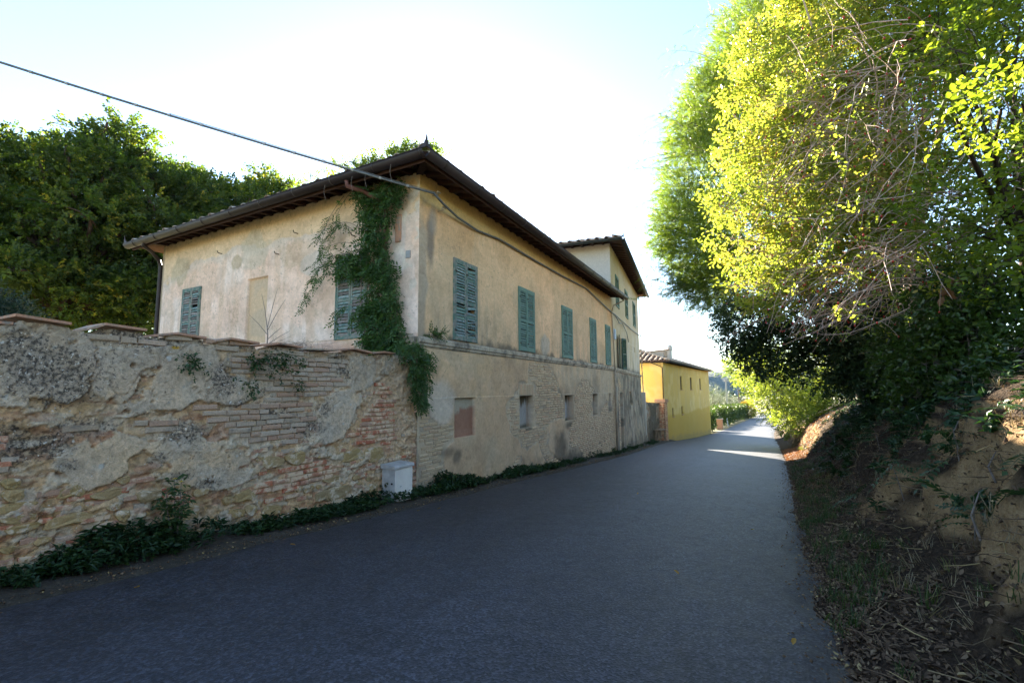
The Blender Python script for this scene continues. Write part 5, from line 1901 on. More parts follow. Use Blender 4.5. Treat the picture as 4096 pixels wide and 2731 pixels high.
def tree(name, label, cat, base, lobes, mat, temps, n, scale, r, group=None, trunk_r=.2, fork=None, up=.5, shell=.5, gap=0.0, gsc=.5, tint=.4, tsd=.18, ntw=120, bark='bark', tw=(.014, .003), out=.8, crown='crown', lean=None):
    base = np.asarray(base, float)
    t = thing(name, label, cat, base, group)
    cs = [np.array(l[:3]) for l in lobes]
    mb = MB()
    cen = np.mean(cs, 0)
    fork = np.asarray(fork if fork is not None else base + (cen - base) * .45, float)
    mid_ = (base + fork) / 2 + r.normal(size=3) * .08 * np.linalg.norm(fork - base)
    mb.tube([base - UP * .3, base, mid_, fork], [trunk_r * 1.3, trunk_r, trunk_r * .85, trunk_r * .7], 9)
    limbs(mb, fork, cs, trunk_r * .55, r, .2, 8, trunk_r * .12, 6)
    P, d = lobes_pts(r, lobes, n, shell, gap, gsc, int(r.integers(4)))
    sub_twigs(mb, cs, P, ntw, r, *tw)
    mb.build('trunk', M[bark], t, True)
    dirs = d * out + np.array((0, 0, .15)) + r.normal(size=d.shape) * .45
    if lean is not None:
        dirs = dirs + np.asarray(lean)
    tv = np.clip(tint + r.normal(size=len(P)) * tsd + (noise3(P, .8, 1) - .5) * .5, 0, 1)
    leaves_obj(crown, mat, t, temps, P, dirs, scale * r.uniform(.75, 1.25, len(P)), tv, r, up)
    return t


# ------------------------------------------------------------------ trees behind the garden wall
r = np.random.default_rng(21)
lin = [template_spray(r, 13, .60, .165, .125) for _ in range(6)]
tree('linden_tree', 'big broad linden tree with dense dark crown behind the garden wall', 'tree', (-24.0, 24.5, -1.5),
     sublobes(r, [(-22.6, 24, 11.2, 3.2, 3.2), (-26.8, 24, 10.3, 3.4, 3.3), (-19.6, 24.5, 9.9, 2.8, 2.8), (-24, 23, 7.8, 4.2, 3), (-19, 25, 7.8, 2.9, 2.8), (-28.5, 23.5, 7.8, 3.4, 3.2), (-22, 22.5, 4.8, 3.8, 2.4), (-26.5, 22.5, 4.8, 3.8, 2.4), (-17.8, 25, 5.2, 2.6, 2.2), (-29.5, 24, 10.3, 2.8, 3), (-16.2, 26, 7.6, 2.2, 2.2), (-16, 26, 4.2, 2.2, 2), (-19.5, 25, 3.6, 2.6, 2.2), (-21.2, 23.5, 12.9, 1.7, 1.4), (-25.6, 24, 12.3, 1.5, 1.4)], 7),
     M['leaf_linden'], lin, 21000, 1.0, r, 'trees behind the garden wall', .45, (-24, 24.3, 4.0), shell=.25, gap=.36, gsc=.5, tint=.42, ntw=260, tw=(.05, .008))
tree('linden_tree', 'smaller linden crown rising just above the left end of the roof', 'tree', (-18.8, 31, -1.5),
     sublobes(r, [(-18.8, 30.5, 12.2, 2.5, 2.2), (-20.6, 30, 11.5, 2.4, 2.6), (-16.9, 31.5, 11.2, 2.2, 2.0), (-19.5, 30, 8.6, 3.0, 2.4), (-16.5, 31, 8.6, 2.6, 2.2)], 7),
     M['leaf_linden'], lin, 6000, 1.05, r, 'trees behind the garden wall', .3, shell=.3, gap=.30, gsc=.5, tint=.5, ntw=120, tw=(.04, .008))
tree('linden_tree', 'linden crown furthest right of the trees, peeping over the roof tiles', 'tree', (-17.2, 36, -1.5),
     sublobes(r, [(-18.2, 34, 14.4, 2.0, 2.1), (-16.8, 34.5, 13.6, 1.7, 1.8), (-19.6, 34, 12.4, 2.0, 2.0), (-16.6, 34.5, 11.5, 2.4, 2.0)], 7),
     M['leaf_linden'], lin, 3400, 1.05, r, 'trees behind the garden wall', .3, shell=.3, gap=.28, gsc=.5, tint=.55, ntw=80, tw=(.04, .008))
fir = [template_spray(r, 12, .45, .13, .03, False, .7) for _ in range(4)]
tree('evergreen_shrub', 'dark blue green evergreen shrub at the far left above the wall', 'shrub', (-15.0, 13.2, -1.5),
     [(-15.6, 13.5, 2.0, 1.1, .8), (-14.9, 13.2, 1.3, .8, .6), (-16.6, 13.5, 2.3, 1.0, .9)], M['leaf_fir'], fir, 2600, 1.0, r, None, .12, shell=.3, tint=.4, ntw=30)

# ------------------------------------------------------------------ trees and shrubs on the bank
rob = [template_pinnate(r, 8, .26, .042, .019) for _ in range(6)]
tree('robinia_tree', 'tall robinia with feathery leaflets leaning out over the road', 'tree', bank_pt(18.5, 3.2),
     [(9.30, 21.00, 10.05, 2.25, 2.55), (8.32, 20.25, 6.90, 1.72, 1.95), (8.85, 19.50, 5.10, 1.65, 1.50), (11.25, 22.50, 13.50, 2.25, 2.55), (12.30, 23.25, 16.80, 2.10, 2.55), (14.25, 24.00, 19.50, 2.70, 3.00), (13.65, 22.50, 13.50, 3.00, 3.30), (11.85, 21.00, 7.65, 2.85, 2.70), (8.70, 21.00, 4.80, 1.12, 0.90), (8.85, 21.75, 12.15, 1.05, 1.05), (7.50, 20.25, 7.65, 0.98, 0.90), (16.50, 24.00, 23.25, 3.30, 3.30), (10.05, 22.50, 14.85, 1.20, 1.50), (8.12, 20.0, 5.97, 1.5), (8.85, 20.0, 4.37, 1.3), (7.6, 20.5, 4.70, .9), (9.9, 20.0, 4.39, 1.5), (7.2, 20.0, 7.04, 1.1), (8.1, 20.5, 8.60, 1.4), (6.85, 20.5, 6.56, .6), (8.75, 21.0, 12.5, 1.3), (10.0, 21.5, 14.6, 1.2)],
     M['leaf_robinia'], rob, 25000, 2.0, r, None, .24, (14.2, 22.0, 5.5), up=.6, shell=.10, gap=.22, gsc=.5, tint=.5, ntw=260, tw=(.025, .004), out=1.0, lean=(-.25, -.1, .1))
rt_ = [o for o in bpy.data.objects if o.name == 'robinia_tree'][0]
mb = MB()
pl, dl = [], []
for (x, y, z, ln) in [(r.uniform(6.3, 8.2), r.uniform(19.5, 21), zz, r.uniform(1.8, 3.0)) for zz in np.linspace(3.8, 12.5, 46)] + [(r.uniform(8.2, 11.5), r.uniform(20, 22), zz, r.uniform(1.8, 3.2)) for zz in np.linspace(11.5, 17.5, 26)]:
    p0 = np.array((x + 1.6, y, z))
    u_ = np.array((-1.0, r.normal() * .4, r.uniform(.15, .9)))
    u_ /= np.linalg.norm(u_)
    pts = [p0 + u_ * ln * t_ - UP * .35 * ln * t_ * t_ for t_ in np.linspace(0, 1, 8)]
    mb.tube(pts, list(np.linspace(.014, .004, 8)), 4, False)
    for j in range(1, 8):
        for sd in (-1, 1):
            pl.append(pts[j])
            dl.append(u_ * .6 + np.array((r.normal() * .3, sd * .9, r.normal() * .3 - .15)))
mb.build('shoots', M['twig_grey'], rt_)['kind'] = 'stuff'
leaves_obj('shoot_leaves', M['leaf_robinia'], rt_, rob, np.array(pl), np.array(dl), r.uniform(1.4, 2.0, len(pl)), np.clip(.5 + r.normal(size=len(pl)) * .15, 0, 1), r, .5)
rosel = [template_spray(r, 8, .30, .085, .05, True) for _ in range(7)]
RL = [(6.25, 9.5, 6.8, .9), (7.1, 10, 8.4, 1.1), (5.6, 9.0, 4.9, .75), (5.65, 8.8, 3.6, .75), (6.2, 8.6, 5.1, 1.0), (7.0, 8.6, 6.4, 1.1), (5.9, 8.1, 3.0, .8), (6.3, 7.7, 3.6, .9), (5.75, 8.5, 2.4, .6), (6.35, 7.6, 2.3, .6), (7.3, 9, 8.8, 1.2), (7.9, 8.2, 7.3, 1.2), (7.2, 8.1, 5.3, 1.0), (4.95, 9.5, 2.95, .6), (5.1, 9.3, 2.1, .5), (5.0, 9.8, 4.0, .55), (5.25, 9.8, 5.2, .6), (5.6, 10, 6.5, .6), (6.0, 10.3, 7.9, .7), (5.4, 9.0, 1.9, .5)]
tr = tree('dogwood_thicket', 'sunlit yellow green thicket with arching reddish twigs and red hips over the bank', 'shrub', bank_pt(4.2, 2.4), sublobes(r, RL, 4, .4, .9),
          M['leaf_rose'], rosel, 9800, 1.0, r, None, .09, (8.2, 9.2, 2.6), up=.8, shell=.35, gap=.40, gsc=1.1, tint=.55, tsd=.22, ntw=420, bark='twig', tw=(.010, .003), lean=(-.3, -.2, -.1))
# arching bare canes and red hips
mb = MB()
hp = []
for i in range(500):
    b = np.array((r.uniform(5.6, 8.2), r.uniform(6.2, 9.4), r.uniform(1.4, 5.4)))
    e_ = b + np.array((-r.uniform(.2, 1.9), r.normal() * .7, r.uniform(-1.9, .7)))
    e_[0] = max(e_[0], 4.4 + r.uniform(0, .5))
    e_[2] = max(e_[2], .8 + r.uniform(0, .4))
    mid_ = (b + e_) / 2 + UP * r.uniform(.0, .7) + r.normal(size=3) * .25
    pts = [(1 - u) ** 2 * b + 2 * u * (1 - u) * mid_ + u * u * e_ + r.normal(size=3) * .012 for u in np.linspace(0, 1, 9)]
    mb.tube(pts, list(np.linspace(.010, .0035, 9)), 4, False)
    for _ in range(3):
        j = r.integers(3, 8)
        tw_e = pts[j] + np.array((r.normal() * .25, r.normal() * .25, r.uniform(-.35, .15)))
        mb.tube([pts[j], (pts[j] + tw_e) / 2 + UP * .03, tw_e], [.004, .003, .002], 4, False)
        if r.random() < .55:
            hp.append(tw_e)
mb.build('canes', M['twig'], tr, True)
P = np.stack([np.array((r.uniform(4.7, 7.2), r.uniform(6.2, 8.2), r.uniform(.9, 4.6))) for _ in range(420)])
leaves_obj('outer_leaves', M['leaf_rose'], tr, rosel, P, r.normal(size=P.shape) + np.array((-.3, -.3, -.2)), r.uniform(.6, 1.0, len(P)), np.clip(.5 + r.normal(size=len(P)) * .25, 0, 1), r, .8)
P, d = lobes_pts(r, RL[:9] + RL[13:], 260, .8)
hp = np.concatenate([np.array(hp), P])
mb = MB()
oct_ = np.array([(1, 0, 0), (-1, 0, 0), (0, 1, 0), (0, -1, 0), (0, 0, 1.4), (0, 0, -1.4)])
for p in hp:
    mb.add(p + oct_ * r.uniform(.014, .022), [(0, 2, 4), (2, 1, 4), (1, 3, 4), (3, 0, 4), (2, 0, 5), (1, 2, 5), (3, 1, 5), (0, 3, 5)])
mb.build('hips', M['hip_red'], tr, True)['kind'] = 'stuff'

elm = [template_spray(r, 8, .26, .072, .052, True) for _ in range(6)]
tree('hazel_tree', 'leafy hazel with broad green leaves at the upper right edge', 'tree', bank_pt(1.6, 2.9),
     [(5.95, 5.7, 4.3, .55), (4.85, 4.3, 2.72, .34), (4.45, 4.35, 2.65, .24), (5.3, 4.5, 2.9, .3), (6.7, 5.6, 4.7, .8), (6.1, 5.1, 2.4, .55), (6.0, 6.2, 2.5, .5), (6.0, 5.7, 1.9, .5), (7.4, 6, 6.2, 1.0), (6.1, 5.9, 1.4, .4), (7.2, 6.3, 3.6, .9), (7.3, 6.6, 2.0, .8), (8.2, 7.2, 6.5, 1.2), (6.9, 7.0, 5.6, .8), (8.2, 4.5, 5.5, 1.5), (8.6, 5.6, 2.2, 1.2)],
     M['leaf_elm'], elm, 4600, 1.0, r, None, .10, (7.6, 6.6, 2.0), up=.5, shell=.15, gap=.3, gsc=1.4, tint=.45, ntw=260, tw=(.009, .003), lean=(-.2, -.2, -.1))
oak = [template_spray(r, 9, .26, .085, .05, True) for _ in range(6)]
tree('field_oak', 'dark shaded oak foliage hanging low over the verge under the robinia', 'tree', bank_pt(8.6, 2.3),
     [(6.55, 13.0, 1.8, .8), (7.2, 12.5, 1.05, .8), (8.2, 12.0, .7, .8), (7.6, 12.0, 2.0, 1.0), (8.4, 11.0, 1.5, 1.0), (8.6, 11.0, .35, .7), (6.8, 13.0, .9, .5), (8.8, 10.0, .9, .95), (6.6, 13.4, 1.3, .45), (9.6, 11.5, 1.8, 1.2), (9.3, 9.8, 2.2, 1.1), (9.2, 10.2, .1, .7), (10, 12.5, .8, 1.2)],
     M['leaf_oak'], oak, 8200, 1.05, r, None, .13, (9.6, 11.6, .6), up=.5, shell=.15, gap=.22, gsc=1.0, tint=.4, ntw=150, tw=(.010, .003), lean=(-.2, -.1, -.15))
brm = [template_spray(r, 7, .24, .07, .055, True) for _ in range(6)]
tree('bramble_bush', 'half lit bramble with rounded leaves above the bare earth cutting', 'bush', bank_pt(1.4, 2.0),
     [(6.35, 7.0, .4, .45), (6.5, 6.5, .7, .45), (6.1, 6.0, .05, .35), (6.1, 5.5, .3, .45), (5.85, 5.3, -.2, .25), (6.55, 7.5, -.1, .4), (6.35, 6.5, 1.25, .45), (7.0, 7.2, 1.0, .7), (6.8, 6.2, .7, .6), (7.2, 8.2, .6, .7), (6.9, 5.4, .9, .6)],
     M['leaf_bramble'], brm, 2300, 1.0, r, None, .03, up=.6, shell=.15, gap=.2, gsc=1.6, tint=.35, ntw=140, bark='twig_grey', tw=(.007, .002), lean=(-.3, -.2, -.2))
# a few dead brown leaves caught in the twigs
bl = [template_spray(r, 3, .12, .11, .07, True) for _ in range(3)]
bt = thing('dead_branch', 'broken branch with curled brown leaves hanging in the shade at right', 'branch', (6.3, 6.6, 1.6))
MB().tube([(6.9, 6.9, 2.0), (6.5, 6.7, 1.75), (6.15, 6.45, 1.55), (5.95, 6.3, 1.3)], [.012, .010, .007, .003], 5).build('stem', M['twig_grey'], bt)
P = np.array([(6.5, 6.65, 1.62), (6.3, 6.5, 1.55), (6.1, 6.4, 1.45), (6.6, 6.75, 1.7), (6.2, 6.45, 1.5), (6.0, 6.3, 1.35)])
leaves_obj('leaves', M['leaf_brown'], bt, bl, P, np.tile((0, -.2, -1.0), (6, 1)), np.full(6, 1.2), r.random(6), r, .6)

brt = [template_spray(r, 8, .4, .12, .075) for _ in range(5)]
for nm, lab, lob, n, sd in (
        ('roadside_shrub', 'bright yellow green shrub spilling onto the right edge of the sunlit road', [(17.4, 30.5, -.2, 1.5, 1.4), (17.6, 33.0, .8, 1.7, 1.5), (17.0, 28.6, -2.0, 1.0, .9), (18.0, 30, -1.6, 1.3, 1.1)], 1900, 1),
        ('roadside_shrub', 'sunny shrub above the lit patch of orange earth on the bank', [(19.2, 34.0, -1.0, 1.8, 1.5), (20.0, 32.4, .2, 1.7, 1.5), (21.5, 33, 1.2, 2.0, 1.8)], 1700, 2),
        ('roadside_shrub', 'shrub half in shadow on the bank just before the lit earth', [(19.8, 30.0, -1.2, 1.0, .9), (20.2, 29.3, -.4, 1.2, 1.2), (21.8, 30.2, .8, 1.7, 1.4)], 1300, 3)):
    r2 = np.random.default_rng(40 + sd)
    s_ = float((np.array(lob[0][:2]) - C) @ dL)
    tree(nm, lab, 'shrub', bank_pt(s_, 1.9), lob, M['leaf_rose'], brt, n, .95, r2, 'sunlit shrubs along the bank', .06, up=.6, shell=.2, gap=.25, gsc=1.0, tint=.35, ntw=50, lean=(-.3, -.1, 0))
tree('robinia_sapling', 'feathery light green robinia arching over the far road', 'tree', bank_pt(37, 2.0),
     [(18.9, 38.0, 1.5, 1.4, .9), (18.2, 40.0, 1.8, 1.0, .6), (19.6, 36.0, 2.0, 1.7, 1.2), (20.9, 38, 2.6, 2.0, 1.4), (21.2, 41, 2.2, 2.2, 1.6)],
     M['leaf_robinia'], [template_pinnate(r, 7, .34, .08, .04) for _ in range(5)], 2600, 1.2, r, None, .12, up=.6, shell=.2, gap=.3, gsc=.8, tint=.65, ntw=70, tw=(.02, .005), lean=(-.3, -.1, 0))
for i, (s_, q_, hh) in enumerate(((46, 3.0, 3.5), (56, 3.5, 4.0), (70, 4, 4.5), (88, 4, 4.5), (110, 5, 5))):
    b = sq(s_, qRf(s_) + q_, float(gz(s_)) + .3)
    r2 = np.random.default_rng(60 + i)
    tree('roadside_tree', ['first bright green tree beyond the lit shrubs on the right of the far road', 'second green tree along the right of the far road', 'third green tree along the right of the far road', 'fourth tree along the right of the far road', 'last tree seen at the right end of the far road'][i], 'tree', b,
         [tuple(b + np.array((dx, dy, dz))) + (rad,) for dx, dy, dz, rad in ((0, 0, hh * .6, hh * .42), (-1, -.8, hh * .4, hh * .35), (.8, .8, hh * .85, hh * .4), (1.2, -.5, hh * .4, hh * .4))],
         M['leaf_rose'] if i % 2 else M['leaf_robinia'], brt, 900, 1.5, r2, 'trees along the far road', .1, shell=.2, gap=.25, gsc=.6, tint=.35, ntw=20, tw=(.03, .008))

# ------------------------------------------------------------------ wisteria on the house corner
r = np.random.default_rng(77)
wis = [template_pinnate(r, 5, .24, .085, .036, .45) for _ in range(7)]
vn = thing('wisteria_vine', 'dark green wisteria climbing the house corner and spreading over the roof edge', 'vine', FS(.8, -1.9, .1))


def fill(poly, n):
    p = np.array(poly)
    lo, hi = p.min(0), p.max(0)
    out_ = np.zeros((0, 2))
    while len(out_) < n:
        c_ = lo + r.random((n * 2, 2)) * (hi - lo)
        out_ = np.concatenate([out_, c_[inpoly(c_[:, 0], c_[:, 1], poly)]])
    return out_[:n]


dense = [(1.60, 4.28), (.22, 4.2), (.36, 3.85), (.60, 3.6), (.66, 3.05), (.50, 2.6), (.40, 2.1), (.34, 1.5), (.10, .95), (.12, .70), (1.35, .74), (1.05, 1.3), (1.45, 1.6), (1.30, 1.85), (1.0, 2.05), (1.15, 2.4), (2.15, 2.45), (1.95, 2.85), (1.25, 3.0), (1.3, 3.55)]
pts2 = fill(dense, 1250)
pts2 = pts2[~((np.abs(pts2[:, 0] - .81) < .10) & (r.random(len(pts2)) < .72))]
q = np.abs(r.normal(size=len(pts2))) * .12 + .06
pos = FS(pts2[:, 0], pts2[:, 1], q)
dirs = d3(nS)[None] * r.uniform(.2, .9, (len(pos), 1)) + np.array((0, 0, -.55)) + r.normal(size=(len(pos), 3)) * .45
T_ = [(pos, dirs, r.uniform(.8, 1.25, len(pos)))]
stm = MB()
# drooping sprays to the left of the column
for (a0, z0, a1, z1, rise) in ((1.35, 3.1, 2.75, 3.35, .35), (1.3, 2.95, 2.9, 2.75, .25), (1.4, 2.75, 2.8, 2.55, .2), (1.9, 2.45, 3.05, 1.85, .25), (1.9, 2.6, 3.15, 2.05, .3), (2.0, 4.2, 2.65, 2.95, .0), (1.7, 4.3, 2.2, 3.35, .0), (1.3, 2.4, 2.4, 2.7, .3), (1.5, 3.4, 2.4, 3.15, .25), (1.4, 1.7, 2.1, 1.35, .2)):
    u = np.linspace(0, 1, 12)
    a = a0 + (a1 - a0) * u
    z = z0 + (z1 - z0) * u + rise * 4 * u * (1 - u)
    qq = .12 + .15 * np.sin(u * 3)
    L3 = FS(a, z, qq)
    stm.tube(list(L3), list(np.linspace(.007, .003, 12)), 5)
    for i in range(3, 12):
        for _ in range(1):
            T_.append((L3[i:i + 1] + r.normal(size=(1, 3)) * .02, np.array([[r.normal() * .5 - .3, r.normal() * .4 - .3, -.6]]), np.array([r.uniform(.7, 1.0)])))
# roof top growth, its backlight put into a paler leaf colour
n_ = 460
a = np.where(r.random(n_) < .6, r.uniform(-.45, 1.5, n_), r.uniform(-.35, 3.3, n_))
yy = r.uniform(-.68, .4, n_) * (1 - .2 * np.abs(a - 1.2) / 2)
base = np.stack([HP(float(y), float(x), 0) for x, y in zip(a, yy)])
hmax = .03 + .42 * np.exp(-((a - 2.1) / .9) ** 2) * r.random(n_) + .26 * np.exp(-((a - .2) / .6) ** 2) * r.random(n_)
base[:, 2] = EZ + KS * (yy + OV) + .05 + hmax
leaves_obj('roof_foliage', M['leaf_robinia'], vn, wis, base, np.array((0, 0, .55)) + r.normal(size=(n_, 3)) * .6, r.uniform(.7, 1.05, n_), np.clip(.55 + r.normal(size=n_) * .2, 0, 1), r, .7)
for k in range(26):
    i = r.integers(n_)
    p = base[i]
    g = p.copy()
    g[2] = EZ + KS * OV
    stm.tube([g, (g + p) / 2 + r.normal(size=3) * .06, p], [.006, .005, .003], 4, False)
# growth hanging over the top of the garden wall
tail = [(-.85, .80), (-.2, .98), (.10, .80), (.16, .3), (.05, -.1), (-.14, -.36), (-.26, -.15), (-.40, .2), (-.44, .6)]
p2 = fill(tail, 210)
pos = FA(p2[:, 0], p2[:, 1], np.abs(r.normal(size=len(p2))) * .08 + .10)
T_.append((pos, d3(nL)[None] * .5 + np.array((0, 0, -.9)) + r.normal(size=(len(pos), 3)) * .4, r.uniform(.7, 1.05, len(pos))))
p2 = np.stack([r.uniform(.15, .75, 26), r.uniform(1.04, 1.2, 26)], 1)
T_.append((FA(p2[:, 0], p2[:, 1], .12 * r.random(26)), np.array((0, -.3, .4)) + r.normal(size=(26, 3)) * .6, r.uniform(.5, .8, 26)))
pos = np.concatenate([t[0] for t in T_])
dirs = np.concatenate([t[1] for t in T_])
sc_ = np.concatenate([t[2] for t in T_])
leaves_obj('foliage', M['leaf_vine'], vn, wis, pos, dirs, sc_, np.clip(.45 + r.normal(size=len(pos)) * .2, 0, 1), r, .7)
for k in range(5):
    stm.tube([FS(.9 + .1 * k + r.normal() * .05, z, .06 + .03 * k) + r.normal(size=3) * .03 for z in np.linspace(.5 - .5 * k, 4.45, 12)], [.022] * 6 + [.014] * 6, 6, False)
stm.tube([FA(-.35, .95, .1), FA(-.2, .6, .16), FA(-.15, .25, .14), FA(-.12, .0, .13)], [.01, .008, .006, .004], 5)
for k in range(4):
    p = HP(-.66, .4 + .5 * k + r.normal() * .2, GZ)
    stm.tube([p + UP * .05, p + np.array((.02, -.08, -.05)), p + np.array((.0, -.09, -.25)), p + np.array((.03, -.07, -.4))], .004, 4, False)
stm.build('stems', M['twig_grey'], vn, True)

# ------------------------------------------------------------------ plants on and below the walls
def rosette(r, n, L, w, up_=.8):
    Vs, Fs, Ts, c = [], [], [], 0
    for i in range(n):
        a = r.uniform(0, 2 * math.pi)
        dirv = np.array((math.cos(a), math.sin(a), r.uniform(-.1, up_)))[None]
        s = r.uniform(.6, 1.2)
        V, F = leaf_geo(L * s, w * s, .2, .35, False)
        Vs.append(V @ rot_up(dirv, r, .3)[0].T + np.array((0, 0, r.uniform(0, .09))))
        Fs.append(F + c)
        c += len(V)
        Ts.append(np.full(len(V), r.normal() * .15))
    return np.concatenate(Vs), np.concatenate(Fs), np.concatenate(Ts)


r = np.random.default_rng(90)
ros = [rosette(r, 16, .052, .03) for _ in range(4)] + [rosette(r, 14, .085, .016, 1.4) for _ in range(2)] + [rosette(r, 10, .04, .03) for _ in range(2)]
n_ = 5400
s = r.uniform(-6.6, 27, n_)
s = np.where(r.random(n_) < .6, r.uniform(-6.6, 6, n_), s)
dens = fbm(s * 1.1, s * 0 + 2.5, 4, 1)
keep = r.random(n_) < (.12 + .7 * sstep(.36, .58, dens))
s = s[keep]
lo = np.interp(s, [-7, 14, 28], [.08, .08, -.75])
wv = qLf(s) - lo - .04
v = r.random(len(s)) ** 1.25
q = lo + v * wv
hm = (.03 + .24 * sstep(.45, .75, fbm(s * 1.1 + 9, s * 0 + 7, 4, 2))) * (1 - .75 * v)
pos = sq(s, q, gz(s) + .05 + r.random(len(s)) * hm)
wd = obj('verge_weeds', np_mesh('w', *(lambda VFT: (VFT[0], VFT[1], {'tint': ('FLOAT', VFT[2])}))(scatter(ros, pos, rot_to(np.array((0, 0, 1.0)) + r.normal(size=(len(s), 3)) * .25, r)[:, :, [0, 2, 1]] * np.array((1, 1, 1)), r.uniform(.6, 1.25, len(s)), np.clip(.4 + r.normal(size=len(s)) * .2, 0, 1), r))), M['leaf_weed'])
tag(wd, 'low dark green weeds growing along the foot of the walls', 'weeds', kind='stuff')
# flowering weed
fw = thing('flowering_weed', 'upright leafy weed with small yellow flowers at the foot of the old wall', 'plant', sq(-4.15, .22, float(gz(-4.15)) + .05))
b0 = sq(-4.15, .22, float(gz(-4.15)) + .03)
stm = MB()
pl, dl = [], []
tips = []
for k in range(7):
    e_ = b0 + np.array((r.normal() * .10, r.normal() * .08, r.uniform(.42, .72)))
    stm.tube([b0, (b0 + e_) / 2 + r.normal(size=3) * .02, e_], [.006, .005, .003], 5)
    tips.append(e_)
    for t in np.linspace(.15, 1, 16):
        pl.append(b0 + (e_ - b0) * t)
        dl.append((r.normal(), r.normal(), .4))
stm.build('stems', M['twig_grey'], fw)
lv = [template_spray(r, 4, .06, .085, .032) for _ in range(4)]
leaves_obj('leaves', M['leaf_weed'], fw, lv, np.array(pl), np.array(dl), r.uniform(.7, 1.1, len(pl)), np.clip(.75 + r.normal(size=len(pl)) * .15, 0, 1), r)
for e_ in tips[:3]:
    mb = MB()
    for k in range(6):
        an_ = k * math.pi / 3
        u_ = np.array((math.cos(an_), math.sin(an_), .35))
        w_ = np.array((-math.sin(an_), math.cos(an_), 0)) * .008
        mb.add([e_, e_ + u_ * .014 + w_, e_ + u_ * .03, e_ + u_ * .014 - w_], [(0, 1, 2, 3)])
    mb.build('flower', M['flower'], fw)
# ferns rooted in the garden wall
fern = [template_spray(r, 7, .10, .045, .03) for _ in range(4)]
for i, (s, z, n_, sp, lab) in enumerate(((-2.95, .50, 60, .17, 'largest clump of green fern growing from the top of the old wall'), (-3.25, .40, 22, .07, 'small fern clump beside the largest one on the old wall'),
                                         (-4.0, .33, 16, .07, 'small green plant rooted in grey render high on the wall'), (-3.32, .12, 14, .08, 'tiny fern in the brick joints below the large clump'), (-2.6, .12, 12, .05, 'tiny plant in a broken render patch right of the large clump'), (-4.08, .43, 12, .06, 'highest small weed on the wall left of the ferns'))):
    t = thing('wall_fern', lab, 'fern', FA(s, z, .03), 'small plants rooted in the garden wall')
    P = np.stack([np.array(FG(s + r.normal() * sp, z - abs(r.normal()) * sp * .8, .05)) for _ in range(n_)])
    leaves_obj('fronds', M['leaf_weed'], t, fern, P, d3(nL)[None] * .7 + np.array((0, 0, -.3)) + r.normal(size=(n_, 3)) * .6, r.uniform(.6, 1.1, n_), np.clip(.6 + r.normal(size=n_) * .2, 0, 1), r)
    MB().tube([FG(s, z, -.02), FG(s, z - .02, .05)], .008, 5).build('root', M['twig_grey'], t)
# bare sapling behind the coping
bs2 = thing('bare_sapling', 'thin leafless sapling rising behind the wall coping before the pink facade', 'sapling', FA(-2.95, .5, -.35))
b0 = np.array(FA(-2.85, .3, -.35))
mb = MB()
mb.tube([b0, b0 + np.array((.01, 0, .5)), b0 + np.array((-.02, .02, .62))], [.010, .008, .006], 5)
for dx, dz, z0 in ((.22, .45, .55), (-.28, .28, .5), (.10, .55, .6), (-.12, .5, .58), (.3, .2, .35), (-.3, .1, .32), (.18, .18, .42)):
    p = b0 + np.array((0, 0, z0))
    mb.tube([p, p + np.array((dx * .5, .02, dz * .55)), p + np.array((dx, .03, dz))], [.005, .004, .002], 4, False)
mb.build('stem', M['twig_grey'], bs2)
for i, (ds, hh) in enumerate(((-.12, .22), (-.18, .16), (-.06, .12))):
    mb.tube([b0 + d3(dL) * ds, b0 + d3(dL) * (ds - .02) + UP * (.2 + hh)], [.008, .006], 4)
mb2 = MB()
for _ in range(60):
    p = np.array(FA(-2.4 + r.normal() * .2, .55, -.2 + r.normal() * .05))
    mb2.tube([p, p + np.array((r.normal() * .12, 0, .12)), p + np.array((r.normal() * .2, 0, r.uniform(.12, .26)))], [.003, .002, .001], 3, False)
dw = thing('dry_weed', 'wispy dry weed tuft on top of the wall right of the bare sapling', 'weed', FA(-2.4, .55, -.2))
mb2.build('stalks', M['twig_grey'], dw)

# ------------------------------------------------------------------ verge and bank litter
def blades(r, n, L, w):
    Vs, Fs, Ts, c = [], [], [], 0
    for i in range(n):
        a = r.uniform(0, 2 * math.pi)
        dx, dy = math.cos(a), math.sin(a)
        l = L * r.uniform(.5, 1.2)
        le = r.uniform(.2, .9)
        b = np.array((r.normal() * .03, r.normal() * .03, 0))
        px, py = -dy * w, dx * w
        V = np.array([b + (px, py, 0), b - (px, py, 0), b + (dx * le * l * .4 - px * .7, dy * le * l * .4 - py * .7, l * .6), b + (dx * le * l * .4 + px * .7, dy * le * l * .4 + py * .7, l * .6), b + (dx * le * l, dy * le * l, l * (1 - le * .55))])
        Vs.append(V)
        Fs.append(np.array([(0, 1, 2), (0, 2, 3), (3, 2, 4)]) + c)
        c += 5
        Ts.append(np.full(5, r.normal() * .2))
    return np.concatenate(Vs), np.concatenate(Fs), np.concatenate(Ts)


def stand(n, r, tilt=.2):
    """rotations that keep z up with random heading"""
    a = r.uniform(0, 2 * math.pi, n)
    c_, s_ = np.cos(a), np.sin(a)
    z = np.zeros(n)
    o1 = np.ones(n)
    M3 = np.stack([np.stack([c_, -s_, z], 1), np.stack([s_, c_, z], 1), np.stack([z, z, o1], 1)], 1)
    t = r.normal(size=n) * tilt
    ct, st = np.cos(t), np.sin(t)
    X3 = np.stack([np.stack([o1, z, z], 1), np.stack([z, ct, -st], 1), np.stack([z, st, ct], 1)], 1)
    return np.einsum('nij,njk->nik', M3, X3)


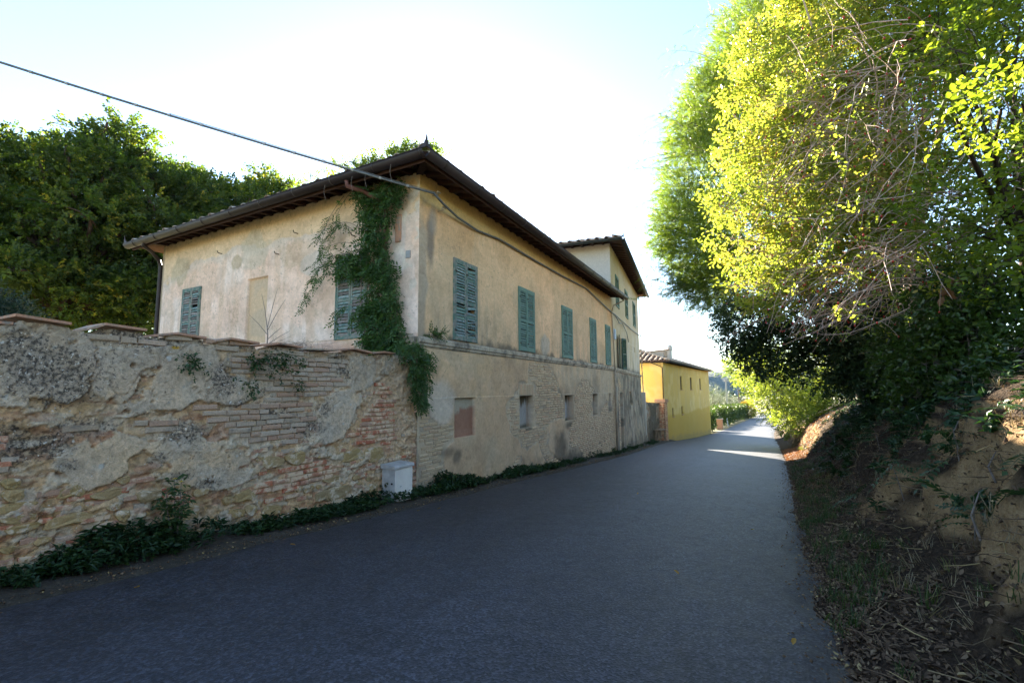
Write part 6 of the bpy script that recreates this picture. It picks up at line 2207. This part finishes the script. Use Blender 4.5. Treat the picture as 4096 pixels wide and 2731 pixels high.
def stuff_obj(name, label, cat, mat, temps, pos, rot, scale, tint, r):
    V, F, T = scatter(temps, pos, rot, scale, tint, r)
    o = obj(name, np_mesh(name, V, F, {'tint': ('FLOAT', T)}), mat)
    return tag(o, label, cat, kind='stuff')


r = np.random.default_rng(123)
one = [(lambda VF: (VF[0] - np.array((0, .02, 0)), VF[1], np.zeros(len(VF[0]))))(leaf_geo(.05, .028, r.uniform(-.5, .6), r.uniform(-.3, .5))) for _ in range(6)]
n_ = 26000
s = np.concatenate([r.uniform(-5.5, 9, n_ // 2), r.uniform(-5, 26, n_ - n_ // 2)])
rr_ = np.where(r.random(n_) < .55, np.abs(r.normal(size=n_)) * .45 - .08, r.uniform(0, 2.4, n_))
pos = bank_pt(s, rr_) + UP * .018
stuff_obj('leaf_litter', 'brown fallen leaves littering the verge and bank on the right', 'leaf litter', M['litter'], one, pos, stand(n_, r, .6), r.uniform(.35, 1.2, n_), np.clip(.42 + r.normal(size=n_) * .28, 0, 1), r)
n_ = 2600
s = r.uniform(-6.3, 22, n_)
q = qLf(s) - .02 + np.abs(r.normal(size=n_)) * .07 - .10
pos = sq(s, q, gz(s) + .03)
stuff_obj('verge_litter', 'dry leaves and bits along the left edge of the asphalt', 'leaf litter', M['litter'], one, pos, stand(n_, r, .5), r.uniform(.3, .9, n_), np.clip(.6 + r.normal(size=n_) * .3, 0, 1), r)
peb = []
for _ in range(4):
    V = oct_ * np.array((1, .8, .45)) * r.uniform(.7, 1.2, (6, 1)) * .011
    peb.append((V, np.array([(0, 2, 4), (2, 1, 4), (1, 3, 4), (3, 0, 4), (2, 0, 5), (1, 2, 5), (3, 1, 5), (0, 3, 5)]), np.zeros(6)))
n_ = 5200
s = r.uniform(-6.5, 14, n_)
left_ = r.random(n_) < .45
q = np.where(left_, qLf(s) + np.abs(r.normal(size=n_)) * .13 - .08, qRf(s) - np.abs(r.normal(size=n_)) * .16 + .10)
pos = sq(s, q, gz(s) + .022)
stuff_obj('edge_grit', 'loose grit and soil crumbs along both edges of the asphalt', 'grit', M['litter'], peb, pos, stand(n_, r, .5), r.uniform(.4, 1.6, n_), np.clip(.5 + r.normal(size=n_) * .25, 0, 1), r)
# single leaves on the asphalt
for i, (s, q, lab) in enumerate(((-1.2, 1.0, 'yellow leaf on the asphalt below the utility cabinet, the left one of two'), (-.9, 1.15, 'yellow leaf on the asphalt below the utility cabinet, the right one of two'),
                                 (-3.4, 1.1, 'pale leaf on the asphalt in front of the flowering weed'), (-4.9, 1.1, 'pale leaf on the asphalt at the left edge of the picture'), (2.5, 3.5, 'pale leaf lying alone in the middle of the road'),
                                 (-2.2, 4.9, 'orange leaf on the asphalt, the one furthest from the right verge near the bottom'), (-3.3, 5.75, 'orange leaf at the right road edge nearest the bottom of the picture'), (.3, 5.5, 'yellow leaf near the right road edge, furthest from the camera'))):
    V, F = leaf_geo(.065, .036, .4, -.3)
    m4 = Matrix.Translation(Vector(sq(s, q, float(gz(s)) + .042))) @ Matrix.Rotation(r.uniform(0, 6), 4, 'Z')
    o = obj('fallen_leaf', np_mesh('fallen_leaf', V, F, {'tint': ('FLOAT', np.full(len(V), .7 + .3 * r.random()))}), M['leaf_autumn'], None, m4)
    tag(o, lab, 'leaf', 'yellow leaves on the asphalt')
dg_ = [blades(r, 10, .20, .0028) for _ in range(5)]
n_ = 560
s = np.concatenate([r.uniform(-5.5, 8, 360), r.uniform(8, 26, 200)])
rr_ = r.uniform(.5, 2.6, n_)
pos = bank_pt(s, rr_)
stuff_obj('dry_grass', 'pale dry grass and dead stalks on the earth bank', 'grass', M['drygrass'], dg_, pos, stand(n_, r, .6), r.uniform(.5, 1.3, n_), np.clip(.5 + r.normal(size=n_) * .25, 0, 1), r)
gr_ = [blades(r, 12, .16, .003) for _ in range(5)]
n_ = 900
s = r.uniform(-5, 14, n_)
rr_ = np.abs(.3 + r.normal(size=n_) * .28)
keep = fbm(s * 1.4, rr_ * 2, 3, 3) > .47
pos = bank_pt(s[keep], rr_[keep])
n_ = len(pos)
stuff_obj('verge_grass', 'green grass tufts in the shaded verge along the right road edge', 'grass', M['grass'], gr_, pos, stand(n_, r, .3), r.uniform(.5, 1.3, n_), np.clip(.4 + r.normal(size=n_) * .25, 0, 1), r)
# robinia seedlings, each a plant
pin = [template_pinnate(r, 7, .24, .05, .024, .3) for _ in range(6)]
seeds = [(-2.6, 1.25), (-1.75, 1.0), (-.9, 1.3), (.1, 1.05), (1.2, 1.35), (2.6, 1.2), (4.2, 1.3), (6.3, 1.25), (9.0, 1.3), (17.6, .8)]
ordn = ['nearest', 'second', 'third', 'fourth', 'fifth', 'sixth', 'seventh', 'eighth', 'ninth']
for i, (s, rd) in enumerate(seeds):
    b0 = bank_pt(s, rd)
    lab = ('%s robinia seedling counted from the camera along the shaded bank' % ordn[i]) if i < 9 else 'sunlit robinia seedling with bright feathery leaves beside the lit orange earth'
    t = thing('robinia_seedling', lab, 'seedling', b0, 'robinia seedlings on the bank')
    hgt_ = r.uniform(.25, .5)
    tip = b0 + np.array((-.12 + r.normal() * .06, -.06 + r.normal() * .06, hgt_))
    MB().tube([b0 - UP * .05, (b0 + tip) / 2 + UP * .02, tip], [.006, .005, .003], 5).build('stem', M['twig_grey'], t)
    k = 10
    tt = r.uniform(.35, 1, k)
    P = b0 + (tip - b0) * tt[:, None]
    a = r.uniform(0, 6.28, k)
    leaves_obj('leaves', M['leaf_weed'] if s < 12 else M['leaf_robinia'], t, pin, P, np.stack([np.cos(a), np.sin(a), r.uniform(-.1, .5, k)], 1), r.uniform(.7, 1.2, k), np.clip(.45 + r.normal(size=k) * .2, 0, 1), r, .3)  # shade and sun put into the leaf colour: dark on shaded bank, paler beyond
# dense dark undergrowth on the shaded bank
n_ = 2600
s = np.concatenate([r.uniform(1.2, 9, 1700), r.uniform(8, 16, 600), r.uniform(-4, 1.2, 300)])
rr_ = r.uniform(.7, 2.9, n_)
keep = r.random(n_) < sstep(.3, .55, fbm(s * .9, rr_ * 1.2, 3, 2)) * sstep(.5, 1.5, rr_)
pos = bank_pt(s[keep], rr_[keep]) + UP * .04
n_ = len(pos)
stuff_obj('bank_undergrowth', 'dark ivy and seedlings covering the deeply shaded part of the bank', 'undergrowth', M['leaf_weed'], ros + pin, pos, stand(n_, r, .5), r.uniform(.9, 2.0, n_), np.clip(.3 + r.normal(size=n_) * .2, 0, 1), r)
n_ = 5200
s = r.uniform(15.5, 25, n_)
rr_ = np.abs(r.normal(size=n_)) * 1.0
pos = bank_pt(s, rr_) + UP * .02
stuff_obj('orange_litter', 'orange brown fallen leaves on the sunlit patch of bank', 'leaf litter', M['leaf_brown'], one, pos, stand(n_, r, .5), r.uniform(.8, 1.9, n_), np.clip(.5 + r.normal(size=n_) * .3, 0, 1), r)
stk_ = []
for _ in range(5):
    mb = MB()
    pts = [np.array((x, r.normal() * .008, .004 + abs(r.normal()) * .01)) for x in np.linspace(-.11, .11, 4)]
    mb.tube(pts, [.003, .0028, .0025, .0015], 3, False)
    stk_.append((np.array(mb.v), np.array(mb.f), np.zeros(len(mb.v))))
n_ = 2400
s = np.concatenate([r.uniform(-5, 5, 1700), r.uniform(5, 16, 700)])
pos = bank_pt(s, r.uniform(.15, 2.6, n_)) + UP * .015
stuff_obj('twig_litter', 'dead twigs strewn over the verge and bank', 'twigs', M['litter'], stk_, pos, stand(n_, r, .5), r.uniform(.5, 1.8, n_), np.clip(.45 + r.normal(size=n_) * .3, 0, 1), r)
# fallen sticks on the verge
for i, (s, rd, ln, lab) in enumerate(((-1.45, 1.2, .26, 'pale curved dead stick leaning on the bank among seedlings'), (-.35, 1.35, .3, 'thin straight dead stick lying across the bank'), (-2.2, 1.0, .35, 'dead twig lying near the bottom right of the verge'))):
    p = bank_pt(s, rd) + UP * .03
    t = thing('dead_stick', lab, 'stick', p)
    MB().tube([p, p + np.array((-.02, .03, ln * .5)), p + np.array((.05, .02, ln))], [.009, .008, .004], 6).build('stick', M['twig_grey'], t)

# ------------------------------------------------------------------ far side of the road
r = np.random.default_rng(200)
hdg = [template_spray(r, 10, .35, .14, .085) for _ in range(5)]


def hedge(name, label, s0, s1, q0, hh, ww, n, mat, tint=.4, seed=0, sc=1.2):
    r2 = np.random.default_rng(seed)
    s = r2.uniform(s0, s1, n)
    q = q0(s) + r2.uniform(-ww, ww, n)
    z = r2.random(n) ** .7 * (hh + (fbm(s * .4, s * 0, 3, 1) - .5) * .6)
    pos = sq(s, q, gz(s) + z)
    t = thing(name, label, 'hedge', sq((s0 + s1) / 2, float(q0(np.array([(s0 + s1) / 2]))[0]), float(gz((s0 + s1) / 2))))
    leaves_obj('foliage', mat, t, hdg, pos, r2.normal(size=(n, 3)) + np.array((0, 0, .4)), r2.uniform(.8, 1.3, n) * sc, np.clip(tint + (z / hh - .6) * .3 + r2.normal(size=n) * .2, 0, 1), r2, .7)
    mb = MB()
    for k in np.arange(s0, s1, 1.2):
        p = sq(k, float(q0(np.array([k]))[0]), float(gz(k)))
        mb.tube([p, p + UP * hh * .7], [.05, .02], 5)
    mb.build('stems', M['bark'], t)
    return t


hedge('clipped_hedge', 'dark hedge directly behind the far corner of the yellow house', 60.0, 64.5, lambda s: qLf(s) - 1.3, 2.6, .6, 700, M['leaf_hedge'], .15, 1)
hedge('roadside_hedge', 'long green hedge along the left of the far road', 68, 118, lambda s: qLf(s) - 1.9, 2.9, .9, 4200, M['leaf_hedge'], .55, 2, 1.5)
oli = [template_spray(r, 14, .6, .12, .028) for _ in range(5)]
for i, (s, dq, hh, rad, lab) in enumerate(((91, -4.6, 6.2, 2.7, 'large silvery olive tree just past the yellow house'), (104, -6, 4.6, 2.0, 'second silvery olive tree behind the long hedge'), (120, -5, 4.0, 2.2, 'grey olive tree near the far end of the road'), (135, -4, 4.0, 2.4, 'furthest olive tree at the end of the road'))):
    b = sq(s, float(qLf(s)) + dq, float(gz(s)))
    tree('olive_tree', lab, 'tree', b, [tuple(b + np.array((dx, dy, hh * .75 + dz))) + (rad * f,) for dx, dy, dz, f in ((0, 0, .3, .8), (-rad * .6, -.3, -.3, .65), (rad * .6, .3, -.2, .65), (0, -.5, -.9, .6), (.2, .3, 1.0, .55))],
         M['leaf_olive'], oli, 900, 1.15, np.random.default_rng(210 + i), 'olive trees past the yellow house', .16, shell=.2, gap=.3, gsc=.8, tint=.55, ntw=30, tw=(.03, .008))
rb = thing('turning_bush', 'round clipped bush with orange tinted top at the end of the hedge', 'bush', sq(117, float(qLf(117)) - 1.2, float(gz(117))))
b0 = sq(117, float(qLf(117)) - 1.0, float(gz(117)))
P, d = lobes_pts(np.random.default_rng(5), [tuple(b0 + np.array((0, 0, 1.9))) + (1.6, 1.9)], 800, .5)
leaves_obj('foliage', M['leaf_autumn'], rb, hdg, P, d, np.full(len(P), 1.3), np.clip((P[:, 2] - b0[2]) / 4.0 - .15 + r.normal(size=len(P)) * .12, 0, 1), r)
MB().tube([b0, b0 + UP * 1.8], [.08, .05], 6).build('stem', M['bark'], rb)
dk = [template_spray(r, 10, .7, .35, .22) for _ in range(4)]
for i, (s, dq, hh, lab) in enumerate(((140, -8, 7.0, 'dark broadleaf tree standing behind the utility poles'), (165, -7, 6.0, 'dark tree at the very end of the road on the left'), (120, -10, 7.0, 'pale green tree left of the utility poles'), (185, 4, 5, 'low grey green tree closing the road end'))):
    b = sq(s, float(qLf(s)) + dq, float(gz(s)) - .5)
    tree('distant_tree', lab, 'tree', b, [tuple(b + np.array((dx, dy, hh * f2))) + (hh * f,) for dx, dy, f2, f in ((0, 0, .6, .38), (-1.8, 0, .42, .3), (1.8, .5, .45, .3), (0, 0, .3, .3))],
         M['leaf_oak'] if i in (0, 1) else M['leaf_hedge'] if i == 2 else M['leaf_olive'], dk, 500, 1.2, np.random.default_rng(230 + i), 'trees at the end of the road', .2, shell=.2, gap=.2, gsc=.4, tint=.5, ntw=15, tw=(.05, .01))
for i, (s, dq, hh, mt, lab) in enumerate(((103, -3.6, 8.6, 'concrete', 'tall slim concrete utility pole behind the long hedge'), (126.6, -3.5, 7.0, 'pole_wood', 'stout wooden utility pole in front of the dark tree'), (150, -2.7, 4.6, 'concrete', 'shorter pale pole near the bend of the far road'))):
    b = sq(s, float(qLf(s)) + dq, float(gz(s)))
    t = thing('utility_pole', lab, 'pole', b, 'utility poles along the far road')
    MB().tube([b, b + UP * hh], [.24, .17], 8).build('shaft', M[mt], t)
    MB().box(b + UP * (hh - .3), (.35, 0, 0), (0, .05, 0), (0, 0, .05)).build('crossarm', M['zinc'], t)
pb = sq(75.5, float(qLf(75.5)) - .45, float(gz(75.5)))
pt = thing('marker_post', 'white roadside marker post leaning in the verge before the hedge', 'post', pb)
MB().add([pb + np.array(v) for v in ((-.07, -.05, 0), (.07, -.05, 0), (.07, .05, 0), (-.07, .05, 0), (-.2, -.05, 1.25), (-.06, -.05, 1.32), (-.06, .05, 1.32), (-.2, .05, 1.25))],
         [(0, 3, 2, 1), (4, 5, 6, 7), (0, 1, 5, 4), (1, 2, 6, 5), (2, 3, 7, 6), (3, 0, 4, 7)]).build('shaft', M['white_post'], pt)
MB().box(pb + np.array((-.12, -.06, 1.05)), (.05, 0, 0), (0, .006, 0), (0, 0, .09)).build('reflector', M['black'], pt)
gb = sq(68.3, float(qLf(68.3)) - .7, float(gz(68.3)))
gt = thing('gate_pillar', 'short terracotta coloured gate pillar beside the dark hedge', 'pillar', gb)
MB().box(gb + UP * .7, d3(dL) * .4, d3(nL) * .4, UP * .7).build('shaft', M['terracotta'], gt)
MB().box(gb + UP * 1.44, d3(dL) * .48, d3(nL) * .48, UP * .05).build('cap', M['concrete'], gt)

# scooter and rider far down the road
s0, q0 = 150.0, float(qRf(150)) - 2.6
b0 = sq(s0, q0, float(gz(s0)) + .04)
sc2 = thing('motor_scooter', 'small dark scooter coming up the far end of the road', 'scooter', b0)
fx, lx = -d3(dL), d3(nL)
pp = lambda f, l, z: b0 + fx * f + lx * l + UP * z
for f in (-.62, .62):
    w = MB()
    for k in range(14):
        a0, a1 = 2 * math.pi * k / 14, 2 * math.pi * (k + 1) / 14
        w.tube([pp(f + .2 * math.cos(a0), 0, .24 + .2 * math.sin(a0)), pp(f + .2 * math.cos(a1), 0, .24 + .2 * math.sin(a1))], .05, 6)
    wo = w.build('wheel', M['black'], sc2)
    MB().tube([pp(f, -.05, .24), pp(f, .05, .24)], .13, 10).build('rim', M['zinc'], wo)
mb = MB()
mb.prism([pp(f, -.17, z) for f, z in ((-.8, .45), (-.8, .75), (-.1, .78), (.0, .4), (.35, .35), (.48, .95), (.56, .95), (.5, .25), (-.3, .22))], (0, 0, 0), lx * .34)
mb.build('body', M['gutter_green'], sc2)
MB().box(pp(-.42, 0, .81), fx * .36, lx * .15, UP * .05).build('seat', M['black'], sc2)
MB().tube([pp(.45, -.34, 1.05), pp(.52, 0, 1.0), pp(.45, .34, 1.05)], .02, 6).build('handlebar', M['black'], sc2)
MB().tube([pp(.55, 0, .95), pp(.6, 0, .95)], .09, 8).build('headlight', M['white_post'], sc2)
pe = thing('person', 'rider in dark jacket and pale helmet sitting on the distant scooter', 'person', pp(-.35, 0, .86))
me = bpy.data.meshes.new('body')
J = {'pel': (-.38, 0, .95), 'sp': (-.36, 0, 1.2), 'ch': (-.30, 0, 1.42), 'nk': (-.26, 0, 1.55), 'hd': (-.24, 0, 1.72)}
order = ['pel', 'sp', 'ch', 'nk', 'hd']
vs_, es, rad = [], [], []
for k in order:
    vs_.append(pp(*J[k]))
    rad.append({'pel': .16, 'sp': .15, 'ch': .17, 'nk': .07, 'hd': .11}[k])
es += [(0, 1), (1, 2), (2, 3), (3, 4)]
for sd in (-1, 1):
    i = len(vs_)
    for (f, l, z), rd in (((-.28, sd * .2, 1.46), .075), ((-.05, sd * .28, 1.22), .055), ((.28, sd * .3, 1.1), .045), ((.42, sd * .31, 1.07), .04)):
        vs_.append(pp(f, l, z))
        rad.append(rd)
    es += [(2, i), (i, i + 1), (i + 1, i + 2), (i + 2, i + 3)]
    i = len(vs_)
    for (f, l, z), rd in (((-.3, sd * .12, .92), .1), ((.12, sd * .17, .86), .08), ((.16, sd * .16, .48), .055), ((.30, sd * .16, .42), .045)):
        vs_.append(pp(f, l, z))
        rad.append(rd)
    es += [(0, i), (i, i + 1), (i + 1, i + 2), (i + 2, i + 3)]
me.from_pydata([tuple(v) for v in vs_], es, [])
bo = obj('body', me, M['black'], pe)
sk = bo.modifiers.new('skin', 'SKIN')
bo.modifiers.new('sub', 'SUBSURF').levels = 1
for v, rd in zip(me.skin_vertices[0].data, rad):
    v.radius = (rd, rd)
me.skin_vertices[0].data[0].use_root = True
mb = MB()
mb.lathe([(.02, -.10), (.12, -.09), (.145, .0), (.12, .10), (.05, .15)], pp(-.24, 0, 1.74), 10)
mb.build('helmet', M['white_post'], pe, True)

# ------------------------------------------------------------------ air between here and the far hill
hm_ = bpy.data.materials.new('haze')
hm_.use_nodes = True
hn = hm_.node_tree
hn.nodes.clear()
ho = hn.nodes.new('ShaderNodeOutputMaterial')
hv = hn.nodes.new('ShaderNodeVolumePrincipled')
hv.inputs['Color'].default_value = (.38, .62, 1.0, 1)
hv.inputs['Density'].default_value = 6e-5
hn.links.new(hv.outputs[0], ho.inputs['Volume'])
hz = MB().abox(-1700, 1700, -500, 1700, -40, 130).build('haze', hm_)
tag(hz, kind='stuff')
